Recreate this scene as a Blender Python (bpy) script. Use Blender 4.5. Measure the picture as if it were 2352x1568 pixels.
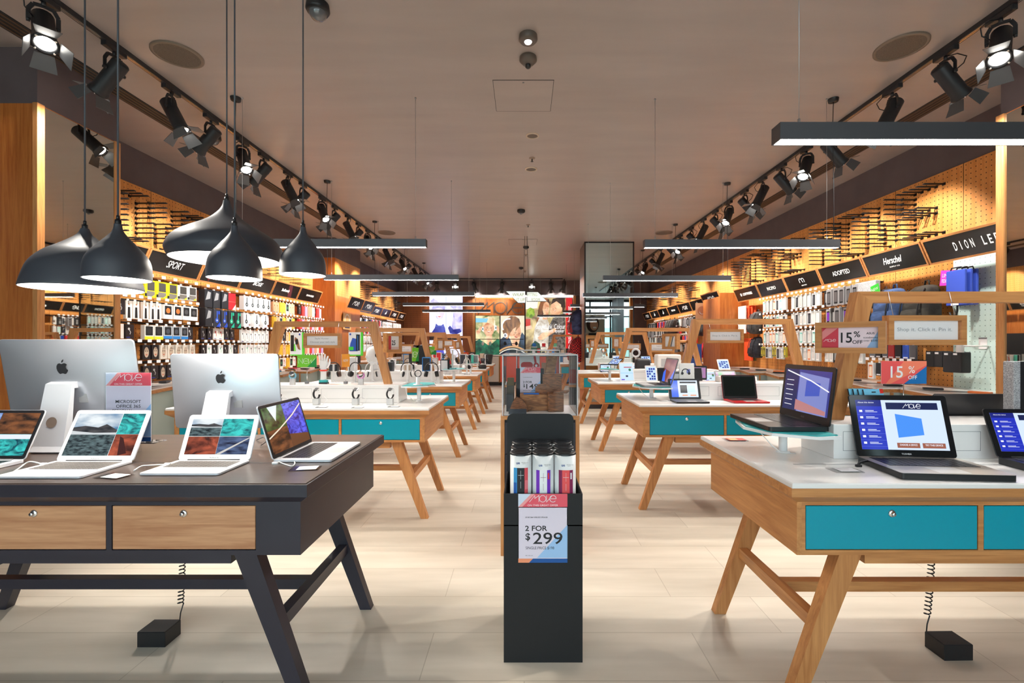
import bpy, bmesh, math, random
from mathutils import Matrix, Vector, Euler
random.seed(7)
PI = math.pi
R = math.radians
for o in list(bpy.data.objects): bpy.data.objects.remove(o)
SC = bpy.context.scene
COL = SC.collection

# ---------------------------------------------------------------- camera, world, exposure
F = 1060.0; VX = 1204.0; VY = 790.0; CH = 1.40
cd = bpy.data.cameras.new('camera'); cam = bpy.data.objects.new('camera', cd); COL.objects.link(cam)
cam.location = (0, 0, CH); cam.rotation_euler = (R(90), 0, 0)
cd.sensor_width = 36; cd.lens = 36*F/2352; cd.shift_x = -(VX-1176)/2352; cd.shift_y = (VY-784)/2352
cd.clip_start = 0.05; cd.clip_end = 200
SC.camera = cam
SC.view_settings.view_transform = 'Standard'; SC.view_settings.look = 'None'
SC.view_settings.gamma = 1; SC.view_settings.exposure = 0.66; SC.view_settings.use_curve_mapping = False
w = bpy.data.worlds.new('world'); SC.world = w; w.use_nodes = True
bg = w.node_tree.nodes['Background']; bg.inputs[0].default_value = (0.80, 0.93, 1.0, 1); bg.inputs[1].default_value = 2.6
HC = 2.22 + CH   # ceiling height
SPOT_W = 118; SPOT_AISLE = 150; BAR_E = 22.0

def at(px, py, Y):            # a point of the place seen at that pixel, at distance Y
    return Vector(((px-VX)*Y/F, Y, CH-(py-VY)*Y/F))
def onz(px, py, z):           # the point of a horizontal surface of height z
    Y = (CH-z)*F/(py-VY); return Vector(((px-VX)*Y/F, Y, z))

# ---------------------------------------------------------------- materials
MATS = {}
def pr(name, col, rough=.5, metal=0, emis=None, es=1.0, trans=0, ior=1.45, spec=.5, coat=0, alpha=1):
    if name in MATS: return MATS[name]
    m = bpy.data.materials.new(name); m.use_nodes = True
    b = m.node_tree.nodes['Principled BSDF']
    b.inputs['Base Color'].default_value = (*col, 1); b.inputs['Roughness'].default_value = rough
    b.inputs['Metallic'].default_value = metal; b.inputs['IOR'].default_value = ior
    b.inputs['Specular IOR Level'].default_value = spec
    b.inputs['Transmission Weight'].default_value = trans; b.inputs['Coat Weight'].default_value = coat
    if emis is not None:
        b.inputs['Emission Color'].default_value = (*emis, 1); b.inputs['Emission Strength'].default_value = es
    MATS[name] = m; return m
def s2l(c): return tuple(((x/255)/12.92 if x/255 <= .04045 else ((x/255+.055)/1.055)**2.4) for x in c)
def flat(r, g, b, rough=.5):
    n = 'paint_%d_%d_%d' % (r, g, b)
    return pr(n, s2l((r, g, b)), rough)
def glow(r, g, b, s=1.0):     # a lit screen or light-box colour
    n = 'lit_%d_%d_%d_%d' % (r, g, b, int(s*100))
    return pr(n, (.01, .01, .012), .12, emis=s2l((r, g, b)), es=s*.74)
def nodes(m):
    nt = m.node_tree; return nt, nt.nodes, nt.links, nt.nodes['Principled BSDF']
def noise_mat(name, c1, c2, scale=(1, 1, 1), ns=5, detail=4, rough=.5, lo=.35, hi=.65, bump=0, metal=0, emis=0, dist=0, coat=0):
    if name in MATS: return MATS[name]
    m = pr(name, c1, rough, metal, coat=coat); nt, N, L, b = nodes(m)
    tc = N.new('ShaderNodeTexCoord'); mp = N.new('ShaderNodeMapping'); mp.inputs['Scale'].default_value = scale
    nz = N.new('ShaderNodeTexNoise'); nz.inputs['Scale'].default_value = ns; nz.inputs['Detail'].default_value = detail
    nz.inputs['Distortion'].default_value = dist
    cr = N.new('ShaderNodeValToRGB'); cr.color_ramp.elements[0].position = lo; cr.color_ramp.elements[1].position = hi
    cr.color_ramp.elements[0].color = (*c1, 1); cr.color_ramp.elements[1].color = (*c2, 1)
    L.new(tc.outputs['Object'], mp.inputs[0]); L.new(mp.outputs[0], nz.inputs['Vector'])
    L.new(nz.outputs['Fac'], cr.inputs[0]); L.new(cr.outputs[0], b.inputs['Base Color'])
    if bump:
        bp = N.new('ShaderNodeBump'); bp.inputs['Strength'].default_value = bump; bp.inputs['Distance'].default_value = .01
        L.new(nz.outputs['Fac'], bp.inputs['Height']); L.new(bp.outputs[0], b.inputs['Normal'])
    if emis:
        L.new(cr.outputs[0], b.inputs['Emission Color']); b.inputs['Emission Strength'].default_value = emis*.74
        b.inputs['Base Color'].default_value = (.01, .01, .01, 1)
        for l in list(b.inputs['Base Color'].links): L.remove(l)
    return m
def wood(name, c1, c2, axis, rough=.42):
    sc = {'x': (1.2, 18, 18), 'y': (18, 1.2, 18), 'z': (18, 18, 1.2)}[axis]
    if name in MATS: return MATS[name]
    m = pr(name, c1, rough); nt, N, L, b = nodes(m)
    tc = N.new('ShaderNodeTexCoord'); mp = N.new('ShaderNodeMapping'); mp.inputs['Scale'].default_value = sc
    nz = N.new('ShaderNodeTexNoise'); nz.inputs['Scale'].default_value = 1.6; nz.inputs['Detail'].default_value = 6; nz.inputs['Distortion'].default_value = 1.2
    nf = N.new('ShaderNodeTexNoise'); nf.inputs['Scale'].default_value = 9; nf.inputs['Detail'].default_value = 3
    mx = N.new('ShaderNodeMath'); mx.operation = 'MULTIPLY_ADD'; mx.inputs[1].default_value = .35
    cr = N.new('ShaderNodeValToRGB'); cr.color_ramp.elements[0].position = .42; cr.color_ramp.elements[1].position = .86
    cr.color_ramp.elements[0].color = (*c1, 1); cr.color_ramp.elements[1].color = (*c2, 1)
    L.new(tc.outputs['Object'], mp.inputs[0]); L.new(mp.outputs[0], nz.inputs['Vector']); L.new(mp.outputs[0], nf.inputs['Vector'])
    L.new(nf.outputs['Fac'], mx.inputs[0]); L.new(nz.outputs['Fac'], mx.inputs[2]); L.new(mx.outputs[0], cr.inputs[0])
    L.new(cr.outputs[0], b.inputs['Base Color'])
    return m
def pegmat(name, c1, c2, pitch=.05, hole=.0055, grain=True, ax='YZ', holecol=(.03, .018, .01)):
    if name in MATS: return MATS[name]
    m = pr(name, c1, .5); nt, N, L, b = nodes(m)
    tc = N.new('ShaderNodeTexCoord'); sp = N.new('ShaderNodeSeparateXYZ'); L.new(tc.outputs['Object'], sp.inputs[0])
    def mth(op, a, bv=None, c=None):
        n = N.new('ShaderNodeMath'); n.operation = op
        for i, v in enumerate((a, bv, c)):
            if v is None: continue
            if isinstance(v, (int, float)): n.inputs[i].default_value = v
            else: L.new(v, n.inputs[i])
        return n.outputs[0]
    ds = []
    for a in ax:
        f = mth('FRACT', mth('DIVIDE', sp.outputs[a], pitch))
        d = mth('SUBTRACT', f, .5); ds.append(mth('MULTIPLY', d, d))
    r2 = mth('ADD', ds[0], ds[1]); isin = mth('LESS_THAN', r2, (hole/pitch)**2)
    mp = N.new('ShaderNodeMapping'); mp.inputs['Scale'].default_value = (14, 14, .9)
    nz = N.new('ShaderNodeTexNoise'); nz.inputs['Scale'].default_value = 1.5; nz.inputs['Detail'].default_value = 5; nz.inputs['Distortion'].default_value = .8
    cr = N.new('ShaderNodeValToRGB'); cr.color_ramp.elements[0].position = .3; cr.color_ramp.elements[1].position = .7
    cr.color_ramp.elements[0].color = (*c1, 1); cr.color_ramp.elements[1].color = (*c2, 1)
    L.new(tc.outputs['Object'], mp.inputs[0]); L.new(mp.outputs[0], nz.inputs['Vector']); L.new(nz.outputs['Fac'], cr.inputs[0])
    mix = N.new('ShaderNodeMix'); mix.data_type = 'RGBA'
    L.new(isin, mix.inputs[0]); L.new(cr.outputs[0], mix.inputs[6]); mix.inputs[7].default_value = (*holecol, 1)
    L.new(mix.outputs[2], b.inputs['Base Color']); return m

OAK1, OAK2 = s2l((166, 106, 58)), s2l((204, 144, 88))
WX = wood('oak_x', OAK1, OAK2, 'x'); WY = wood('oak_y', OAK1, OAK2, 'y'); WZ = wood('oak_z', OAK1, OAK2, 'z')
DWX = wood('drawer_oak', s2l((166, 110, 74)), s2l((202, 150, 110)), 'x', .5)
WWALL = wood('wall_veneer', s2l((162, 84, 32)), s2l((196, 118, 54)), 'z', .45)
WHITE = pr('white_laminate', s2l((240, 238, 236)), .22)
WHITEM = pr('white_plastic', s2l((238, 238, 238)), .35)
TEAL = pr('teal_lacquer', s2l((0, 150, 172)), .3)
TEALM = pr('teal_mat', s2l((52, 170, 172)), .5)
NAVY = noise_mat('charcoal_paint', s2l((44, 40, 50)), s2l((49, 45, 55)), ns=3, rough=.38)
NAVYTOP = noise_mat('charcoal_top', s2l((62, 52, 48)), s2l((74, 62, 56)), (1, 9, 1), ns=3, rough=.28)
BLACK = pr('black_plastic', (.012, .012, .014), .38)
BLACKM = pr('black_matt', (.02, .02, .023), .6)
DKMETAL = pr('black_metal', (.022, .022, .025), .42, spec=.5)
CHROME = pr('chrome', (.8, .8, .82), .12, 1)
ALU = pr('aluminium', s2l((205, 208, 216)), .34, .75)
ALUL = pr('light_aluminium', s2l((222, 224, 230)), .38, .35)
MIRROR = pr('mirror', (.62, .62, .58), .015, 1)
def clear(name, tint, ior=1.45, spec=1.0):
    m = bpy.data.materials.new(name); m.use_nodes = True; nt = m.node_tree; N, L = nt.nodes, nt.links
    for n in list(N): N.remove(n)
    out = N.new('ShaderNodeOutputMaterial'); tr = N.new('ShaderNodeBsdfTransparent'); tr.inputs[0].default_value = (*tint, 1)
    gl = N.new('ShaderNodeBsdfGlossy'); gl.inputs[0].default_value = (spec, spec, spec, 1); gl.inputs[1].default_value = .02
    fr = N.new('ShaderNodeFresnel'); fr.inputs[0].default_value = ior; mx = N.new('ShaderNodeMixShader')
    L.new(fr.outputs[0], mx.inputs[0]); L.new(tr.outputs[0], mx.inputs[1]); L.new(gl.outputs[0], mx.inputs[2]); L.new(mx.outputs[0], out.inputs[0]); return m
ACRYL = clear('clear_acrylic', (.95, .96, .97), 1.2, .8)
CORDW = pr('white_cord', s2l((235, 235, 235)), .4)
SHADE = pr('shade_charcoal', s2l((60, 62, 70)), .5)
SHADEIN = pr('shade_white_lit', (.95, .93, .9), .5, emis=(1, .95, .86), es=3.0)  # white inside given its own glow to look lit by the bulb
LENS = pr('lamp_lens', (1, 1, 1), .3, emis=(1, .96, .88), es=14)
DIFF = pr('diffuser', (1, 1, 1), .4, emis=(1, .98, .95), es=BAR_E)
PAPER = pr('paper', s2l((240, 238, 240)), .6)
GREYP = pr('grey_plastic', s2l((120, 122, 126)), .4)
INK = pr('ink', (.015, .015, .018), .5)
BOARD = pr('header_black', s2l((28, 25, 24)), .18)
LETTER = pr('letter_white', s2l((245, 244, 240)), .4, emis=(1, 1, 1), es=.25)

# ---------------------------------------------------------------- mesh builder
_txt = {}
def text_geo(s, bold=0, shear=0):
    k = (s, bold, shear)
    if k in _txt: return _txt[k]
    c = bpy.data.curves.new('t', 'FONT'); c.body = s; c.size = 1; c.offset = bold; c.shear = shear; c.resolution_u = 3
    c.align_x = 'CENTER'; c.align_y = 'CENTER'; c.fill_mode = 'FRONT'
    o = bpy.data.objects.new('t', c); me = bpy.data.meshes.new_from_object(o)
    vs = [v.co.copy() for v in me.vertices]; fs = [tuple(p.vertices) for p in me.polygons]
    if vs:
        x0 = min(v.x for v in vs); x1 = max(v.x for v in vs); y0 = min(v.y for v in vs); y1 = max(v.y for v in vs)
    else: x0 = x1 = y0 = y1 = 0
    bpy.data.meshes.remove(me); bpy.data.objects.remove(o); bpy.data.curves.remove(c)
    _txt[k] = (vs, fs, x0, x1, y0, y1); return _txt[k]
I4 = Matrix.Identity(4)
def T(x, y, z): return Matrix.Translation((x, y, z))
def RX(a): return Matrix.Rotation(a, 4, 'X')
def RY(a): return Matrix.Rotation(a, 4, 'Y')
def RZ(a): return Matrix.Rotation(a, 4, 'Z')
FRONT = RX(PI/2)      # local xy drawing plane stood upright, facing -Y
class MB:
    def __init__(s): s.v = []; s.f = []; s.mi = []; s.sm = []; s.mats = []; s.c = 0; s.M = I4.copy()
    def m(s, mat):
        if mat not in s.mats: s.mats.append(mat)
        s.c = s.mats.index(mat); return s
    def at(s, M): s.M = M; return s
    def add(s, vs, fs, smooth=False):
        n = len(s.v); s.v += [tuple(s.M @ Vector(v)) for v in vs]
        for f in fs: s.f.append(tuple(i+n for i in f)); s.mi.append(s.c); s.sm.append(smooth)
        return s
    def box(s, x0, x1, y0, y1, z0, z1):
        vs = [(x0, y0, z0), (x1, y0, z0), (x1, y1, z0), (x0, y1, z0), (x0, y0, z1), (x1, y0, z1), (x1, y1, z1), (x0, y1, z1)]
        return s.add(vs, [(3, 2, 1, 0), (4, 5, 6, 7), (0, 1, 5, 4), (1, 2, 6, 5), (2, 3, 7, 6), (3, 0, 4, 7)])
    def rbox(s, x0, x1, y0, y1, z0, z1, b=.004, seg=2):
        bm = bmesh.new(); bmesh.ops.create_cube(bm, size=1)
        for v in bm.verts:
            v.co = Vector(((x0+x1)/2+v.co.x*(x1-x0), (y0+y1)/2+v.co.y*(y1-y0), (z0+z1)/2+v.co.z*(z1-z0)))
        bmesh.ops.bevel(bm, geom=list(bm.edges), offset=b, segments=seg, affect='EDGES', profile=.5)
        bm.verts.index_update(); vs = [v.co.copy() for v in bm.verts]; fs = [tuple(v.index for v in f.verts) for f in bm.faces]
        bm.free(); return s.add(vs, fs)
    def hexa(s, b4, t4):     # eight corners: bottom loop, top loop
        return s.add(list(b4)+list(t4), [(3, 2, 1, 0), (4, 5, 6, 7), (0, 1, 5, 4), (1, 2, 6, 5), (2, 3, 7, 6), (3, 0, 4, 7)])
    def prism(s, poly, z0, z1, inset=0, smooth=False):
        n = len(poly); vs = [(x, y, z0) for x, y in poly]+[(x, y, z1) for x, y in poly]
        fs = [tuple(range(n-1, -1, -1)), tuple(range(n, 2*n))]
        s.add(vs, fs); k = len(s.v)-2*n
        for i in range(n): s.f.append((k+i, k+(i+1) % n, k+n+(i+1) % n, k+n+i)); s.mi.append(s.c); s.sm.append(smooth)
        return s
    def loft(s, loops, smooth=True, cap=True, closed=True):
        n = len(loops[0]); vs = [p for l in loops for p in l]; fs = []
        for a in range(len(loops)-1):
            for i in range(n if closed else n-1):
                j = (i+1) % n; fs.append((a*n+i, a*n+j, (a+1)*n+j, (a+1)*n+i))
        s.add(vs, fs, smooth)
        if cap:
            k = len(s.v)-len(vs)
            for l in (range(n-1, -1, -1), range((len(loops)-1)*n, len(loops)*n)):
                s.f.append(tuple(k+i for i in l)); s.mi.append(s.c); s.sm.append(False)
        return s
    def lathe(s, prof, n=24, cap=False, smooth=True):
        return s.loft([[(r*math.cos(2*PI*i/n), r*math.sin(2*PI*i/n), z) for i in range(n)] for r, z in prof], smooth, cap)
    def cyl(s, p0, p1, r0, r1=None, n=12, cap=True, smooth=True):
        r1 = r0 if r1 is None else r1; p0 = Vector(p0); p1 = Vector(p1); d = (p1-p0)
        if d.length < 1e-7: return s
        d.normalize(); a = d.orthogonal().normalized(); b = d.cross(a)
        L = [[p+a*(r*math.cos(2*PI*i/n))+b*(r*math.sin(2*PI*i/n)) for i in range(n)] for p, r in ((p0, r0), (p1, r1))]
        return s.loft(L, smooth, cap)
    def tube(s, pts, r, n=6, cap=True):
        pts = [Vector(p) for p in pts]; loops = []; a = None
        for i, p in enumerate(pts):
            d = (pts[min(i+1, len(pts)-1)]-pts[max(i-1, 0)])
            if d.length < 1e-9: d = Vector((0, 0, 1))
            d.normalize()
            if a is None: a = d.orthogonal().normalized()
            else:
                a = a-d*a.dot(d)
                a = a.normalized() if a.length > 1e-6 else d.orthogonal().normalized()
            b = d.cross(a); rr = r[i] if isinstance(r, (list, tuple)) else r
            loops.append([p+a*(rr*math.cos(2*PI*k/n))+b*(rr*math.sin(2*PI*k/n)) for k in range(n)])
        return s.loft(loops, True, cap)
    def bar(s, p0, p1, w, h, w1=None, h1=None, up=(0, 0, 1)):
        p0 = Vector(p0); p1 = Vector(p1); d = (p1-p0).normalized(); u = Vector(up)
        sd = d.cross(u).normalized(); u = sd.cross(d).normalized(); w1 = w if w1 is None else w1; h1 = h if h1 is None else h1
        q = lambda p, a, b: [p-sd*a/2-u*b/2, p+sd*a/2-u*b/2, p+sd*a/2+u*b/2, p-sd*a/2+u*b/2]
        return s.loft([q(p0, w, h), q(p1, w1, h1)], False, True)
    def ell(s, c, r, n=12, k=8):
        c = Vector(c); L = []
        for i in range(1, k):
            a = -PI/2+PI*i/k
            L.append([(c.x+r[0]*math.cos(a)*math.cos(2*PI*j/n), c.y+r[1]*math.cos(a)*math.sin(2*PI*j/n), c.z+r[2]*math.sin(a)) for j in range(n)])
        return s.loft(L, True, True)
    def poly(s, pts, z=0): return s.add([(x, y, z) for x, y in pts], [tuple(range(len(pts)))])
    def rect(s, x0, y0, x1, y1, z=0): return s.poly([(x0, y0), (x1, y0), (x1, y1), (x0, y1)], z)
    def disc(s, cx, cy, r, z=0, n=20, ry=None, a0=0, a1=2*PI):
        ry = r if ry is None else ry
        return s.poly([(cx+r*math.cos(a0+(a1-a0)*i/n), cy+ry*math.sin(a0+(a1-a0)*i/n)) for i in range(n)], z)
    def line(s, pts, w, z=0, closed=False):
        pts = [Vector((p[0], p[1])) for p in pts]; n = len(pts); Lp = []; Rp = []
        for i, p in enumerate(pts):
            a = pts[i-1] if (i > 0 or closed) else p; b = pts[(i+1) % n] if (i < n-1 or closed) else p
            d1 = (p-a); d2 = (b-p)
            if d1.length < 1e-9: d1 = d2
            if d2.length < 1e-9: d2 = d1
            d1.normalize(); d2.normalize(); t = (d1+d2)
            if t.length < 1e-3: t = d1.copy()
            t.normalize(); nn = Vector((-t.y, t.x)); k = max(.45, abs(nn.dot(Vector((-d1.y, d1.x)))))
            Lp.append(p+nn*w/2/k); Rp.append(p-nn*w/2/k)
        vs = [(p.x, p.y, z) for p in Lp]+[(p.x, p.y, z) for p in Rp]
        fs = [(n+i, n+(i+1) % n, (i+1) % n, i) for i in range(n if closed else n-1)]
        return s.add(vs, fs)
    def arc(s, cx, cy, r, a0, a1, w, z=0, n=24, ry=None):
        ry = r if ry is None else ry
        return s.line([(cx+r*math.cos(a0+(a1-a0)*i/n), cy+ry*math.sin(a0+(a1-a0)*i/n)) for i in range(n+1)], w, z)
    def text(s, st, cx, cy, h, z=0, bold=0, shear=0, width=None, align='c'):
        vs, fs, x0, x1, y0, y1 = text_geo(st, bold, shear)
        if not vs: return s
        ref = text_geo('H', bold, 0); k = h/(ref[5]-ref[4]); kx = k
        if width: kx = width/(x1-x0)
        ox = {'c': -(x0+x1)/2, 'l': -x0, 'r': -x1}[align]; oy = -(ref[4]+ref[5])/2
        return s.add([(cx+(v.x+ox)*kx, cy+(v.y+oy)*k, z) for v in vs], fs)
    def move(s, cx, cy, h, w, z=0):   # thin line wordmark drawn from strokes, h = letter height
        k = h; ox = cx-2.05*k; oy = cy-.5*k; q = lambda L: [(ox+a*k, oy+b*k) for a, b in L]
        s.line(q([(0, 0), (.83, 1), (.83, .55), (1.45, 1), (1.45, 0)]), w, z)
        s.arc(ox+2.03*k, oy+.5*k, .5*k, 0, 2*PI, w, z)
        s.line(q([(2.62, 1), (2.62, 0), (3.5, 1.0)]), w, z)
        s.arc(ox+3.6*k, oy+.5*k, .5*k, 0, R(318), w, z)
        s.line(q([(3.1, .5), (4.1, .5)]), w, z); return s
    def build(s, name, parent=None, mat=None):
        me = bpy.data.meshes.new(name)
        if not s.mats: s.mats = [mat or WHITEM]; s.mi = [0]*len(s.f)
        me.from_pydata(s.v, [], s.f)
        for m in s.mats: me.materials.append(m)
        me.polygons.foreach_set('material_index', s.mi); me.polygons.foreach_set('use_smooth', s.sm)
        me.update()
        o = bpy.data.objects.new(name, me); COL.objects.link(o)
        if parent is not None: o.parent = parent
        return o
def mb(mat=None):
    b = MB()
    if mat: b.m(mat)
    return b
def tag(o, label, cat, group=None, kind=None):
    o['label'] = label; o['category'] = cat
    if group: o['group'] = group
    if kind: o['kind'] = kind
    return o
def thing(name, loc, rz, label, cat, group=None):
    o = bpy.data.objects.new(name, None); COL.objects.link(o); o.empty_display_size = .05
    o.location = loc; o.rotation_euler = (0, 0, rz); return tag(o, label, cat, group)
def struct(name, b, label=None):
    o = b.build(name); o['kind'] = 'structure'
    if label: o['label'] = label
    return o
def dup(root, loc, rz=None, label=None, group=None, scale=None):
    def cp(o, par):
        c = o.copy(); COL.objects.link(c); c.parent = par
        for ch in list(KIDS.get(o.name, [])): cp(ch, c)
        return c
    KIDS = {}
    for o in bpy.data.objects:
        if o.parent: KIDS.setdefault(o.parent.name, []).append(o)
    r = cp(root, None); r.location = loc
    if rz is not None: r.rotation_euler = (0, 0, rz)
    if label: r['label'] = label
    if group: r['group'] = group
    if scale: r.scale = scale
    return r
def flatdup(o, loc, rz, label, group=None, scale=None):   # copy of a thing that is one mesh
    c = o.copy(); COL.objects.link(c); c.location = loc; c.rotation_euler = (0, 0, rz); c['label'] = label
    if group: c['group'] = group
    if scale: c.scale = scale
    return c
def rr(w, h, r, n=5, cx=0, cy=0):
    pts = []
    for (sx, sy, a) in ((1, 1, 0), (-1, 1, 90), (-1, -1, 180), (1, -1, 270)):
        for i in range(n+1):
            t = R(a+90*i/n); pts.append((cx+sx*(w/2-r)+r*math.cos(t), cy+sy*(h/2-r)+r*math.sin(t)))
    return pts
# ---------------------------------------------------------------- the shell
XL, XR, YB, YF = -4.42, 4.40, 16.5, -3.2
fm = noise_mat('floor_vinyl', s2l((198, 187, 170)), s2l((220, 209, 193)), (.45, 3.2, 1), ns=2.4, detail=8, rough=.42, lo=.3, hi=.7)
def floor_detail(m):
    nt, N, L, b = nodes(m)
    cr = [n for n in N if n.type == 'VALTORGB'][0]
    tc = [n for n in N if n.type == 'TEX_COORD'][0]
    mp = N.new('ShaderNodeMapping'); mp.inputs['Scale'].default_value = (1, 1, 1)
    br = N.new('ShaderNodeTexBrick'); br.inputs['Scale'].default_value = 1; br.offset = .35
    br.inputs['Brick Width'].default_value = 1.25; br.inputs['Row Height'].default_value = .32
    br.inputs['Mortar Size'].default_value = .0025; br.inputs['Mortar'].default_value = (.72, .70, .67, 1)
    br.inputs['Color1'].default_value = (.90, .90, .90, 1); br.inputs['Color2'].default_value = (1.0, 1.0, 1.0, 1)
    L.new(tc.outputs['Object'], mp.inputs[0]); L.new(mp.outputs[0], br.inputs['Vector'])
    mx = N.new('ShaderNodeMix'); mx.data_type = 'RGBA'; mx.blend_type = 'MULTIPLY'; mx.inputs[0].default_value = 1
    L.new(cr.outputs[0], mx.inputs[6]); L.new(br.outputs[0], mx.inputs[7]); L.new(mx.outputs[2], b.inputs['Base Color'])
floor_detail(fm)
struct('floor', mb(fm).box(XL-.3, XR+.3, YF, YB+.3, -.1, 0))
cm = noise_mat('ceiling_paint', s2l((156, 144, 139)), s2l((168, 155, 149)), (.4, 2.5, 1), ns=2, detail=3, rough=.38, lo=.2, hi=.8)
b = mb(cm).box(XL-.3, XR+.3, YF, YB+.3, HC, HC+.1)
struct('ceiling', b)
dark = noise_mat('soffit_paint', s2l((92, 80, 82)), s2l((98, 86, 88)), ns=4, rough=.55)
struct('wall_left', mb(dark).box(XL-.15, XL, YF, YB, 0, HC))
struct('wall_right', mb(dark).box(XR, XR+.15, YF, YB, 0, HC))
struct('wall_back', mb(dark).box(XL-.15, XR+.15, YB+.02, YB+.17, 0, HC))
struct('trim_1', mb(dark).box(XL, XR, 16.1, YB+.02, 3.12, HC))      # bulkhead above the back wall
PEG = pegmat('pegboard_oak', s2l((206, 132, 62)), s2l((226, 158, 88)))
struct('trim_2', mb(PEG).box(XL, XL+.02, 4.13, 9.6, .9, 3.2))
struct('trim_3', mb(PEG).box(XL, XL+.02, 11.1, YB, .9, 3.2))
struct('trim_4', mb(PEG).box(XR-.02, XR, 3.66, YB, .9, 3.2))
b = mb(pr('panel_seam', (.12, .06, .02), .6))
for k in range(14):
    for X, y in ((XL+.021, 4.6+k*.84), (XR-.021, 4.6+k*.84)):
        if not (X < 0 and 9.6 < y < 11.1): b.box(X-.0015, X+.0015, y-.002, y+.002, .9, 3.2)
struct('trim_5', b)
# shop front behind the camera: mullions, glass and a portrait banner hanging in it
fr = pr('shopfront_metal', (.05, .05, .055), .4)
b = mb(fr)
for x in (-4.35, -2.2, 2.2, 3.3, 4.33): b.box(x-.04, x+.04, YF, YF+.08, 0, HC)
b.box(XL, XR, YF, YF+.08, HC-.12, HC); b.box(XL, XR, YF, YF+.08, 2.75, 2.81)
struct('wall_front', b)
gl = clear('shop_glass', (.86, .96, .95))
struct('window_1', mb(gl).box(XL, -2.24, YF+.03, YF+.04, 0, 2.75)); struct('window_2', mb(gl).box(2.24, XR, YF+.03, YF+.04, 0, 2.75))
# mall outside the shop front
struct('trim_6', mb(noise_mat('mall_wall', s2l((190, 215, 212)), s2l((226, 238, 236)), (1, 1, 3), ns=2, rough=.5)).box(-3.5, 9, -14, -13.9, 0, 2.6))
struct('trim_7', mb(fm).box(-9, 9, -14, YF, -.1, -.001))

# veneered pillars along the side walls and the mirrored column
b = mb(WWALL).box(XL, -3.64, 3.45, 4.13, 0, 3.2).m(dark).box(XL, -3.64, 3.45, 4.13, 3.2, HC)
struct('wall_pillar_left', b)
struct('trim_8', mb(MIRROR).box(-3.64, -3.632, 3.49, 4.09, .02, 3.19))
struct('trim_9', mb(WZ).box(-3.66, -3.625, 3.435, 3.49, 0, 3.2).box(-3.66, -3.625, 4.09, 4.145, 0, 3.2))
b = mb(WWALL).box(3.76, XR, 2.6, 3.64, 0, 3.2).m(dark).box(3.76, XR, 2.6, 3.64, 3.2, HC)
struct('wall_pillar_right', b)
struct('trim_10', mb(MIRROR).box(3.752, 3.76, 2.65, 3.6, .02, 3.19))
struct('trim_11', mb(WZ).box(3.74, 3.78, 3.6, 3.66, 0, 3.2))
b = mb(WWALL).box(XL, -3.94, 9.6, 11.08, 0, 2.42)
b.box(XL, -3.94, 9.6, 9.7, 2.42, 3.2).m(PEG).box(XL, -3.94, 9.7, 11.08, 2.42, 3.2).m(dark).box(XL, -3.94, 9.6, 11.08, 3.2, HC)
struct('wall_pillar_left_far', b)
struct('wall_partition_right', mb(WWALL).box(3.82, XR, 9.0, 9.85, 0, 2.4))
struct('trim_12', mb(MIRROR).box(-4.31, -4.30, 15.6, 16.45, .1, 3.1))
# centre column
b = mb(WWALL).box(1.31, 2.38, 10.02, 10.85, 0, 2.9).m(pr('column_paint', s2l((120, 96, 82)), .5)).box(1.31, 2.38, 10.02, 10.85, 2.9, HC)
struct('wall_column', b)
mir2 = pr('tinted_mirror', (.60, .68, .68), .015, 1)
struct('trim_13', mb(mir2).box(1.335, 2.355, 10.005, 10.02, .1, HC-.03))
struct('trim_14', mb(BLACKM).box(1.305, 1.335, 10.0, 10.03, 0, HC).box(2.355, 2.385, 10.0, 10.03, 0, HC).box(1.31, 2.38, 10.0, 10.03, HC-.03, HC).box(1.31, 2.38, 9.99, 10.03, 0, .12))
b = mb(pr('skirting', (.03, .028, .03), .5)).box(XL, XL+.35, 4.15, 9.6, 0, .1).box(XR-.35, XR, 3.7, 9.0, 0, .1)
struct('baseboard_side', b)

# ---------------------------------------------------------------- ceiling rails
def rail(name, X, y0, y1, label):
    t = thing(name, (X, (y0+y1)/2, HC), 0, label, 'lighting track'); h = (y1-y0)/2
    mb(DKMETAL).box(-.02, .02, -h, h, -.035, 0).build('track_body', t)
    mb(CHROME).box(-.008, -.005, -h, h, -.0365, -.035).box(.005, .008, -h, h, -.0365, -.035).build('conductor', t)
    return t
rail('spotlight_track', -3.02, .8, 15.6, 'long black ceiling track carrying the spotlights on the left side')
rail('spotlight_track', 3.15, .8, 15.6, 'long black ceiling track carrying the spotlights on the right side')
slot = pr('slot_inner', s2l((84, 62, 46)), .5)
for X, y0, y1, side in ((-3.57, .8, 15.9, 'left'), (3.80, .8, 15.9, 'right')):
    t = thing('ceiling_air_slot', (X, (y0+y1)/2, HC), 0, 'triple grooved linear slot in the ceiling beside the %s wall' % side, 'air slot'); h = (y1-y0)/2
    b = mb(BLACKM).box(-.085, .085, -h, h, -.006, 0)
    b.m(slot)
    for q in (-.06, -.02, .02, .06): b.box(q-.008, q+.008, -h, h, -.010, -.006)
    b.build('slot_frame', t)
rail('spotlight_track', 0, 0, .1, 'short black lighting track across the ceiling before the back wall')
o = [o for o in bpy.data.objects if o.get('label', '').startswith('short black')][0]
o.location = (-1.0, 15.6, HC); o.rotation_euler = (0, 0, PI/2)
for c in o.children: c.scale = (1, 46, 1)

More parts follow.
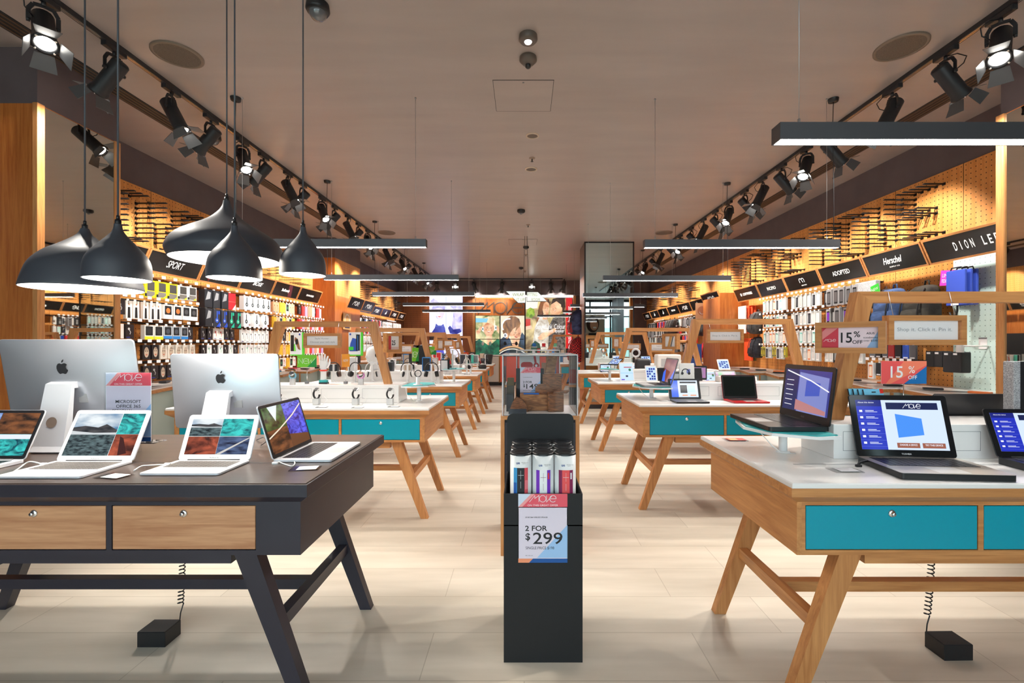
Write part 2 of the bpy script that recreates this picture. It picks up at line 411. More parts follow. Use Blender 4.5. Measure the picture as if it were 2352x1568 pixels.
# ---------------------------------------------------------------- track spotlights
def lightobj(name, kind, energy, parent, loc=(0, 0, 0), rot=(0, 0, 0), color=(1, .945, .86), size=.05, spot=60, blend=.35):
    d = bpy.data.lights.new(name, kind); d.energy = energy; d.color = color
    if kind == 'SPOT': d.spot_size = R(spot); d.spot_blend = blend; d.shadow_soft_size = size
    elif kind == 'POINT': d.shadow_soft_size = size
    o = bpy.data.objects.new(name, d); COL.objects.link(o); o.parent = parent; o.location = loc; o.rotation_euler = rot
    return o
_sp = {}
def spot_parts():
    g = mb(DKMETAL).rbox(-.02, .02, -.09, .09, -.055, -.02, .004); g.cyl((0, 0, -.085), (0, 0, -.055), .012)
    _sp['adapter'] = g
    y = mb(DKMETAL); a = [(-.066, 0, -.20), (-.066, 0, -.13), (-.045, 0, -.09), (0, 0, -.083), (.045, 0, -.09), (.066, 0, -.13), (.066, 0, -.20)]
    for i in range(6): y.bar(a[i], a[i+1], .022, .006, up=(0, 1, 0))
    y.cyl((-.076, 0, -.20), (-.058, 0, -.20), .012); y.cyl((.058, 0, -.20), (.076, 0, -.20), .012)
    _sp['yoke'] = y
    h = mb(DKMETAL).lathe([(0, .09), (.045, .088), (.055, .078), (.056, -.16), (.062, -.175), (.066, -.19), (.066, -.202), (.052, -.202), (.05, -.14), (0, -.14)], 20)
    h.m(CHROME)
    for k in range(4):
        t = R(45+90*k); h.cyl((.06*math.cos(t), .06*math.sin(t), -.206), (.06*math.cos(t), .06*math.sin(t), -.198), .006, n=6)
    _sp['housing'] = h
    _sp['lens'] = mb(LENS).lathe([(0, -.195), (.046, -.193), (.048, -.185)], 18)
    d = mb(pr('barn_door_metal', (.10, .10, .105), .35)).hexa([(-.045, 0, -.205), (.045, 0, -.205), (.045, .003, -.205), (-.045, .003, -.205)], [(-.062, .0, -.305), (.062, .0, -.305), (.062, .003, -.305), (-.062, .003, -.305)])
    _sp['door'] = d
    c = mb(BLACK).tube([(0, .0, -.06), (.05, .04, -.06), (.09, .07, -.10), (.085, .05, -.15), (.04, .02, -.19)], .004, 5)
    _sp['cable'] = c
    for k in list(_sp):
        o = _sp[k].build('tmp'); _sp[k] = o.data; bpy.data.objects.remove(o)
spot_parts()
def child(name, me, parent, loc=(0, 0, 0), rot=(0, 0, 0)):
    o = bpy.data.objects.new(name, me); COL.objects.link(o); o.parent = parent; o.location = loc; o.rotation_euler = rot; return o
def spotlight(X, Y, aim, label, group, energy, ang=62, doors=(55, 30, 60, 20)):
    t = thing('track_spotlight', (X, Y, HC-.015), 0, label, 'spotlight', group)
    child('adapter', _sp['adapter'], t)
    aim = Vector(aim).normalized(); yaw = math.atan2(aim.y, aim.x)-PI/2
    child('yoke', _sp['yoke'], t, rot=(0, 0, yaw)); child('power_lead', _sp['cable'], t, rot=(0, 0, yaw))
    q = aim.to_track_quat('-Z', 'Y'); h = child('housing', _sp['housing'], t, (0, 0, -.20), q.to_euler())
    child('lens', _sp['lens'], h)
    for k in range(4):
        t2 = R(90*k)
        M = RZ(t2) @ T(0, .062, -.202) @ RX(R(doors[k])) @ T(0, 0, .202)
        c = child('barn_door', _sp['door'], h); c.matrix_local = M
    if energy: lightobj('spot_beam', 'SPOT', energy, h, (0, 0, -.24), spot=ang+8, blend=.6)
    return t
rank = ['nearest', 'second nearest', 'third nearest', 'fourth nearest', 'fifth nearest', 'sixth nearest', 'seventh nearest', 'eighth nearest', 'ninth nearest', 'tenth nearest', 'eleventh nearest', 'twelfth nearest']
def bank(X, side, sgn, ys):
    na = nb = 0
    for i, y in enumerate(ys):
        far = y > 8.2
        if i % 2 == 0:
            aim = (.42*sgn, -.35 if i % 4 == 0 else .05, -.85); what = 'turned towards the aisle'; e = SPOT_AISLE; r = rank[min(na, 11)]; na += 1
        else:
            aim = (-.72*sgn, .12, -.68); what = 'turned towards the wall'; e = SPOT_W; r = rank[min(nb, 11)]; nb += 1
        if far: spotlight(X, y, aim, 'small distant black spotlight in the crowded far half of the %s track' % side, 'far spotlights on the %s track' % side, e*1.35 if (i % 2) else (e if i % 4 == 0 else 0))
        else: spotlight(X, y, aim, '%s black track spotlight %s on the %s track' % (r, what, side), 'spotlights on the %s track' % side, e)
bank(-3.02, 'left', 1, [2.9, 3.4, 3.95, 4.45, 4.95, 5.35, 5.9, 6.3, 6.9, 7.35, 7.9, 8.4, 8.9, 9.5, 10.1, 10.7, 11.4, 12.0, 12.7, 13.4, 14.1, 14.8])
bank(3.15, 'right', -1, [3.05, 3.45, 3.95, 4.75, 5.15, 5.65, 6.1, 6.6, 7.1, 7.6, 8.1, 8.7, 9.3, 9.9, 10.6, 11.3, 12.0, 12.8, 13.6, 14.4])
for i, x in enumerate((-2.95, -2.3, -1.7, -.75, .25, .9, 1.35)):
    spotlight(x, 15.6, (.1*(i % 3-1), .75, -.66) if i not in (1, 4) else (.0, -.8, -.45), '%s of seven small black spotlights in front of the back wall, counted from the left' % ('first', 'second', 'third', 'fourth', 'fifth', 'sixth', 'seventh')[i], 'back wall spotlights', 30)

# ---------------------------------------------------------------- linear pendant bars
def barlight(xl, xr, Y, label, feedleft):
    z = CH+.87; cx = (xl+xr)/2; L = (xr-xl)/2
    t = thing('linear_pendant_light', (cx, Y, z), 0, label, 'pendant light', 'black linear pendant lights over the tables')
    mb(pr('bar_black', s2l((84, 84, 88)), .36, .5)).box(-L, L, -.035, -.029, 0, .071).box(-L, L, .029, .035, 0, .071).box(-L, L, -.029, .029, .05, .071).box(-L, -L+.006, -.029, .029, 0, .05).box(L-.006, L, -.029, .029, 0, .05).build('housing', t)
    mb(DIFF).box(-L+.006, L-.006, -.029, .029, .002, .012).build('diffuser', t)
    for s in (-1, 1):
        x = s*(L-.10)
        mb(pr('steel_wire', (.45, .45, .46), .3, .8)).cyl((x, 0, .071), (x, 0, HC-z), .0018, n=5).cyl((x, 0, .071), (x, 0, .10), .006, n=6).cyl((x, 0, HC-z-.015), (x, 0, HC-z), .008, n=8).build('suspension_wire', t)
    s = -1 if feedleft else 1; x = s*(L-.04)
    mb(BLACK).lathe([(0, HC-z-.03), (.04, HC-z-.028), (.045, HC-z)], 16).build('ceiling_canopy', t).location = (x, 0, 0)
    mb(BLACK).tube([(x, 0, .071), (x+.004, 0, .3), (x-.004, 0, HC-z-.2), (x, 0, HC-z-.03)], .0035, 5).build('power_cable', t)
    return t
for i, Y in enumerate((1.99, 4.18, 6.36, 8.54, 10.9)):
    barlight(1.085, 2.84, Y, '%s black linear pendant light over the right-hand row of tables' % rank[i], False)
barlight(1.085, 2.84, 12.9, 'small black linear light seen just left of the mirrored column', False); barlight(.42, 2.17, 14.8, 'farthest black linear light in front of the couple poster', False)
for i, Y in enumerate((4.16, 6.28, 8.34, 10.5, 12.6)):
    barlight(-2.64 if i < 1 else -2.70-.02*i, -.88-.01*i, Y, '%s black linear pendant light over the left-hand row of tables' % rank[i], True)

# ---------------------------------------------------------------- round pendants over the charcoal table
PROF_S = [(.12, 1.0), (.13, .94), (.18, .8625), (.325, .7625), (.48, .675), (.64, .575), (.79, .4875), (.92, .375), (.985, .25), (1.0, .12), (1.0, 0)]
PROF_B = [(.07, 1.0), (.13, .90), (.27, .80), (.46, .69), (.63, .60), (.78, .48), (.88, .36), (.95, .20), (1.0, .04), (1.0, 0)]
PROF_W = [(.06, 1.0), (.085, .91), (.145, .82), (.29, .69), (.46, .59), (.655, .495), (.82, .40), (.925, .305), (1.0, .17), (.985, .08), (.94, 0)]
def pendant(px, Y, zr, Rr, H, prof, label):
    X = (px-VX)*Y/F; t = thing('pendant_lamp', (X, Y, zr), 0, label, 'pendant lamp', 'round pendant lamps over the charcoal table')
    def sm(P):
        out = []
        for i in range(len(P)-1):
            for k in range(3):
                t1 = k/3; p0 = P[max(i-1, 0)]; p1 = P[i]; p2 = P[i+1]; p3 = P[min(i+2, len(P)-1)]
                out.append(tuple(.5*((2*p1[j])+(-p0[j]+p2[j])*t1+(2*p0[j]-5*p1[j]+4*p2[j]-p3[j])*t1*t1+(-p0[j]+3*p1[j]-3*p2[j]+p3[j])*t1**3) for j in (0, 1)))
        return out+[P[-1]]
    P = sm(prof)
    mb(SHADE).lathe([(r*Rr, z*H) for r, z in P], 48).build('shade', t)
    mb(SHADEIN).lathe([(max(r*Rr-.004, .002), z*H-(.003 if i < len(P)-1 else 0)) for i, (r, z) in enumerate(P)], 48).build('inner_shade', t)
    mb(BLACK).cyl((0, 0, H*.985), (0, 0, H+.018), .011).cyl((0, 0, H+.018), (0, 0, H+.035), .006).build('cable_grip', t)
    mb(pr('lamp_cable', s2l((70, 76, 84)), .35)).cyl((0, 0, H+.03), (0, 0, HC-zr), .0035, n=8).build('cable', t)
    mb(LENS).ell((0, 0, H*.45), (.03, .03, .04)).build('bulb', t)
    mb(BLACK).lathe([(0, HC-zr-.025), (.05, HC-zr-.025), (.05, HC-zr)], 20).build('ceiling_canopy', t)
    lightobj('lamp_glow', 'POINT', 5, t, (0, 0, H*.2), color=(1, .92, .82), size=.05)
pendant(195, 2.1, 1.650, .211, .275, PROF_B, 'left-most broad bell-shaped charcoal pendant lamp')
pendant(271, 1.85, 1.658, .109, .222, PROF_S, 'small charcoal pendant lamp overlapping the broad bell-shaped one')
pendant(521, 2.4, 1.835, .263, .31, PROF_W, 'widest charcoal pendant lamp with a low onion-shaped shade')
pendant(539, 2.05, 1.690, .108, .235, PROF_S, 'small charcoal pendant lamp hanging in front of the widest lamp')
pendant(696, 2.35, 1.750, .108, .244, PROF_S, 'small charcoal pendant lamp hanging alone at the right of the lamps')

# ---------------------------------------------------------------- ceiling fittings
def ceil_at(px, py): Y = (HC-CH)*F/(VY-py); return Vector(((px-VX)*Y/F, Y, HC))
bronze = pr('bronze_plastic', s2l((92, 80, 72)), .4)
def on_ceiling(name, px, py, label, cat, parts, group=None):
    t = thing(name, ceil_at(px, py), 0, label, cat, group)
    for n, bb in parts: bb.build(n, t)
    return t
on_ceiling('emergency_light', 1213, 82, 'round dark ceiling light with a small glowing white centre', 'ceiling light', [('housing', mb(bronze).lathe([(.066, 0), (.068, -.03), (.055, -.045), (0, -.045)], 28)), ('lens', mb(pr('soft_lens', (1, 1, 1), .4, emis=(1, 1, 1), es=1.5)).lathe([(.028, -.045), (.024, -.052), (0, -.055)], 20))])
on_ceiling('smoke_detector', 1213, 132, 'round dark smoke detector with stepped nose before the access panel', 'smoke detector', [('base', mb(bronze).lathe([(.066, 0), (.068, -.025), (.058, -.035), (.045, -.05), (.02, -.055), (0, -.055)], 28)), ('sensor', mb(BLACK).lathe([(.02, -.055), (.022, -.075), (.012, -.085), (0, -.085)], 16))])
for px, py, lb in ((1197, 482, 'black smoke detector hanging beyond the round ceiling grille'), (1208, 566, 'small black detector over the far aisle near the sprinklers'), (1197, 614, 'small black detector closest to the back wall')):
    on_ceiling('smoke_detector', px, py, lb, 'smoke detector', [('base', mb(BLACK).lathe([(.065, 0), (.068, -.03), (.05, -.05), (0, -.055)], 20)), ('sensor', mb(GREYP).lathe([(.02, -.055), (.015, -.075), (0, -.075)], 12))])
for px, py, lb, q in ((1202, 184, 'square access panel with a small lock set flush in the near ceiling', .255), (1201, 549, 'square access panel set flush in the far ceiling', .3)):
    c = ceil_at(px+(0), py); t = thing('access_panel', (c.x, c.y+q, HC), 0, lb, 'ceiling panel')
    mb(cm).box(-q, q, -q, q, -.003, 0).build('panel', t)
    mb(BLACKM).box(-q-.004, -q, -q, q, -.003, 0).box(q, q+.004, -q, q, -.003, 0).box(-q-.004, q+.004, -q-.004, -q, -.003, 0).box(-q-.004, q+.004, q, q+.004, -.003, 0).build('shadow_gap', t)
    mb(GREYP).lathe([(.009, -.003), (.009, -.006), (0, -.006)], 10).build('lock', t).location = (0, -q+.03, 0)
for i, (px, py) in enumerate(((1222, 363), (1213, 516), (1208, 584), (1206, 622))):
    on_ceiling('sprinkler_head', px, py, '%s small sprinkler head along the middle of the ceiling' % rank[i], 'sprinkler', [('rosette', mb(pr('rosette', s2l((150, 130, 115)), .4)).lathe([(.038, 0), (.036, -.006), (.014, -.012), (0, -.012)], 18)), ('head', mb(BLACK).cyl((0, 0, -.012), (0, 0, -.04), .007).cyl((0, 0, -.04), (0, 0, -.043), .016))])
for px, py, lb, rr_ in ((1223, 311, 'small round cream ceiling disc with a dark centre', .07), (1220, 388, 'round recessed ceiling grille beyond the first sprinkler', .078)):
    on_ceiling('ceiling_vent', px, py, lb, 'ceiling vent', [('rim', mb(pr('cream_rim', s2l((190, 172, 152)), .4)).lathe([(rr_, 0), (rr_, -.008), (rr_*.82, -.012), (rr_*.8, -.004)], 28)), ('centre', mb(bronze).lathe([(rr_*.8, -.004), (0, -.006)], 24))])
for px, py, lb in ((408, 125, 'large round bronze ceiling speaker beside the left spotlight track'), (2069, 107, 'large round bronze ceiling speaker beside the right spotlight track'), (1525, 534, 'distant round ceiling speaker on the right'), (888, 534, 'distant round ceiling speaker on the left')):
    on_ceiling('ceiling_speaker', px, py, lb, 'ceiling speaker', [('rim', mb(pr('speaker_rim', s2l((120, 104, 90)), .5)).lathe([(.17, 0), (.17, -.01), (.15, -.014), (.148, -.006)], 40)), ('grille', mb(noise_mat('speaker_grille', s2l((86, 74, 64)), s2l((108, 94, 82)), ns=180, rough=.6)).lathe([(.15, -.008), (0, -.012)], 40))])
for px, py, lb in ((730, 10, 'black dome camera at the top of the picture between lamp cables'), (490, 310, 'black dome camera partly behind a spotlight')):
    on_ceiling('dome_camera', px, py, lb, 'security camera', [('base', mb(BLACK).lathe([(.07, 0), (.075, -.04), (.066, -.055), (.055, -.055)], 28)), ('dome', mb(pr('dome_glass', (.12, .12, .13), .04, coat=1)).lathe([(.055, -.055), (.05, -.08), (.032, -.10), (0, -.108)], 24))])
# hanging double sign
p = at(1208, 682, 9.5)
for xs, lab, lines, pl in ((-1, 'slanted hanging sign reading WRAP IT UP under the far spotlights', ('WRAP', 'IT UP'), [(-.42, .13), (-.01, .13), (-.01, -.13), (-.16, -.13)]), (1, 'slanted hanging sign reading FITTING ROOM beside the WRAP IT UP sign', ('FITTING', 'ROOM'), [(.015, .11), (.25, .11), (.44, -.095), (.015, -.095)])):
    t = thing('hanging_sign', p, 0, lab, 'sign', 'pair of hanging direction signs')
    b = mb(BLACK).at(FRONT).prism(pl[::-1], -.01, .008); b.m(pr('sign_face', s2l((228, 238, 232)), .3, emis=s2l((228, 238, 232)), es=.55))
    cx = sum(q[0] for q in pl)/4; cy = sum(q[1] for q in pl)/4
    b.poly([(cx+(x-cx)*.95, cy+(y-cy)*.90) for x, y in pl[::-1]], .0085)
    b.build('sign_panel', t)
    b = mb(pr('sign_gold', s2l((186, 186, 140)), .5)).at(FRONT)
    b.text(lines[0], -.16 if xs < 0 else .13, .05, .065, .0095, width=.24 if xs < 0 else .2); b.text(lines[1], -.11 if xs < 0 else .2, -.055, .065, .0095, width=.17)
    b.build('lettering', t)
    mb(BLACK).cyl((xs*.06, 0, .11), (xs*.02, 0, HC-p.z), .004, n=6).build('hanger', t)
# ---------------------------------------------------------------- tables
TZ = .90
def table(x0, x1, y0, label, style='oak', depth=.90, dw=.62, ndr=3, marg=.03, group=None):
    cx = (x0+x1)/2; L = (x1-x0)/2; D = depth/2
    t = thing('display_table', (cx, y0+D, 0), 0, label, 'table', group)
    if style == 'oak': top, rim, bx, by, lg, dr = WHITE, WX, WX, WY, WZ, TEAL
    else: top, rim, bx, by, lg, dr = NAVYTOP, NAVY, NAVY, NAVY, NAVY, DWX
    b = mb(top); th = .018 if style == 'oak' else .004
    b.hexa([(-L, -D, TZ-th), (L, -D, TZ-th), (L, D, TZ-th), (-L, D, TZ-th)], [(-L, -D, TZ-.004), (L, -D, TZ-.004), (L, D, TZ-.004), (-L, D, TZ-.004)])
    q = .004; b.hexa([(-L, -D, TZ-.004), (L, -D, TZ-.004), (L, D, TZ-.004), (-L, D, TZ-.004)], [(-L+q, -D+q, TZ), (L-q, -D+q, TZ), (L-q, D-q, TZ), (-L+q, D-q, TZ)])
    b.m(GREYP if style == 'oak' else BLACKM)
    b.box(-L+.16, L-.16, -.165, -.160, TZ, TZ+.0006)
    b.build('tabletop', t)
    z1 = TZ-th; z2 = .852; z3 = .822; i = .04
    b = mb(rim).box(-L-.004, L+.004, -D-.004, D+.004, z2, z1)
    r = lambda e, z: [(-L-.004+e, -D-.004+e, z), (L+.004-e, -D-.004+e, z), (L+.004-e, D+.004-e, z), (-L-.004+e, D+.004-e, z)]
    b.hexa(r(i, z3), r(0, z2)); b.build('tabletop_rim', t)
    bl, bd = L-i, D-i; zb = .625; F0 = .018
    b = mb(by).box(-bl, -bl+F0, -bd, bd, zb, z3).box(bl-F0, bl, -bd, bd, zb, z3).m(bx).box(-bl+F0, bl-F0, bd-F0, bd, zb, z3).box(-bl+F0, bl-F0, -bd+.02, bd-F0, zb+.006, zb+.02)
    b.box(-bl+F0, bl-F0, -bd, -bd+.02, z3-.014, z3).box(-bl+F0, bl-F0, -bd, -bd+.02, zb, zb+.018)
    g = .02; xs = []
    tot = ndr*dw+(ndr-1)*g; s0 = -tot/2
    for k in range(ndr): xs.append((s0+k*(dw+g), s0+k*(dw+g)+dw))
    b.box(-bl+F0, xs[0][0], -bd, -bd+.02, zb+.018, z3-.014).box(xs[-1][1], bl-F0, -bd, -bd+.02, zb+.018, z3-.014)
    for k in range(ndr-1): b.box(xs[k][1], xs[k+1][0], -bd, -bd+.02, zb+.018, z3-.014)
    b.m(BLACKM).box(xs[0][0], xs[-1][1], -bd+.014, -bd+.018, zb+.018, z3-.014)
    b.build('body', t)
    for k, (a, c) in enumerate(xs):
        d = mb(dr).rbox(a+.003, c-.003, -bd+.0005, -bd+.013, zb+.021, z3-.017, .001, 1).build('drawer', t)
        kx = (a+c)/2; kz = zb+.153
        lk = mb(CHROME).at(T(kx, -bd, kz) @ RX(PI/2)).lathe([(.0135, 0), (.0135, .003), (.010, .005), (.0075, .005), (.0075, .012), (.006, .014), (0, .014)], 20).m(INK).rect(-.001, -.004, .001, .004, .0145)
        lk.build('drawer_lock', d)
    for sx in (-1, 1):
        for sy, yy in ((-1, -D+.12), (1, D-.10)):
            xt = sx*(L-.285); xb = sx*(L-.055)
            w1, h1, w0, h0 = .043, .027, .029, .0225
            mb(lg).hexa([(xb-w0, yy-h0, 0), (xb+w0, yy-h0, 0), (xb+w0, yy+h0, 0), (xb-w0, yy+h0, 0)], [(xt-w1, yy-h1, zb+.006), (xt+w1, yy-h1, zb+.006), (xt+w1, yy+h1, zb+.006), (xt-w1, yy+h1, zb+.006)]).build('leg', t)
        zs = .32; xs_ = sx*(L-.285+(.23)*(1-zs/.63))
        mb(by).box(xs_-.022, xs_+.022, -D+.12+.02, D-.10-.02, zs-.025, zs+.025).build('side_stretcher', t)
    X = L-.285+.23*(1-.32/.63)-.022
    mb(bx).box(-X, X, -.022, .022, .293, .338).build('long_stretcher', t)
    mb(bx).box(-(L-.33), L-.33, -D+.095, -D+.145, .568, zb).build('front_apron', t)
    mb(bx).box(-(L-.33), L-.33, D-.125, D-.075, .568, zb).build('rear_apron', t)
    return t
def riser(cx, y0, half, label, grp, z=TZ, d=.29, h=.15):
    t = thing('display_riser', (cx, y0+d/2, z), 0, label, 'display riser', grp)
    b = mb(WHITE).rbox(-half, half, -d/2, d/2, 0, h, .002, 1)
    b.m(GREYP)
    n = 4; w_ = 2*half/n
    for k in range(n):
        a = -half+k*w_+.04; c = a+w_-.08; y = -d/2-.0006
        for (u0, u1, v0, v1) in ((a, c, .035, .0365), (a, c, .118, .1195), (a, a+.0015, .035, .119), (c-.0015, c, .035, .119)): b.box(u0, u1, y, y+.001, v0, v1)
    b.build('riser_box', t); return t
def aframe(cx, Y, zb, zt, hb, ht, label, grp, th=.05):
    t = thing('trapezoid_frame', (cx, Y, zb), 0, label, 'wooden frame', grp)
    H = zt-zb; dp = .028
    for s in (-1, 1):
        o = [(s*hb, 0), (s*ht, H), (s*(ht-.068), H-th), (s*(hb-.062), 0)]
        b = mb(WZ); p4 = [(x, -dp, z) for x, z in o]; q4 = [(x, dp, z) for x, z in o]
        b.hexa(p4, q4) if s > 0 else b.hexa(p4[::-1], q4[::-1])
        b.build('side_post', t)
    b = mb(WX); o = [(-ht, H), (ht, H), (ht-.068, H-th), (-ht+.068, H-th)]
    b.hexa([(x, -dp, z) for x, z in o][::-1], [(x, dp, z) for x, z in o][::-1]); b.build('top_rail', t)
    return t
def signframe(loc, rz, w_, h_, label, lines, art=None, grp=None, arm=None, tilt=0):
    t = thing('framed_sign', loc, rz, label, 'framed sign', grp); t.rotation_euler = (tilt, 0, rz)
    f = .024; d = .02
    b = mb(WX)
    for z0, z1 in ((-h_/2, -h_/2+f), (h_/2-f, h_/2)): b.box(-w_/2, w_/2, -d, d, z0, z1)
    for x0, x1 in ((-w_/2, -w_/2+f), (w_/2-f, w_/2)): b.box(x0, x1, -d, d, -h_/2+f, h_/2-f)
    b.build('frame', t)
    b = mb(PAPER).box(-w_/2+f, w_/2-f, -.002, .004, -h_/2+f, h_/2-f).at(T(0, -.0025, 0) @ FRONT)
    if art: art(b, w_-2*f, h_-2*f)
    else:
        b.m(pr('thin_ink', s2l((150, 150, 155)), .6))
        n = len(lines)
        for i, l in enumerate(lines): b.text(l, 0, ((n-1)/2-i)*h_*.24+.004, h_*.115, .0004, bold=-.004, width=(w_-2*f)*(.82 if n == 1 else (.5 if i == 0 else .78)))
    b.build('sign_card', t)
    if arm:
        for a in arm: mb(a[2] if len(a) > 2 else pr('steel_wire', (.45, .45, .46), .3, .8)).cyl(a[0], a[1], .0015 if len(a) < 4 else a[3], n=6).build('hanging_wire' if len(a) < 4 else 'bracket', t)
    return t

def armto(dx, dy, rz): return [((0, .0, 0), (dx*math.cos(rz)+dy*math.sin(rz), -dx*math.sin(rz)+dy*math.cos(rz), 0), WX, .014)]
TABL = []   # (x0,x1,yf)
T_L1 = table(-2.82, -.782, 1.656, 'charcoal painted display table with oak drawer fronts nearest on the left', 'dark', dw=.53, depth=.90)
T_R1 = table(.962, 3.05, 1.656, 'oak display table with white top and turquoise drawers nearest on the right', dw=.635, depth=.86)
LT = [(-2.80, -.745, 3.60), (-2.82, -.757, 5.60), (-2.83, -.752, 7.45), (-2.83, -.75, 9.14), (-2.83, -.75, 11.04)]
RT = [(.948, 3.04, 3.80), (.948, 3.04, 5.93), (.948, 3.04, 8.03)]
for i, (a, c, y) in enumerate(LT): table(a, c, y, 'white-topped oak table with turquoise drawers, number %s behind the charcoal table on the left' % ('one', 'two', 'three', 'four', 'five')[i], dw=.62, depth=.93)
for i, (a, c, y) in enumerate(RT): table(a, c, y, 'white-topped oak table with turquoise drawers, number %s behind the nearest one on the right' % ('one', 'two', 'three')[i], dw=.62, depth=.93)
table(.86, 2.6, 11.9, 'far oak table with turquoise drawers behind the mirrored column', dw=.5, depth=.9)

FR = pr('frame_grp', (0, 0, 0))
HB, HT = .575, .445
SHOP = ['Shop it. Click it. Pin it.']; STYLE = ['Style Hunter -', 'Discover your tech style']
wire = lambda w_, h_, up: [((-w_*.4, 0, h_/2), (-w_*.4, .03, h_/2+up)), ((w_*.4, 0, h_/2), (w_*.4, .03, h_/2+up))]
def asus(b, W, H):
    b.m(flat(206, 62, 78)).poly([(-W/2, -H/2), (-W*.20, -H/2), (-W*.20, H/2), (-W/2, H/2)], .0003).m(flat(226, 140, 140)).poly([(-W*.5, -H*.1), (-W*.2, H*.5), (-W*.42, H*.5), (-W*.5, H*.3)], .0004)
    b.m(flat(236, 214, 222)).rect(-W*.2, -H/2, W/2, H/2, .0003).m(flat(150, 185, 225)).poly([(W*.3, -H/2), (W/2, -H/2), (W/2, H*.35)], .0004)
    b.m(PAPER).move(-W*.36, -H*.14, H*.13, .001, .0006).m(INK).text('15', -W*.055, 0, H*.50, .0012, bold=.012, width=W*.20).text('%', W*.13, H*.16, H*.28, .0012, bold=.01).text('OFF', W*.14, -H*.22, H*.17, .0012, bold=.01)
    b.text('ASUS', W*.36, H*.2, H*.10, .0006, bold=.02).text('notebooks', W*.36, 0, H*.09, .0006).text('over $500', W*.36, -H*.15, H*.09, .0006)
# right table 1
riser(2.03, 2.012, .68, 'long white riser box on the nearest right table', 'white riser boxes on the tables', d=.24)
aframe(1.995, 2.16, TZ+.15, 1.643, .58, .452, 'large oak trapezoid frame standing on the nearest right riser', 'oak trapezoid frames')
signframe((1.82, 2.10, 1.463), 0, .352, .134, 'oak framed card reading Shop it. Click it. Pin it. on the nearest right frame', SHOP, arm=wire(.352, .134, .11))
signframe((1.40, 1.985, 1.428), R(-46), .25, .135, 'oak framed 15% OFF card fixed to the left post of the nearest right frame', [], art=asus, arm=[((-.03, .0, -.02), (-.044, .16, -.02), WX, .012)])
# the others
for i, (a, c, y) in enumerate(RT):
    m = (a+c)/2
    riser(m+.02, y+.34, .63, 'long white riser box on right-hand table number %s behind the nearest' % ('one', 'two', 'three')[i], 'white riser boxes on the tables')
    zt = (1.632, 1.625, 1.62)[i]
    aframe(m+(.02, -.12, -.2)[i], y+.47, TZ+.15, zt, HB+.02, HT+.01, '%s oak trapezoid frame in the right-hand row' % ('second', 'third', 'fourth')[i], 'oak trapezoid frames')
for i, (a, c, y) in enumerate(LT):
    m = (a+c)/2
    riser(m, y+.34, .70, 'long white riser box on left-hand white table number %s' % ('one', 'two', 'three', 'four', 'five')[i], 'white riser boxes on the tables')
    aframe(m+(.03, .03, .0, .0, 0)[i], y+.47, TZ+.15, 1.600 if i == 0 else 1.60+.01*(i % 2), HB, HT, '%s oak trapezoid frame in the left-hand row' % ('nearest', 'second', 'third', 'fourth', 'fifth')[i], 'oak trapezoid frames')
signframe((-1.75, 4.01, 1.430), 0, .32, .127, 'oak framed card reading Style Hunter on the nearest left frame', STYLE, arm=wire(.32, .127, .09))
signframe((1.83, 4.21, 1.473), 0, .33, .125, 'oak framed Shop it card inside the second right frame', SHOP, arm=wire(.33, .125, .05))
signframe((at(1520, 798, 6.33)), 0, .34, .13, 'oak framed white card half hidden behind a slanted post on the third right frame', STYLE, arm=wire(.34, .13, .05))
signframe((at(1450, 796, 8.4)), 0, .34, .12, 'small distant oak framed card on the fourth right frame', STYLE, arm=wire(.34, .12, .05))
signframe((at(921, 801, 5.99)), 0, .32, .12, 'oak framed white card behind the right post of the nearest left frame', STYLE, arm=wire(.32, .12, .05))
signframe((at(1020, 788, 7.84)), 0, .32, .12, 'small oak framed card on the third left frame', STYLE, arm=wire(.32, .12, .05))
def redcard(b, W, H):
    b.m(flat(200, 60, 60)).rect(-W/2, -H/2, -W*.15, H/2, .0003).m(INK).text('25', W*.05, 0, H*.35, .0005, bold=.02).m(flat(230, 205, 200)).rect(-W*.14, -H/2, W/2, -H*.3, .0004)
signframe(at(902, 787, 4.03), R(70), .22, .165, 'oak framed red and white offer card turned on the nearest left frame', [], art=redcard, arm=armto(-.13, .06, R(70)))
def deskcard(b, W, H):
    b.m(flat(214, 160, 96)).poly([(-W*.3, -H/2), (-W*.05, -H/2), (W*.15, H/2), (-W*.1, H/2)], .0003).m(INK).poly([(-W*.02, -H/2), (W*.05, -H/2), (W*.25, H/2), (W*.18, H/2)], .0004)
signframe(at(1541, 784, 4.16), R(-66), .19, .14, 'small oak framed picture on the left post of the second right frame', [], art=deskcard, arm=armto(.20, .12, R(-66)))
signframe(at(1417, 787, 6.3), R(-66), .17, .15, 'small oak framed card on the left post of the third right frame', ['', ''], arm=armto(.12, .10, R(-66)))
signframe(at(1362, 789, 8.4), R(-66), .17, .15, 'tiny oak framed card on the left post of the fourth right frame', ['', ''], arm=armto(.10, .10, R(-66)))
signframe(at(1010, 791, 6.02), R(66), .17, .15, 'small oak framed card on the right post of the second left frame', ['', ''], arm=armto(-.15, .05, R(66)))
signframe(at(1050, 792, 7.86), R(66), .17, .14, 'small oak framed card on the right post of the third left frame', ['', ''], arm=armto(-.14, .06, R(66)))

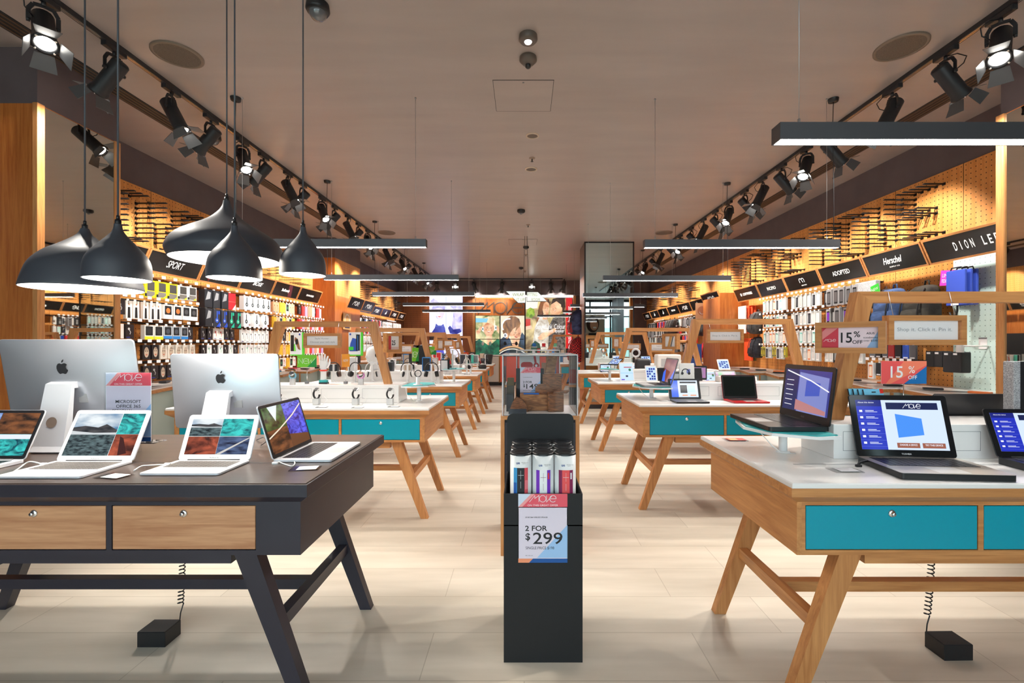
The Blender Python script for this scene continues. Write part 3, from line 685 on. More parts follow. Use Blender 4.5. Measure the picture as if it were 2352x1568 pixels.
# ---------------------------------------------------------------- cable boxes below the tables
def cablebox(x, y, label, xt, yt, rz):
    t = thing('floor_socket_box', (x, y, 0), rz, label, 'socket box')
    b = mb(BLACK).rbox(-.065, .065, -.05, .05, 0, .07, .002, 1).m(BLACKM).box(-.062, .062, -.048, .048, .07, .0715); b.build('box', t)
    c = thing('coiled_cable', (x, y, 0), 0, 'coiled black cable above the %s' % label.replace('black ', ''), 'cable', 'coiled black floor cables')
    p0 = Vector((.055*(1 if rz <= 0 else -1)+0, .053, .05)); p1 = Vector((xt-x, yt-y, .60)); pts = [p0, p0+Vector((.005, 0, .05))]
    n = 26*10
    for i in range(n+1):
        q = (p0+Vector((.005, 0, .09))).lerp(p1, i/n); a = 2*PI*i/10
        q.x += .012*math.cos(a)+.01*math.sin(3*i/n); q.y += .012*math.sin(a); pts.append(q)
    mb(BLACK).tube(pts, .0028, 5).build('cable_coil', c)
cablebox(onz(350, 1484, 0).x, 2.18, 'black socket box on the floor under the charcoal table', onz(376, 1484, 0).x, 2.24, R(0))
cablebox(onz(2205, 1512, 0).x-.02, 2.09, 'black socket box on the floor under the nearest right table', 1.94, 2.20, R(1))

# ---------------------------------------------------------------- laptops
def scr_win(b, W, H):     # blue device page
    b.m(glow(206, 222, 246)).rect(-W/2, -H/2, W/2, H/2, 0).m(glow(30, 46, 180)).rect(-W/2, -H/2, -W*.2, H/2, .0002)
    b.m(glow(20, 30, 120)).rect(-W/2, H*.37, -W*.2, H/2, .0004).m(glow(22, 30, 74)).rect(-W*.15, H*.31, W*.45, H*.45, .0004)
    b.m(glow(70, 140, 235)).poly([(-W*.06, -H*.26), (W*.24, -H*.2), (W*.24, H*.13), (-W*.06, H*.22)], .0004)
    b.m(glow(150, 90, 70)).rect(-W*.09, -H*.46, W*.17, -H*.36, .0004).rect(W*.2, -H*.46, W*.46, -H*.36, .0004)
    b.m(glow(240, 244, 255)).text('CHOOSE A DEVICE', W*.04, -H*.40, H*.035, .0006, bold=.01, width=W*.20).text('TRY THIS DEVICE', W*.33, -H*.40, H*.035, .0006, bold=.01, width=W*.20)
    b.move(W*.15, H*.38, H*.085, H*.008, .0006).text('About this device', -W*.38, H*.45, H*.03, .0006)
    for k in range(6):
        y = H*.27-k*H*.128; b.m(glow(110, 130, 230)).rect(-W*.5, y-H*.072, -W*.2, y-H*.069, .0005).m(glow(240, 244, 255)).rect(-W*.47, y-H*.02, -W*.435, y+H*.022, .0006).rect(-W*.40, y+H*.006, -W*.30, y+H*.016, .0006).rect(-W*.40, y-H*.018, -W*.26, y-H*.010, .0006)
def em_noise(name, c1, c2, sc=(1, 1, 1), ns=8, s=1, **k): return noise_mat(name, s2l(c1), s2l(c2), sc, ns*.45, rough=.12, emis=s, **k)
def scr_land(kind):
    def f(b, W, H):
        sky = em_noise('pic_sky', (70, 120, 160), (225, 232, 235), (3, 3, 9), 5); hill = em_noise('pic_hill', (30, 34, 42), (78, 76, 78), (4, 4, 14), 9)
        grass = em_noise('pic_grass', (14, 26, 34), (92, 112, 116), (6, 6, 20), 16); teal = em_noise('pic_teal', (0, 60, 80), (60, 205, 200), (4, 4, 8), 8, dist=2)
        rock = em_noise('pic_rock', (60, 22, 18), (176, 84, 58), (3, 3, 6), 7, dist=1.5); lake = em_noise('pic_lake', (20, 22, 50), (90, 110, 150), (4, 4, 18), 9)
        sea = em_noise('pic_sea', (30, 80, 170), (180, 205, 240), (4, 4, 10), 7); blue = em_noise('pic_blue', (16, 16, 120), (90, 100, 240), (5, 5, 9), 8, dist=2)
        forest = em_noise('pic_forest', (12, 24, 16), (64, 104, 46), (5, 5, 9), 10); field = em_noise('pic_field', (30, 16, 12), (128, 78, 44), (4, 4, 12), 9)
        def land(x0, x1, y0, y1):
            h = y1-y0; w2 = x1-x0
            b.m(sky).rect(x0, y0, x1, y1, 0).m(hill).poly([(x0, y0+h*.52), (x1, y0+h*.52), (x1, y0+h*.6), (x0+w2*.72, y0+h*.74), (x0+w2*.55, y0+h*.66), (x0+w2*.25, y0+h*.7), (x0, y0+h*.66)], .0002)
            b.m(glow(200, 205, 208)).poly([(x0, y0+h*.48), (x1, y0+h*.46), (x1, y0+h*.54), (x0+w2*.5, y0+h*.53), (x0, y0+h*.58)], .0003).m(grass).rect(x0, y0, x1, y0+h*.49, .0004)
        if kind == 'air13':
            land(-W/2, W*.16, -H/2, H/2); b.m(teal).rect(W*.165, 0, W/2, H/2, 0).m(rock).rect(W*.165, -H/2, W/2, -.001, 0).m(glow(60, 20, 14)).poly([(W*.3, -H/2), (W*.42, -H*.45), (W*.3, -H*.1), (W*.24, -H*.05)], .0003)
        elif kind == 'air11':
            land(-W/2, 0, .001, H/2); b.m(teal).rect(.001, .001, W/2, H/2, 0).m(rock).rect(-W/2, -H/2, 0, -.001, 0).m(lake).rect(.001, -H/2, W/2, -.001, 0)
            b.m(glow(200, 196, 190)).poly([(.0, -H*.5), (W*.5, -H*.02), (W*.5, -H*.05), (.02, -H*.5)], .0004)
        elif kind == 'pro':
            b.m(forest).rect(-W/2, 0, 0, H/2, 0).m(glow(215, 225, 228)).poly([(-W*.36, H*.5), (-W*.12, H*.5), (-W*.24, H*.16)], .0002).m(blue).rect(.001, -H/2, W/2, H/2, 0).m(field).rect(-W/2, -H/2, .0, -.001, 0).m(glow(96, 60, 34)).poly([(0, -H/2), (W*.5, -H*.5), (W*.5, -H*.32), (0, -H*.2)], .0003)
            b.m(glow(236, 222, 200)).line([(-W*.5, -H*.16), (-W*.2, -H*.02), (W*.2, H*.2), (W*.5, H*.42)], .006, .0004)
        else:
            b.m(sea).rect(-W/2, -H/2, -W*.05, H/2, 0).m(field).rect(-W*.045, 0, W/2, H/2, 0).m(teal).rect(-W*.045, -H/2, W/2, -.001, 0).m(glow(220, 228, 236)).rect(-W*.045, -H*.12, W/2, -.002, .0002)
    return f
def scr_dark(b, W, H): b.m(pr('dark_screen', s2l((22, 28, 26)), .08)).rect(-W/2, -H/2, W/2, H/2, 0)
def scr_asus(b, W, H):
    b.m(glow(52, 58, 130)).rect(-W/2, -H/2, W/2, H/2, 0).m(glow(26, 36, 84)).rect(-W/2, -H/2, -W*.18, H/2, .0002).m(glow(120, 130, 190)).poly([(-W*.16, -H/2), (W*.46, -H/2), (W*.46, H*.36), (-W*.16, H*.44)], .0003)
    b.m(glow(60, 84, 180)).poly([(0, -H*.12), (W*.3, -H*.06), (W*.3, H*.22), (0, H*.26)], .0004).m(glow(176, 120, 120)).poly([(-W*.2, -H*.47), (W*.45, -H*.47), (W*.45, -H*.38), (-W*.2, -H*.22)], .0005).m(glow(236, 236, 240)).line([(-W*.46, H*.46), (W*.1, H*.26), (W*.48, H*.06)], .006, .0006)
    for k in range(6): b.rect(-W*.45, H*.22-k*H*.12, -W*.28, H*.235-k*H*.12, .0007)
def scr_purple(b, W, H):
    b.m(em_noise('pic_dusk', (92, 42, 40), (150, 84, 62), (2, 2, 3), 4)).rect(-W/2, -H/2, W/2, H/2, 0).m(glow(70, 110, 235)).poly([(-W*.5, -H/2), (-W*.1, -H/2), (-W*.28, H*.05), (-W*.42, -H*.1)], .0003).poly([(W*.2, -H/2), (W*.5, -H/2), (W*.5, H*.1)], .0003)
def scr_page(b, W, H):
    b.m(glow(214, 226, 248)).rect(-W/2, -H/2, W/2, H/2, 0).m(glow(70, 110, 230)).rect(-W/2, -H/2, -W*.24, H/2, .0002).m(glow(24, 24, 30)).rect(-W*.16, -H*.25, W*.1, H*.22, .0003).rect(-W*.16, H*.33, W*.45, H*.43, .0003).m(glow(232, 150, 90)).rect(-W*.1, -H*.42, W*.1, -H*.36, .0003).rect(W*.2, -H*.42, W*.42, -H*.36, .0003).m(glow(190, 220, 250)).rect(W*.12, -H*.2, W*.4, H*.2, .0004)
def laptop(loc, rz, W, D, H, lean, label, art, body=ALUL, bezel=WHITEM, keys=BLACK, th=.014, bz=(.016, .016, .03), brand=None, lidback=None, name='open_laptop', brandmat=None, deckmat=None, group=None):
    t = thing(name, loc, rz, label, 'laptop', group)
    b = mb(body); hd = D/2
    P = rr(W, D, .012)
    b.prism(P, .002, th, smooth=False)
    b.m(deckmat or body).prism(rr(W-.004, D-.004, .011), th, th+.0008)
    b.build('base', t)
    b = mb(deckmat or keys); kw = W*.84; y0 = hd-.025; y1 = -hd+D*.42
    rows = 6; rh = (y0-y1)/rows
    b = mb(keys)
    for r_ in range(rows):
        n = 13; kk = kw/n
        for k in range(n):
            if r_ == 5 and 3 < k < 8:
                if k == 4: b.box(-kw/2+4*kk+.001, -kw/2+8*kk-.001, y1+.001, y1+rh-.001, th+.0008, th+.0022)
                continue
            x = -kw/2+k*kk; y = y0-(r_+1)*rh
            b.box(x+.0012, x+kk-.0012, y+.0012, y+rh-.0012, th+.0008, th+.0022)
    b.build('keyboard', t)
    mb(pr('trackpad', s2l((205, 203, 200)) if body is ALUL else (.06, .055, .05), .3)).box(-W*.14, W*.14, -hd+.012, -hd+D*.36, th+.0008, th+.0012).build('trackpad', t)
    M = T(0, hd-.004, th) @ RX(-lean)       # lid plane: local x, z up, facing -Y
    lid = mb(lidback or body); lid.M = M @ FRONT @ T(0, H/2, 0)
    lid.prism(rr(W, H, .012), -.006, -.001); lid.m(bezel).prism(rr(W-.003, H-.003, .011), -.001, .0002)
    lo = lid.build('lid', t)
    s = mb(BLACK); s.M = M @ FRONT @ T(0, H/2+(bz[2]-bz[1])/2, .0008)
    art(s, W-2*bz[0], H-bz[1]-bz[2]); s.build('screen', lo)
    if brand:
        l = mb(brandmat or GREYP); l.M = M @ FRONT @ T(0, bz[2]*.45, .0008); l.text(brand, 0, 0, bz[2]*.22); l.build('maker_lettering', lo)
    mb(BLACK).cyl((-W*.36, hd-.004, th), (W*.36, hd-.004, th), .004).build('hinge', t)
    return t
laptop((-1.809, 1.828, TZ), 0, .325, .235, .222, R(26), 'open silver laptop with mountain picture at the left front of the charcoal table', scr_land('air13'), keys=pr('keys_grey', s2l((90, 86, 84)), .5), brand='MacBook Air', bz=(.016, .016, .022), th=.009)
laptop((-1.314, 1.855, TZ), 0, .305, .205, .195, R(22), 'smaller open silver laptop with four-picture screen in the middle of the charcoal table', scr_land('air11'), keys=pr('keys_grey', s2l((90, 86, 84)), .5), brand='MacBook Air', bz=(.02, .018, .024), th=.009)
laptop((-.94, 2.13, TZ), R(90), .36, .247, .236, R(17), 'open silver laptop with black bezel turned sideways at the aisle end of the charcoal table', scr_land('pro'), bezel=BLACK, bz=(.014, .014, .018), th=.011)
laptop((-2.27, 1.83, TZ), 0, .33, .235, .215, R(24), 'silver laptop with black bezel cut off by the left picture edge', scr_land('left'), bezel=BLACK, bz=(.014, .014, .016))
BLK = pr('laptop_black', (.016, .016, .018), .3)
laptop((1.60, 1.815, TZ), R(-5), .395, .262, .262, R(14), 'open black laptop with blue device page in front of the nearest right riser', scr_win, body=BLK, bezel=pr('gloss_bezel', (.01, .01, .011), .08), brand='TOSHIBA', deckmat=pr('silver_deck', s2l((176, 168, 158)), .35, .5), th=.024, bz=(.024, .022, .030), brandmat=PAPER)
laptop((2.15, 1.80, TZ), R(-4), .36, .24, .205, R(20), 'second open black laptop with blue device page cut off by the right picture edge', scr_win, body=BLK, bezel=pr('gloss_bezel', (.01, .01, .011), .08), brand='TOSHIBA', th=.028, bz=(.022, .018, .024), brandmat=PAPER)
laptop((1.205, 2.215, TZ+.117), R(-90), .395, .265, .262, R(7), 'large open black laptop with glossy reflections resting on the raised white tray', scr_asus, body=BLK, bezel=BLK, brand='ASUS', bz=(.02, .022, .036), brandmat=GREYP, th=.02)
laptop((2.19, 2.412, TZ), R(180), .42, .22, .25, R(16), 'black laptop seen from behind across the nearest right riser', scr_dark, body=BLK, bezel=BLK, th=.02)
laptop((1.425, 3.98, TZ), 0, .28, .20, .185, R(18), 'black tablet laptop with blue page on the second right table', scr_page, body=BLK, bezel=BLK, keys=GREYP, deckmat=GREYP, bz=(.022, .016, .018), group=None)
laptop((1.92, 3.99, TZ), 0, .305, .22, .215, R(14), 'small red laptop with dark screen on the second right table', scr_dark, body=pr('laptop_red', s2l((196, 40, 44)), .3), bezel=BLK, bz=(.016, .016, .026))
laptop((1.19, 4.28, TZ+.117), R(-90), .35, .24, .25, R(16), 'silver laptop with brown and blue wallpaper on the second raised tray', scr_purple, body=pr('grey_alu', s2l((170, 172, 176)), .35, .5), bezel=BLK, bz=(.014, .014, .02))

# raised trays on poles
def tray(x, y, label, z=TZ, h=.10, s=1.0, item=None, mat=TEALM):
    t = thing('tray_stand', (x, y, z), 0, label, 'display stand', 'raised hexagonal trays at the aisle ends')
    P = [(-.17, .03), (-.12, -.13), (.03, -.22), (.135, -.20), (.135, .17), (.06, .26), (-.12, .22)]
    if x < 0: P = [(-a, c) for a, c in P][::-1]
    P = [(a*s, c*s) for a, c in P]
    mb(WHITEM).prism(P, h, h+.012).build('tray', t)
    mb(mat).prism([(a*.94, c*.94) for a, c in P], h+.012, h+.016).build('tray_mat', t)
    mb(WHITEM).cyl((0, 0, .004), (0, 0, h), .018, n=20).lathe([(.03, 0), (.03, .004), (.018, .006)], 20).build('pole', t)
    mb(CORDW).tube([(-.13*s, -.05, h), (-.10*s, -.09, h*.5), (-.04*s, -.06, .01), (.03, -.05, .004)], .0022, 5).build('cord', t)
    return t
tray(1.20, 2.14, 'white hexagonal tray on a pole carrying the large black laptop')
tray(1.18, 4.28, 'white hexagonal tray on a pole on the second right table')
tray(1.19, 6.42, 'white tray with turquoise mat on the third right table', h=.14, s=.9)
tray(-.93, 4.08, 'white tray with turquoise mat holding a wristband on the nearest white left table', h=.13, s=.85)
tray(-.93, 6.1, 'white tray with turquoise mat on the second white left table', h=.16, s=.9)
tray(-.93, 8.0, 'white tray with turquoise mat on the third white left table', h=.16, s=.9)

# all-in-one computers
def apple(b, h, z):
    k = h; B = lambda pts: b.poly([(x*k, y*k) for x, y in pts], z)
    import_pts = [(0, .26), (.10, .30), (.22, .33), (.33, .29), (.40, .22), (.31, .12), (.285, 0), (.33, -.12), (.43, -.19), (.36, -.34), (.25, -.47), (.15, -.49), (.06, -.45), (-.03, -.44), (-.12, -.47), (-.2, -.49), (-.30, -.40), (-.38, -.24), (-.41, -.05), (-.38, .12), (-.28, .27), (-.15, .32), (-.07, .29)]
    B(import_pts); B([(.0, .36), (.02, .47), (.10, .57), (.19, .62), (.18, .50), (.11, .40)])
def imac(x, y, W, H, zb, lean, label, sw):
    t = thing('all_in_one_computer', (x, y, TZ), 0, label, 'computer', None)
    M = T(0, 0, zb) @ RX(lean)      # back faces -Y, top leans towards the camera
    n = 12; loops = []
    dep = lambda x_, z_: -.004-.040*(1-abs(2*x_/W)**2.2)*(1-abs(2*z_/H)**2.2)
    for sc in (1.0, .985, .95, .88, .78, .66, .52, .38, .24, .1):
        def dens(P):
            o2 = []
            for i_ in range(len(P)):
                a_, b_ = P[i_], P[(i_+1) % len(P)]; n_ = 8 if math.hypot(a_[0]-b_[0], a_[1]-b_[1]) > .04*sc else 1
                o2 += [(a_[0]+(b_[0]-a_[0])*q_/n_, a_[1]+(b_[1]-a_[1])*q_/n_) for q_ in range(n_)]
            return o2
        loops.append([M @ Vector((px, dep(px, pz), H/2+pz)) for px, pz in dens(rr(W*sc, H*sc, .018*sc, 5))])
    loops.insert(0, [M @ Vector((px, 0, H/2+pz)) for px, pz in dens(rr(W, H, .018, 5))] if False else [Vector(v) + (M.to_3x3() @ Vector((0, .004, 0))) for v in loops[0]])
    b = mb(ALU).loft(loops, True, True); o = b.build('rear_shell', t)
    f = mb(BLACK); f.M = M; f.box(-W/2+.002, W/2-.002, .0, .004, .002, H-.002); f.build('screen_glass', t)
    l = mb(INK); l.M = M @ T(0, -.0425, H*.70) @ FRONT
    apple(l, H*.15, .0); lo = l.build('rear_logo', o)
    for p in lo.data.vertices: pass
    v = mb(pr('vent_grey', (.3, .3, .31), .5)); v.M = M
    v.box(.055, .095, -.0405, -.034, H*.30, H*.40); v.build('port_vent', o)
    s = sw/2; zt = zb+H*.52; yt = -.040-math.sin(lean)*H*.5
    prof = [(yt-.001, zt), (yt-.03, zt-.01), (-.125-.03, .03), (-.135-.035, .008), (-.16, .001), (.06, .001), (.06, .009), (-.10, .012), (-.115, .03), (yt-.018, zt-.03), (yt-.001, zt-.03)]
    sb = mb(ALUL)
    n = len(prof); vs = [(-s*(1 if z > .1 else 1.12), y_, z) for y_, z in prof]+[(s*(1 if z > .1 else 1.12), y_, z) for y_, z in prof]
    sb.add(vs, [tuple(range(n)), tuple(range(2*n-1, n-1, -1))]+[(i, n+i, n+(i+1) % n, (i+1) % n) for i in range(n)])
    so = sb.build('stand', t)
    mb(pr('hole_shadow', s2l((120, 105, 95)), .6)).at(T(0, 0, 0)).build('x', t) if False else None
    yy = yt-.03+(-.155-(yt-.03))*.62; zz = zt-.01+(.03-(zt-.01))*.62
    ang = math.atan2((yt-.03)+.155, zt-.04)
    c = mb(pr('hole_shadow', s2l((120, 105, 95)), .6)); c.M = T(0, yy-.002, zz) @ RX(-ang) @ FRONT; c.disc(0, 0, sw*.2, 0, 24); c.build('cable_hole', so)
    return t
imac(-2.185, 2.27, .648, .428, .10, R(9), 'large silver all-in-one computer seen from behind at the left of the charcoal table', .125)
imac(-1.462, 2.29, .528, .370, .085, R(6), 'smaller silver all-in-one computer seen from behind next to the offer sign', .11)

# offer sign in acrylic holder, on a clear block
def offer(b, W, H, kind):
    b.m(PAPER).rect(-W/2, -H/2, W/2, H/2, 0).m(flat(226, 214, 228)).rect(-W/2+.002, -H/2, W/2-.002, H*.3, .0002)
    b.m(flat(232, 88, 104)).poly([(-W/2, H*.31), (W/2, H*.31), (W/2, H/2), (-W*.24, H/2)], .0003).m(flat(214, 222, 240)).poly([(-W/2, H*.31), (-W/2, H/2), (-W*.24, H/2)], .0003).m(flat(240, 160, 160)).poly([(-W*.5, H*.31), (-W*.42, H*.31), (-W*.16, H/2), (-W*.24, H/2)], .0004)
    b.m(flat(160, 196, 236)).poly([(-W*.12, -H*.43), (W/2, -H*.43), (W/2, H*.05)], .0003).m(flat(20, 84, 156)).poly([(-W*.28, -H/2), (W*.5, -H/2), (W*.5, -H*.44), (-W*.2, -H*.44)], .0004).m(flat(240, 150, 110)).poly([(-W/2, -H/2), (-W*.28, -H/2), (-W*.2, -H*.44), (-W/2, -H*.44)], .0004)
    b.m(PAPER).move(-W*.0, H*.43, H*.095, .0022*H/.3, .0006).text('ON THIS GREAT OFFER', 0, H*.335, H*.026, .0006, width=W*.62)
    b.m(INK)
    if kind == 'office':
        b.text('MICROSOFT', 0, H*.08, H*.045, .0006, bold=.008, width=W*.56).text('OFFICE 365', 0, H*.012, H*.045, .0006, bold=.008, width=W*.54).text('PERSONAL', -W*.12, -H*.056, H*.045, .0006, bold=.008, width=W*.46).text('XS1968', W*.25, -H*.062, H*.025, .0006, bold=.01)
        b.text('valued at $89', 0, -H*.125, H*.04, .0006, bold=.008, width=W*.6).text('included with any', 0, -H*.185, H*.022, .0006).text('Apple Mac computer purchase', 0, -H*.228, H*.022, .0006, width=W*.76).text('Terms and conditions apply', 0, -H*.39, H*.012, .0006, width=W*.6)
    else:
        b.text('UE BOOM WIRELESS SPEAKER', -W*.13, H*.16, H*.018, .0006, bold=.01, width=W*.46).text('2 FOR', -W*.36, 0, H*.075, .0006, bold=.02, align='l', width=W*.45)
        b.text('$', -W*.305, -H*.12, H*.10, .0006, bold=.02).text('299' if kind == '299' else '149', W*.10, -H*.145, H*.165, .0006, bold=.008, width=W*.6).text('SINGLE PRICE $198', -W*.06, -H*.285, H*.038, .0006, width=W*.58).text('offer ends soon', -W*.28, -H*.395, H*.012, .0006)
t = thing('acrylic_sign_holder', (-1.80, 2.10, TZ+.052), 0, 'acrylic holder with pink and white office software offer between the two silver computers', 'sign holder')
mb(ACRYL).box(-.108, .108, -.005, -.0025, 0, .322).box(-.108, .108, .0015, .004, 0, .322).box(-.108, .13, -.02, .06, -.001, .003).build('holder', t)
b = mb(PAPER).box(-.103, .103, -.001, .001, .006, .318); b.M = T(0, -.0012, .162) @ FRONT; offer(b, .206, .312, 'office'); b.build('printed_card', t)
t = thing('acrylic_block', (-1.80, 2.10, TZ), 0, 'clear acrylic block under the office software offer sign', 'acrylic block')
mb(ACRYL).rbox(-.11, .02, -.05, .05, 0, .05, .002, 1).build('block', t)
# price cards and cords
def pricecard(x, y, rz, label, z=TZ, dark=False, s=1):
    t = thing('price_card', (x, y, z), rz, label, 'price card', 'small price cards lying on the tables')
    mb(ACRYL).box(-.055*s, .055*s, -.035*s, .035*s, 0, .003).build('card_holder', t)
    b = mb(PAPER).box(-.03*s, .045*s, -.026*s, .026*s, .003, .0036).m(flat(150, 150, 155))
    for k in range(3): b.rect(-.03*s, .018*s-k*.014, .03*s-k*.01, .020*s-k*.014, .0038)
    if dark: b.m(flat(225, 70, 50)).rect(-.04*s, -.03*s, .05*s, .03*s, .0039).m(flat(240, 200, 120)).rect(-.03*s, -.02*s, .01*s, .02*s, .004)
    b.build('card', t); return t
for px, py, rz, lb in ((262, 1094, -12, 'price card lying in front of the mountain-picture laptop'), (702, 1076, 10, 'price card lying beside the sideways silver laptop'), (1940, 1080, 0, 'price card lying at the left of the black device-page laptop')):
    p = onz(px, py, TZ); pricecard(p.x, p.y, R(rz), lb)
p = onz(1688, 1010, TZ); pricecard(p.x, p.y, 0, 'orange and red price card at the far corner of the nearest right table', dark=True)
for i, (px, py) in enumerate(((740, 935), (822, 936), (905, 934), (1525, 921), (1585, 905))):
    p = onz(px, py, TZ); pricecard(p.x, p.y, 0, '%s price card lying on the second-row tables, counted from the left' % ('first', 'second', 'third', 'fourth', 'fifth')[i], s=.8)
def cord(pts, label, r=.0025, mat=CORDW, plug=True):
    p0 = Vector(pts[0]); t = thing('charging_cord', p0, 0, label, 'cord')
    P = [Vector(p)-p0 for p in pts]; Q = []
    for i in range(len(P)-1):
        for k in range(5):
            u = k/5; a = P[max(i-1, 0)]; c = P[min(i+2, len(P)-1)]; b0 = P[i]; b1 = P[i+1]
            Q.append(.5*((2*b0)+(b1-a)*u+(2*a-5*b0+4*b1-c)*u*u+(3*b0-a-3*b1+c)*u**3))
    Q.append(P[-1]); mb(mat).tube(Q, r, 6).build('cable', t)
    if plug: mb(mat).rbox(-.012, .012, -.006, .006, -.004, .006, .002, 1).build('plug', t)
O = lambda px, py, z=TZ+.003: tuple(onz(px, py, z))
cord([O(100, 1066, .91), O(75, 1060, .925), O(62, 1062, .915), O(45, 1074), O(30, 1084)], 'white cord looping between the left laptops on the charcoal table')
cord([O(385, 1066, .91), O(345, 1068, .915), O(325, 1070, .91), O(308, 1080)], 'white cord leaving the smaller silver laptop')
cord([O(632, 1064), O(650, 1058), O(676, 1060), O(672, 1070), O(655, 1066), O(640, 1060)], 'tangled white cord at the corner of the sideways silver laptop')
cord([O(590, 1010), O(605, 1004, .93), O(612, 1012, .93), O(600, 1022)], 'grey cord looping behind the smaller silver laptop', mat=GREYP, plug=False)
cord([O(1972, 1070), O(1975, 1062, .915), O(1990, 1058, .92)], 'black tether clipped to the left hinge of the device-page laptop', .005, BLACK)
# ---------------------------------------------------------------- cardboard display bin with speaker tubes
CARD = pr('black_card', s2l((19, 20, 23)), .6)
bx0, bx1, by0, by1, bh = -.090, .257, 2.03, 2.40, .742
t = thing('cardboard_display_bin', ((bx0+bx1)/2, (by0+by1)/2, 0), 0, 'tall black cardboard bin with rounded header in the middle of the aisle', 'display bin')
W2 = (bx1-bx0)/2; D2 = (by1-by0)/2; tk = .005
b = mb(CARD).box(-W2, W2, -D2, -D2+tk, 0, bh).box(-W2, W2, D2-tk, D2, 0, bh).box(-W2, -W2+tk, -D2+tk, D2-tk, 0, bh).box(W2-tk, W2, -D2+tk, D2-tk, 0, bh).box(-W2, W2, -D2, D2, .60, .605)
b.build('bin_body', t)
b = mb(CARD); hw = .172
P = [(-hw, 0), (hw, 0)]+[(hw-.03+.03*math.cos(a), .37-.03+.03*math.sin(a)) for a in [PI/2*i/6 for i in range(7)]]+[(-hw+.03+.03*math.cos(a), .37-.03+.03*math.sin(a)) for a in [PI/2+PI/2*i/6 for i in range(7)]]
b.M = T(0, D2-.012, .67) @ FRONT; b.prism(P, -.003, .003); b.build('header_card', t)
b = mb(PAPER); q0 = at(1190.5, 1134, by0); q1 = at(1303, 1291, by0); cx = (q0.x+q1.x)/2-(bx0+bx1)/2; cz = (q0.z+q1.z)/2
b.M = T(cx, -D2-.0015, cz) @ FRONT; b.prism([(-.108, -.151), (.108, -.151), (.108, .151), (-.108, .151)], -.001, .0); offer(b, .216, .302, '299'); b.build('offer_poster', t)
tcol = [((28, 30, 36), (60, 150, 205), (222, 80, 90)), ((238, 238, 240), (120, 50, 190), (120, 50, 190)), ((232, 82, 84), (130, 30, 80), (130, 30, 80))]
nm = ['black and blue', 'white and purple', 'coral and plum']
for j in range(3):
    for i in range(3):
        x = bx0+.056+i*.1005+(.004 if i == 2 else 0); x = bx0+.075+i*.1+.002*j; y = by0+.065+j*.112
        lb = ('front-row white speaker tube showing a %s speaker' % nm[i]) if j == 0 else 'white speaker tube with black lid in the %s row of the bin, %s column' % (('', 'middle', 'back')[j], ('left', 'centre', 'right')[i])
        t = thing('speaker_tube_box', (x, y, .606), 0, lb, 'packaged speaker', 'speaker tubes in the cardboard bin')
        r_ = .0485; n = 32; hgt = .298
        ang = [2*PI*k/n for k in range(n)]
        sq = lambda a: r_*(1+.07*abs(math.sin(2*a))**2)
        b = mb(WHITEM)
        b.loft([[(sq(a)*math.cos(a), sq(a)*math.sin(a), z) for a in ang] for z in (0, hgt)], True, True).build('tube_body', t)
        b = mb(BLACK).lathe([(.0, hgt+.006), (.03, hgt+.007), (.047, hgt+.010), (.05, hgt+.006), (.0505, hgt-.001)], 32).m(pr('lid_ring', (.03, .04, .05), .3)).lathe([(.034, hgt+.0085), (.031, hgt+.0095), (.028, hgt+.0085)], 24); b.build('lid', t)
        if j == 0:
            def wrap(bb, u0, u1, z0, z1, off=.0012):
                vs = []; K = 6
                for kk in range(K+1):
                    a = -PI/2+(u0+(u1-u0)*kk/K)/r_; rad = sq(a)+off; vs += [(rad*math.cos(a), rad*math.sin(a), z0), (rad*math.cos(a), rad*math.sin(a), z1)]
                bb.add(vs, [(2*kk, 2*kk+2, 2*kk+3, 2*kk+1) for kk in range(K)])
            m_, s1, s2 = tcol[i]; top = (.245, .235, .235)[i]
            b = mb(flat(*s1)); wrap(b, -.031, -.016, 0, top); b.m(flat(*s2)); wrap(b, .016, .031, 0, top); b.m(flat(*m_)); wrap(b, -.016, .016, 0, top)
            if i == 0: b.m(flat(230, 120, 130)); wrap(b, .018, .031, .15, .19, .0016); b.m(flat(30, 90, 170)); wrap(b, -.031, -.018, .13, .18, .0016)
            b.m(flat(225, 225, 228) if i != 1 else flat(130, 60, 90)); wrap(b, -.0005, .0005, top-.05, top-.012, .002); wrap(b, -.012, .012, top-.033, top-.0315, .002); wrap(b, -.0005, .0005, top-.09, top-.06, .002)
            b.m(flat(230, 60, 40) if i == 1 else PAPER)
            if i: wrap(b, .019, .025, top-.04, top-.012, .002)
            b.build('speaker_picture', t)
            b = mb(flat(60, 90, 150)); b.M = T(-.012, -r_-.002, .268 if i == 0 else .258) @ FRONT; b.text('ue', 0, 0, .012, 0, bold=.02).m(GREYP).text('ultimate ears', .030, .002, .004, 0, width=.030).text('BOOM', .026, -.004, .003, 0); b.build('lettering', t)

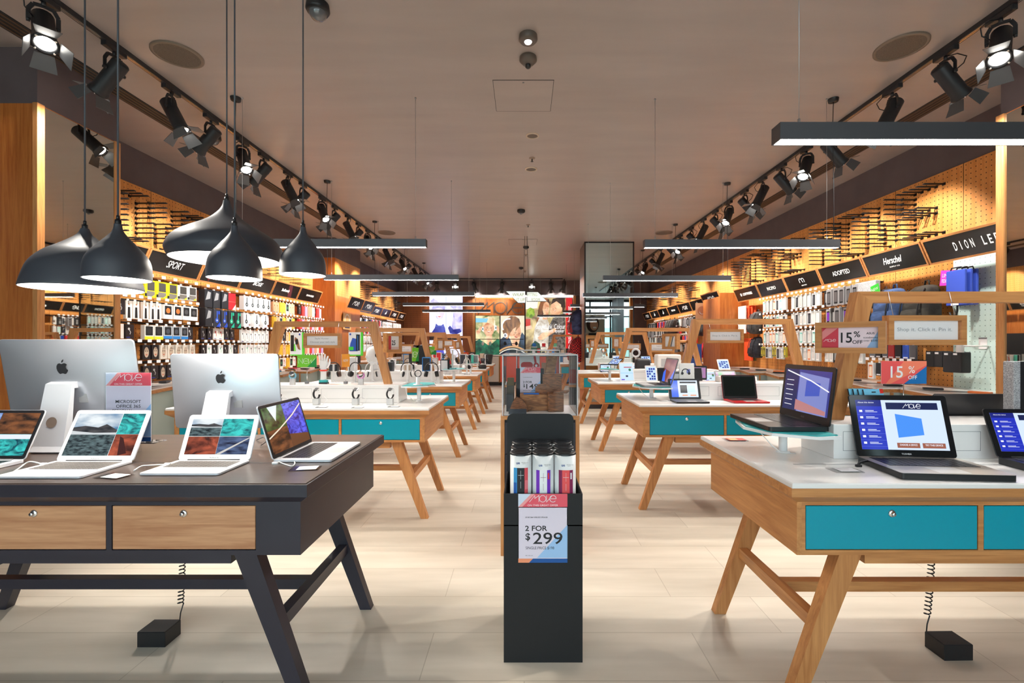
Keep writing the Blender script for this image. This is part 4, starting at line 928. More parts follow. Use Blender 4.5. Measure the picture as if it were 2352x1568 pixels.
# ---------------------------------------------------------------- cabinets with acrylic cases in the aisle
def cabinet(x0, x1, y0, dep, h, label, hc):
    t = thing('display_cabinet', ((x0+x1)/2, y0+dep/2, 0), 0, label, 'cabinet'); W = (x1-x0)/2; D = dep/2
    mb(WZ).box(-W, -W+.025, -D, D, 0, h-.025).box(W-.025, W, -D, D, 0, h-.025).m(WX).box(-W, W, -D, D, h-.025, h).build('carcass', t)
    b = mb(NAVY)
    for k in range(4): b.box(-W+.027, W-.027, -D+.006, -D+.02, .04+k*(h-.08)/4, .04+(k+1)*(h-.08)/4-.004)
    b.m(BLACKM).box(-W+.025, W-.025, -D+.02, D, .0, h-.025); b.build('door_panel', t)
    c = thing('acrylic_case', ((x0+x1)/2, y0+dep/2, h), 0, 'clear acrylic display case on the %s aisle cabinet' % ('near' if y0 < 4 else 'farther'), 'display case'); w_ = W-.012; d_ = D-.012; k = .008
    b = mb(ACRYL).box(-w_, w_, -d_, -d_+k, 0, hc).box(-w_, w_, d_-k, d_, 0, hc).box(-w_, -w_+k, -d_+k, d_-k, 0, hc).box(w_-k, w_, -d_+k, d_-k, 0, hc).box(-w_, w_, -d_, d_, hc, hc+k)
    b.build('case_shell', c); mb(WHITE).box(-w_+k, w_-k, -d_+k, d_-k, 0, .004).build('case_floor', c)
    e = mb(pr('acrylic_edge_highlight', (.92, .94, .98), .12, trans=.55)); q = .004  # whitish strips added along the clear edges as painted bright highlights
    for sx in (-1, 1):
        for sy in (-1, 1): e.box(sx*w_-q, sx*w_+q, sy*d_-q, sy*d_+q, 0, hc+k)
        e.box(sx*w_-q, sx*w_+q, -d_, d_, hc+k-q, hc+k+q).box(-w_, w_, sx*d_-q, sx*d_+q, hc+k-q, hc+k+q)
    e.build('case_edge_highlight', c)
    return t
cabinet(-.155, .365, 3.05, .55, .925, 'walnut-edged dark cabinet behind the cardboard bin', .395)
cabinet(-.10, .42, 5.3, .5, .93, 'farther dark cabinet in the middle of the aisle', .39)
WAL = noise_mat('walnut', s2l((84, 48, 26)), s2l((160, 100, 58)), (2, 2, 14), ns=5, rough=.4, dist=2.5)
WAL2 = noise_mat('walnut_light', s2l((120, 74, 40)), s2l((180, 122, 74)), (2, 10, 10), ns=4, rough=.4, dist=2)
def blk(name, x, y, z, b, label, cat='wooden block', grp=None):
    t = thing(name, (x, y, z), 0, label, cat, grp); b.build('body', t); return t
z0 = .93
blk('wooden_block', .10, 3.32, z0, mb(WAL2).rbox(-.13, .13, -.06, .08, 0, .115, .003), 'wide light walnut block carrying the blue pen inside the near acrylic case')
blk('wooden_block', .22, 3.26, z0, mb(WAL).rbox(-.055, .055, -.05, .05, 0, .125, .003), 'dark walnut block at the right inside the near acrylic case')
blk('wooden_block', .205, 3.42, z0, mb(WAL).rbox(-.07, .07, -.04, .04, 0, .25, .003), 'tall walnut block at the back right inside the near acrylic case')
b = mb(WAL); b.M = FRONT; b.prism([(-.075, 0), (.075, 0), (.06, .03), (.02, .055), (-.02, .068), (-.055, .064), (-.075, .04)], -.03, .03)
blk('wooden_wedge', .155, 3.33, z0+.115, b, 'curved walnut wedge lying on the wide block in the acrylic case', 'wooden ornament')
b = mb(WAL); b.M = FRONT; b.prism([(-.07, 0), (.065, 0), (.05, .05), (.02, .085), (-.02, .10), (-.05, .06)], -.03, .03)
blk('wooden_wedge', -.035, 3.24, z0, b, 'dark rough walnut wedge at the left in the acrylic case', 'wooden ornament')
blk('pen', .05, 3.26, z0+.115, mb(flat(40, 100, 180)).rbox(-.055, .055, -.006, .006, 0, .010, .002), 'blue pen resting on the wide walnut block', 'pen')
blk('wallet', .27, 3.25, z0+.125, mb(WAL).hexa([(-.07, -.03, 0), (.03, -.03, 0), (.03, .03, 0), (-.07, .03, 0)], [(-.06, -.03, .012), (.05, -.03, .022), (.05, .03, .022), (-.06, .03, .012)]), 'folded brown leather wallet on the dark walnut block', 'wallet')
b = mb(WAL2).at(T(0, 0, .06) @ RY(R(10))).rbox(-.035, .035, -.008, .008, -.06, .075, .003)
blk('wooden_phone_case', .20, 3.42, z0+.25, b, 'upright wooden phone case on top of the tall walnut block', 'phone case')
t = thing('offer_card_stand', (.045, 3.42, z0), 0, 'black stand with pink 2 for offer card in the near acrylic case', 'sign holder')
mb(BLACKM).box(-.105, -.065, -.01, .01, 0, .29).box(.06, .10, -.01, .01, 0, .29).build('side_plates', t)
b = mb(PAPER).box(-.075, .075, -.014, -.010, .02, .30); b.M = T(0, -.0145, .19) @ FRONT; offer(b, .15, .218, '149'); b.build('printed_card', t)
t = thing('packaged_headphones', (.04, 3.47, z0+.275), 0, 'pale box picturing a red speaker and red headphones in the acrylic case', 'packaged headphones')
b = mb(flat(214, 216, 220)).rbox(-.075, .075, -.03, .03, 0, .115, .002); RED = flat(176, 30, 36)
b.M = T(0, -.0305, .055) @ FRONT; b.m(RED).poly(rr(.09, .05, .024, 5, -.02, -.018), .0004).disc(.05, -.02, .022, .0006).m(flat(230, 230, 235)).disc(.05, -.02, .009, .001).m(RED).line([(.048, -.02), (.036, .06)], .016, .0005)
b.build('box', t)
blk('small_information_card', -.045, 3.10, z0-.0, mb(flat(64, 66, 72)).box(-.06, .06, -.002, .002, 0, .035), 'dark grey information card at the front left of the acrylic case', 'card')
for i in range(3): blk('packaged_gadget', -.10, 3.25+i*.09, z0+.0, mb(flat(40+30*i, 44+20*i, 50)).rbox(-.025, .025, -.03, .03, 0, .12+.05*i, .002), '%s of the upright gadget boxes along the left pane of the acrylic case' % ('front', 'middle', 'back')[i], 'gadget box')
for i, (x, c, h) in enumerate(((.0, (60, 60, 66), .2), (.12, (190, 70, 60), .16), (.26, (150, 110, 80), .24))):
    blk('packaged_gadget', x, 5.55, .935, mb(flat(*c)).rbox(-.05, .05, -.04, .04, 0, h, .003), '%s box inside the farther acrylic case' % ('grey', 'red', 'tan')[i], 'gadget box')

# ---------------------------------------------------------------- header boards above the wall bays
def header(X, y0, y1, side, label, draw, zt=2.44, zb=2.21):
    cy = (y0+y1)/2; W = (y1-y0)/2-.008
    rz = PI/2 if side == 'L' else -PI/2
    t = thing('header_board', (X, cy, zb), rz, label, 'header board', 'black header boards above the %s wall bays' % ('left' if side == 'L' else 'right'))
    tilt = math.atan2(.13, zt-zb); H = math.hypot(.13, zt-zb); M = T(0, 0, 0) @ RX(tilt*-1)   # leans back to the wall at the bottom? top outward
    M = RX(math.atan2(.10, zt-zb)) ; f = .018
    b = mb(WX); b.M = M; b.box(-W, W, -.012, .02, 0, f).box(-W, W, -.012, .02, H-f, H); b.box(-W, -W+f, -.012, .02, f, H-f).box(W-f, W, -.012, .02, f, H-f); b.build('frame', t)
    b = mb(BOARD); b.M = M; b.box(-W+f, W-f, -.006, .015, f, H-f); b.build('panel', t)
    b = mb(LETTER); b.M = M @ T(0, -.0065, H/2) @ FRONT; draw(b, W, H)
    if b.f: b.build('lettering', t)
    return t
tx = lambda s, h=.07, w_=None, sh=0, bo=.02: (lambda b, W, H: b.text(s, 0, 0, h, .001, bold=bo, shear=sh, width=w_))
def herschel(b, W, H): b.text('Herschel', 0, .01, .075, .001, bold=.02, shear=.5, width=.27).text('SUPPLY CO', .0, -.065, .014, .001, bold=.02, width=.14)
def dion(b, W, H):
    for i, ch in enumerate('DION LEE'):
        if ch != ' ': b.text(ch, -.17+i*.055, 0, .085, .001, bold=.015, width=.008 if ch == 'I' else .03)
def mv(b, W, H): b.move(0, 0, .09, .012, .001)
def loopw(b, W, H): b.disc(-.2, 0, .03, .001).m(BOARD).disc(-.2, 0, .014, .0014).m(LETTER).text('LOOPTWORKS', .04, 0, .05, .001, bold=.03, width=.34)
def casem(b, W, H): b.arc(-.025, .015, .028, R(20), R(180), .012, .001).line([(-.053, .015), (-.053, -.02)], .012, .001).arc(.03, .015, .028, 0, R(160), .012, .001).line([(.058, .015), (.058, -.02)], .012, .001).line([(.003, .02), (.02, -.02)], .012, .001).text('case-mate', .02, -.06, .022, .001, bold=.02)
def beats(b, W, H): b.m(flat(90, 24, 28)).poly([(-.36, H*.4), (-.12, H*.4), (-.22, -H*.4), (-.24, -H*.4)], .0006).m(LETTER).disc(-.15, -.0, .026, .001).m(BOARD).disc(-.145, -.004, .011, .0014).m(LETTER).text('beats by dr.dre', .04, -.005, .032, .001, bold=.03, width=.30)
def skull(b, W, H): b.m(flat(80, 26, 36)).poly([(.1, -H*.4), (.22, -H*.4), (.14, H*.4), (.02, H*.4)], .0006).m(LETTER).text('Skullcandy', -.03, 0, .05, .001, bold=.02, shear=.2, width=.26)
LB = [(4.16, 5.03, lambda b, W, H: None, 'black header board mostly hidden behind the small pendant lamp'), (5.03, 5.89, tx('SPORT', .085, .26, .35, 0), 'black header board with the slanted white word SPORT'), (5.89, 6.72, beats, 'black header board with a round white logo, next beyond the SPORT board'), (6.72, 7.58, tx('BOSE', .06, .26, .5, .02), 'black header board second beyond the SPORT board'), (7.58, 8.44, skull, 'black header board third beyond the SPORT board with a red streak'), (8.44, 9.33, tx('SENNHEISER', .036, .3, 0, .015), 'black header board last before the veneered pillar on the left')]
for a, c, dr, lb in LB: header(-4.18, a, c, 'L', lb, dr)
RB = [(3.72, 4.72, dion, 'black header board with narrow white capitals nearest on the right wall'), (4.72, 5.56, herschel, 'black header board with white handwriting on the right wall'), (5.56, 6.40, tx('ADOPTED', .06, .32, 0, .015), 'black header board reading ADOPTED'), (6.40, 7.24, casem, 'black header board with twin curved letters above small text on the right wall'), (7.24, 8.08, tx('INCIPIO', .055, .26, 0, .02), 'black header board between the twin-letter board and the one beside the partition'), (8.08, 8.96, loopw, 'black header board beside the veneered partition on the right')]
for a, c, dr, lb in RB: header(4.16, a, c, 'R', lb, dr)
header(3.88, 9.02, 9.9, 'R', 'black header board with thin wordmark sticking out past the right partition', mv)
header(-3.80, 9.85, 10.7, 'L', 'black header board with thin wordmark on the left pillar, nearer one', mv, 2.42, 2.18); header(-3.80, 10.7, 11.5, 'L', 'black header board with thin wordmark on the left pillar, farther one', mv, 2.42, 2.18)
fars = ['nearest', 'second', 'third', 'fourth', 'fifth', 'sixth']
def fish(b, W, H): b.poly([(-.03, -.05), (.05, -.02), (.0, .08)], .001).disc(-.05, -.02, .03, .001)
for i in range(5): header(-4.18, 11.6+i*.87, 12.47+i*.87, 'L', '%s small black header board in the far row on the left wall' % fars[i], [mv, mv, fish, mv, mv][i])
for i in range(6): header(4.16, 10.45+i*.9, 11.35+i*.9, 'R', '%s small black header board in the far row on the right wall' % fars[i], [fish, mv, tx('BELKIN', .05, .3, 0, .02), fish, fish, mv][i])

# ---------------------------------------------------------------- goods hanging on the walls
def pk(w_, h_, d_, base, draw=None, top=None):
    b = mb(flat(*base, rough=.3) if isinstance(base, tuple) else base); b.box(-w_/2, w_/2, -d_, 0, -h_, 0)
    b.M = T(0, -d_-.0006, -h_/2) @ FRONT
    if draw: draw(b, w_, h_)
    b.M = I4.copy(); b.m(WHITEM).box(-.012, .012, -d_*.6, -d_*.4, 0, .02)
    return b.build('tmp').data
def dr_ear(c):
    def f(b, W, H): b.m(flat(*c)).disc(-W*.1, H*.18, W*.13).line([(-W*.1, H*.15), (W*.1, -H*.05), (W*.02, -H*.2)], W*.07).m(flat(50, 60, 150)).rect(-W*.4, -H*.43, W*.05, -H*.38)
    return f
def dr_over(c, acc=None):
    def f(b, W, H):
        b.m(flat(*c)).line([(W*.05, H*.42), (W*.05, -H*.05)], W*.16).disc(W*.02, -H*.12, W*.24, .0003).m(flat(235, 235, 240)).disc(W*.02, -H*.12, W*.07, .0006)
        if acc: b.m(flat(*acc)).poly([(-W*.1, -H*.5), (W*.5, -H*.5), (W*.5, -H*.18)], .0004).rect(W*.22, H*.24, W*.44, H*.42, .0004)
    return f
def dr_ring(c, edge=None):
    def f(b, W, H):
        b.m(flat(30, 30, 32)).poly(rr(W*.8, H*.62, W*.05, 3, 0, H*.1), .0002).m(flat(*c)).disc(0, H*.08, W*.24, .0004)
        if edge: b.m(flat(*edge)).rect(-W*.5, -H*.5, W*.5, -H*.28, .0003)
    return f
def dr_face(b, W, H): b.m(flat(190, 170, 150)).disc(0, 0, W*.3, .0002, ry=H*.36).m(flat(40, 30, 28)).disc(-W*.12, H*.08, W*.06, .0004).disc(W*.12, H*.08, W*.06, .0004).m(flat(190, 70, 40)).rect(-W*.1, -H*.2, W*.1, -H*.14, .0004)
def dr_phone(c, s):
    def f(b, W, H): b.m(flat(*c)).poly(rr(W*.66, H*.78, W*.08, 3, 0, -H*.03), .0003).m(flat(*s)).poly(rr(W*.5, H*.6, W*.04, 3, 0, -H*.03), .0006)
    return f
def dr_band(c1, c2):
    def f(b, W, H): b.m(flat(*c1)).rect(-W/2, -H/2, W/2, -H*.1, .0002).m(flat(*c2)).poly([(-W*.4, -H*.3), (W*.4, H*.1), (W*.4, H*.3), (-W*.4, 0)], .0004)
    return f
def dr_man(b, W, H): b.m(flat(30, 28, 30)).poly([(-W*.25, -H*.45), (W*.2, -H*.45), (W*.15, H*.15), (-W*.2, H*.15)], .0003).m(flat(200, 150, 120)).disc(0, H*.3, W*.13, .0003)
def dr_arm(b, W, H): b.m(flat(70, 68, 66)).rect(-W*.25, -H*.1, W*.42, H*.42, .0003).m(flat(120, 116, 110)).rect(-W*.3, -H*.45, W*.44, -H*.14, .0003).m(flat(230, 225, 40)).poly([(W*.1, -H*.48), (W*.46, -H*.48), (W*.46, -H*.3)], .0005).m(flat(30, 30, 30)).rect(-W*.48, -H*.46, -W*.3, -H*.28, .0005)
KP = {
 'yellow': (pk(.15, .19, .045, (226, 218, 40), dr_arm), 'yellow armband box', 'armband box', .165),
 'whitebands': (pk(.15, .17, .04, (232, 230, 228), dr_arm), 'white armband box with dark picture', 'armband box', .16),
 'man': (pk(.075, .19, .03, (236, 232, 226), dr_man), 'slim white box picturing a runner', 'earphone box', .09),
 'orange': (pk(.125, .165, .05, (238, 236, 234), dr_ring((232, 120, 60))), 'white box with orange disc window', 'earphone box', .14),
 'coil': (pk(.125, .165, .05, (238, 236, 234), dr_ring((80, 80, 84))), 'white box with black coil window', 'earphone box', .14),
 'yellowring': (pk(.12, .16, .045, (222, 222, 218), dr_ring((44, 44, 46), (240, 220, 40))), 'grey box with yellow base', 'earphone box', .135),
 'bluering': (pk(.12, .15, .045, (190, 196, 204), dr_ring((70, 74, 84), (36, 130, 210))), 'clear box with blue base', 'earphone box', .13),
 'face': (pk(.10, .16, .03, (220, 212, 200), dr_face), 'small box printed with a painted face', 'earphone box', .115),
 'darkface': (pk(.10, .16, .03, (34, 30, 32), dr_face), 'dark box printed with a painted face', 'earphone box', .115),
 'blackhp': (pk(.14, .23, .08, (34, 36, 42), lambda b, W, H: b.m(flat(150, 152, 158)).poly([(-W*.4, -H*.1), (W*.2, H*.0), (W*.3, H*.35), (-W*.1, H*.4)], .0003)), 'glossy dark headphone box', 'headphone box', .16),
 'redhp': (pk(.15, .23, .08, (206, 40, 52), lambda b, W, H: b.m(flat(232, 90, 90)).rect(-W*.5, -H*.05, W*.5, 0, .0003).m(flat(235, 220, 222)).poly([(W*.0, -H*.5), (W*.5, -H*.5), (W*.5, -H*.15)], .0003)), 'red headphone box', 'headphone box', .16),
 'redover': (pk(.13, .22, .08, (40, 36, 40), dr_over((214, 40, 48))), 'black box picturing red headphones', 'headphone box', .15),
 'blueover': (pk(.13, .23, .08, (46, 48, 58), dr_over((44, 84, 190), (30, 70, 190))), 'black box picturing blue headphones', 'headphone box', .15),
 'tealover': (pk(.13, .23, .08, (42, 44, 48), dr_over((40, 190, 150), (30, 180, 150))), 'black box picturing turquoise headphones', 'headphone box', .15),
 'whitehp': (pk(.13, .2, .07, (240, 240, 242), dr_over((60, 70, 74), (210, 214, 240))), 'white box picturing headphones', 'headphone box', .145),
 'mintear': (pk(.09, .15, .03, (240, 240, 240), dr_ear((90, 190, 160))), 'white box picturing mint earphones', 'earphone box', .105),
 'blackear': (pk(.09, .19, .03, (238, 238, 238), dr_ear((40, 40, 44))), 'white box picturing black earphones', 'earphone box', .105),
 'redear': (pk(.10, .15, .03, (236, 228, 222), dr_ear((214, 50, 40))), 'white box picturing red earphones', 'earphone box', .115),
 'blackbox': (pk(.10, .15, .03, (40, 34, 36), dr_ear((190, 190, 190))), 'black box picturing earphones', 'earphone box', .115),
 'peach': (pk(.085, .19, .035, (240, 190, 150), dr_ear((150, 80, 50))), 'peach coloured earphone box', 'earphone box', .10),
 'gold': (pk(.085, .19, .035, (246, 196, 60), dr_ear((240, 150, 40))), 'golden yellow earphone box', 'earphone box', .10),
 'mixwhite': (pk(.095, .19, .035, (226, 230, 220), dr_ring((60, 120, 80))), 'pale box with a round window', 'earphone box', .11),
 'red': (pk(.09, .18, .05, (222, 62, 60)), 'plain red box', 'accessory box', .10),
 'lilac': (pk(.09, .18, .05, (206, 176, 226)), 'plain lilac box', 'accessory box', .10),
 'coral': (pk(.09, .18, .05, (246, 160, 130)), 'plain coral box', 'accessory box', .10),
 'cream': (pk(.09, .18, .05, (244, 226, 210)), 'plain cream box', 'accessory box', .10),
 'phoneblk': (pk(.085, .19, .03, (222, 222, 224), dr_phone((24, 24, 28), (70, 70, 76))), 'clear pack with a black phone case', 'phone case pack', .10),
 'phonewht': (pk(.085, .19, .03, (200, 202, 200), dr_phone((244, 242, 238), (214, 208, 204))), 'clear pack with a white phone case', 'phone case pack', .10),
 'phonemint': (pk(.085, .19, .03, (232, 232, 232), dr_phone((110, 205, 190), (220, 240, 236))), 'clear pack with a mint phone case', 'phone case pack', .10),
 'phoneor': (pk(.085, .19, .03, (228, 228, 226), dr_phone((236, 120, 60), (245, 225, 200))), 'clear pack with an orange phone case', 'phone case pack', .10),
 'phonepurp': (pk(.09, .19, .05, (160, 158, 160), dr_phone((30, 28, 32), (120, 50, 170))), 'grey box with a purple window', 'phone case pack', .105),
 'greybox': (pk(.10, .22, .09, (150, 148, 150), dr_phone((30, 28, 30), (96, 92, 94))), 'grey boxed phone case with dark window', 'phone case pack', .12),
 'blkcase': (pk(.10, .2, .05, (36, 34, 36), dr_phone((20, 20, 22), (150, 150, 150))), 'black boxed phone case', 'phone case pack', .115),
 'goldtube': (pk(.06, .16, .03, (190, 180, 60), dr_phone((70, 60, 120), (220, 200, 60))), 'narrow yellow pack', 'phone case pack', .075),
 'bluecase': (pk(.085, .15, .02, (40, 80, 180), lambda b, W, H: b.m(PAPER).rect(-W*.35, -H*.45, W*.35, -H*.36, .0003)), 'blue fabric phone sleeve', 'phone sleeve', .095),
 'greycase': (pk(.085, .15, .02, (96, 98, 104), lambda b, W, H: b.m(PAPER).rect(-W*.35, -H*.45, W*.35, -H*.36, .0003)), 'grey fabric phone sleeve', 'phone sleeve', .095),
 'redcase': (pk(.085, .15, .02, (190, 50, 50), lambda b, W, H: b.m(PAPER).rect(-W*.35, -H*.45, W*.35, -H*.36, .0003)), 'red fabric phone sleeve', 'phone sleeve', .095),
 'blkslv': (pk(.085, .15, .02, (34, 34, 38), lambda b, W, H: b.m(PAPER).rect(-W*.35, -H*.45, W*.35, -H*.36, .0003)), 'black fabric phone sleeve', 'phone sleeve', .095),
}
for o in [o for o in bpy.data.objects if o.name.startswith('tmp')]: bpy.data.objects.remove(o)
def railset(side, y0, y1, z, n, where):
    W = (y1-y0)/2; X = (XL+.02) if side == 'L' else (XR-.02); rz = PI/2 if side == 'L' else -PI/2
    t = thing('price_rail', (X, (y0+y1)/2, z), rz, 'dark hanging rail with white price tickets, %s' % where, 'price rail', 'price rails on the %s wall' % ('left' if side == 'L' else 'right'))
    mb(BLACKM).box(-W+.02, W-.02, -.03, 0, .012, .03).build('rail_bar', t)
    if 'tick' not in KP2: KP2['tick'] = mb(PAPER).box(-.027, .027, -.003, 0, -.014, .018).m(BLACKM).box(-.02, .02, .0, .002, -.01, .02).cyl((0, 0, .0), (0, .26, .0), .0025, n=5).build('tmp').data; [bpy.data.objects.remove(o) for o in bpy.data.objects if o.name.startswith('tmp')]
    for k in range(n): child('price_ticket', KP2['tick'], t, (-W+(k+.5)*2*W/n, -.29, .035))
KP2 = {}
def row(side, y0, y1, z, kinds, where, proj=.22, jit=.006, depth2=0, rail=True):
    """fill a stretch of wall between y0 and y1 with hanging packs; kinds repeat in order"""
    rz = PI/2 if side == 'L' else -PI/2
    y = y0+.02; k = 0
    n = 0
    while True:
        me, desc, cat, pitch = KP[kinds[k % len(kinds)]]
        if y+pitch > y1: break
        X = XL+.02+proj if side == 'L' else XR-.02-proj
        o = bpy.data.objects.new(cat.replace(' ', '_'), me); COL.objects.link(o)
        o.location = (X+random.uniform(-jit, jit), y+pitch/2, z-.01+random.uniform(-.003, .003)); o.rotation_euler = (0, 0, rz+random.uniform(-.05, .05))
        tag(o, '%s, %s' % (desc, where), cat, '%s, %s' % (desc, where))
        y += pitch; k += 1; n += 1
    if rail: railset(side, y0, y1, z, max(4, n if n < 8 else n), where)
Z5 = [2.12, 1.87, 1.62, 1.40, 1.17]
rn = ['top row', 'second row', 'third row', 'fourth row', 'fifth row', 'lowest row']
bays = [('SPORT bay', 5.0, 5.87, [['yellow', 'yellow', 'yellow', 'whitebands', 'whitebands'], ['man', 'man', 'man', 'orange', 'orange', 'coil', 'coil'], ['yellowring', 'yellowring', 'bluering', 'bluering', 'bluering', 'blackbox'], ['darkface', 'darkface', 'face', 'face', 'face', 'face', 'face'], ['darkface', 'blackbox', 'darkface', 'blackbox']]),
        ('bay before SPORT', 4.2, 5.0, [['man', 'yellow', 'blackbox', 'yellow'], ['blackbox', 'man', 'man', 'man', 'man'], ['blackbox', 'redear', 'blackbox'], ['blackbox', 'darkface'], ['darkface', 'blackbox']]),
        ('first bay beyond SPORT', 5.9, 6.7, [['blackhp', 'blackhp', 'blackhp', 'redhp', 'redover'], ['blackhp', 'blueover', 'blueover', 'tealover', 'tealover'], ['blackbox', 'blackbox', 'redear', 'redear', 'blackbox', 'blackbox'], ['blackbox', 'mintear'], ['blackear', 'redear']]),
        ('second bay beyond SPORT', 6.74, 7.56, [['whitehp'], ['whitehp', 'mintear'], ['blackear'], ['blackear', 'mintear'], ['mintear', 'blackear']]),
        ('third bay beyond SPORT', 7.6, 8.42, [['peach', 'peach', 'gold', 'gold', 'mixwhite'], ['gold', 'peach', 'mixwhite'], ['peach', 'gold', 'mixwhite', 'blackbox'], ['peach', 'gold', 'gold'], ['redear', 'gold', 'mixwhite']]),
        ('last bay before left pillar', 8.46, 9.5, [['blackbox', 'red', 'lilac', 'coral', 'coral', 'cream'], ['red', 'lilac', 'coral', 'cream'], ['red', 'red', 'coral', 'cream'], ['red', 'lilac', 'coral', 'cream'], ['red', 'coral', 'cream']])]
for wh, a, c, rows in bays:
    for i, ks in enumerate(rows): row('L', a, c, Z5[i], ks, '%s, %s' % (wh, rn[i]))
Z4 = [2.14, 1.88, 1.61, 1.36]
rbays = [('ADOPTED bay', 5.6, 6.38, [['greybox', 'greybox', 'greybox', 'greybox', 'greybox', 'blkcase'], ['phonepurp', 'greybox', 'phonepurp', 'greybox', 'blkcase'], ['greybox', 'phonewht', 'phoneblk'], ['phonewht', 'blkcase', 'phonewht']]),
         ('twin-letter bay', 6.42, 7.22, [['phonewht', 'phoneblk', 'phonewht', 'phonewht'], ['phonewht', 'phonewht', 'phoneblk'], ['phonewht', 'phonemint', 'phonewht'], ['phonewht', 'phonewht', 'phoneor']]),
         ('bay beyond twin-letter board', 7.26, 8.06, [['phonewht', 'phonemint', 'phoneblk', 'phoneor', 'phonewht'], ['phoneblk', 'phonewht', 'phonemint'], ['phoneor', 'phonewht', 'phonemint', 'phoneor'], ['goldtube', 'phonewht', 'phoneblk', 'goldtube']])]
for wh, a, c, rows in rbays:
    for i, ks in enumerate(rows): row('R', a, c, Z4[i], ks, '%s, %s' % (wh, rn[i]))
row('R', 4.85, 5.55, 1.40, ['greycase', 'bluecase', 'blkslv', 'redcase', 'greycase', 'blkslv'], 'backpack bay upper row')
row('R', 4.85, 5.55, 1.19, ['blkslv', 'phoneor', 'greycase', 'bluecase', 'blkslv'], 'backpack bay lower row')
0 and row('R', 5.0, 5.55, 1.66, ['blkcase', 'blkslv'], 'beside the backpacks', rail=False)
for i, z in enumerate((2.08, 1.85, 1.62, 1.4)):
    for k in range(4): row('L', 11.7+k*1.05, 12.7+k*1.05, z, [['blackear', 'mintear', 'phoneblk', 'blueover'], ['red', 'blackear', 'blackbox'], ['blackear', 'redear', 'phonewht', 'mintear'], ['phonewht', 'blackear', 'mintear']][(k+i) % 4], 'far left bay %s, %s' % (('one', 'two', 'three', 'four')[k], rn[i]), proj=.15, rail=(k+i) % 2 == 0)
    for k in range(4): row('R', 11.2+k*1.15, 12.25+k*1.15, z, [['phonewht', 'blkcase', 'phoneblk', 'greybox'], ['phonewht', 'phonemint', 'blackbox'], ['red', 'phonewht', 'bluecase'], ['blkcase', 'phonewht']][(k+i) % 4], 'far right bay %s, %s' % (('one', 'two', 'three', 'four')[k], rn[i]), proj=.15, rail=(k+i) % 2 == 0)

# peg hooks set out as letters
HK = mb(BLACK).cyl((-.012, 0, 0), (-.012, -.21, 0), .006, n=6).cyl((.012, 0, 0), (.012, -.21, 0), .006, n=6).cyl((-.014, -.21, 0), (.014, -.21, 0), .0055, n=6).box(-.018, .018, -.006, 0, -.014, .014).build('tmp').data
for o in [o for o in bpy.data.objects if o.name.startswith('tmp')]: bpy.data.objects.remove(o)
GL = {'M': ["10001", "11011", "10101", "10101", "10001", "10001", "10001"], 'O': ["01110", "10001", "10001", "10001", "10001", "10001", "01110"], 'V': ["10001", "10001", "10001", "01010", "01010", "01010", "00100"], 'E': ["11111", "10000", "10000", "11110", "10000", "10000", "11111"]}
stuff = mb(BLACK)
def pegword(side, y0, pitch, zt, zp, where, near):
    rz = PI/2 if side == 'L' else -PI/2; X = XL+.02 if side == 'L' else XR-.02
    for li, ch in enumerate('MOVE'):
        for rr_i in range(10):
            r_ = round(rr_i*6/9)
            for c_ in range(5):
                if GL[ch][r_][c_] != '1': continue
                u = (li*6+c_)*pitch; y = y0+u if side == 'L' else y0-u; z = zt-rr_i*zp
                if near:
                    o = bpy.data.objects.new('peg_hook', HK); COL.objects.link(o); o.location = (X, y, z); o.rotation_euler = (0, 0, rz)
                    tag(o, 'black peg hook in the letter %s %s' % (ch, where), 'hook', 'peg hooks of letter %s %s' % (ch, where))
                else:
                    sx = 1 if side == 'L' else -1; stuff.cyl((X, y, z), (X+sx*.22, y, z), .005, n=5)
pegword('R', 6.75, .088, 3.07, .056, 'on the near right wall', True)
pegword('R', 9.3, .095, 3.05, .054, 'on the right wall above the partition', True)
pegword('L', 4.35, .088, 3.05, .056, 'on the near left wall', True)
pegword('L', 6.95, .095, 3.04, .054, '', False)
for y0, sd in ((13.4, 'R'), (15.9, 'R'), (11.4, 'L'), (13.9, 'L')): pegword(sd, y0, .09, 3.03, .054, '', False)
o = stuff.build('peg_hooks'); tag(o, 'mass of small black peg hooks set out as letters farther along both walls', 'hook', kind='stuff')
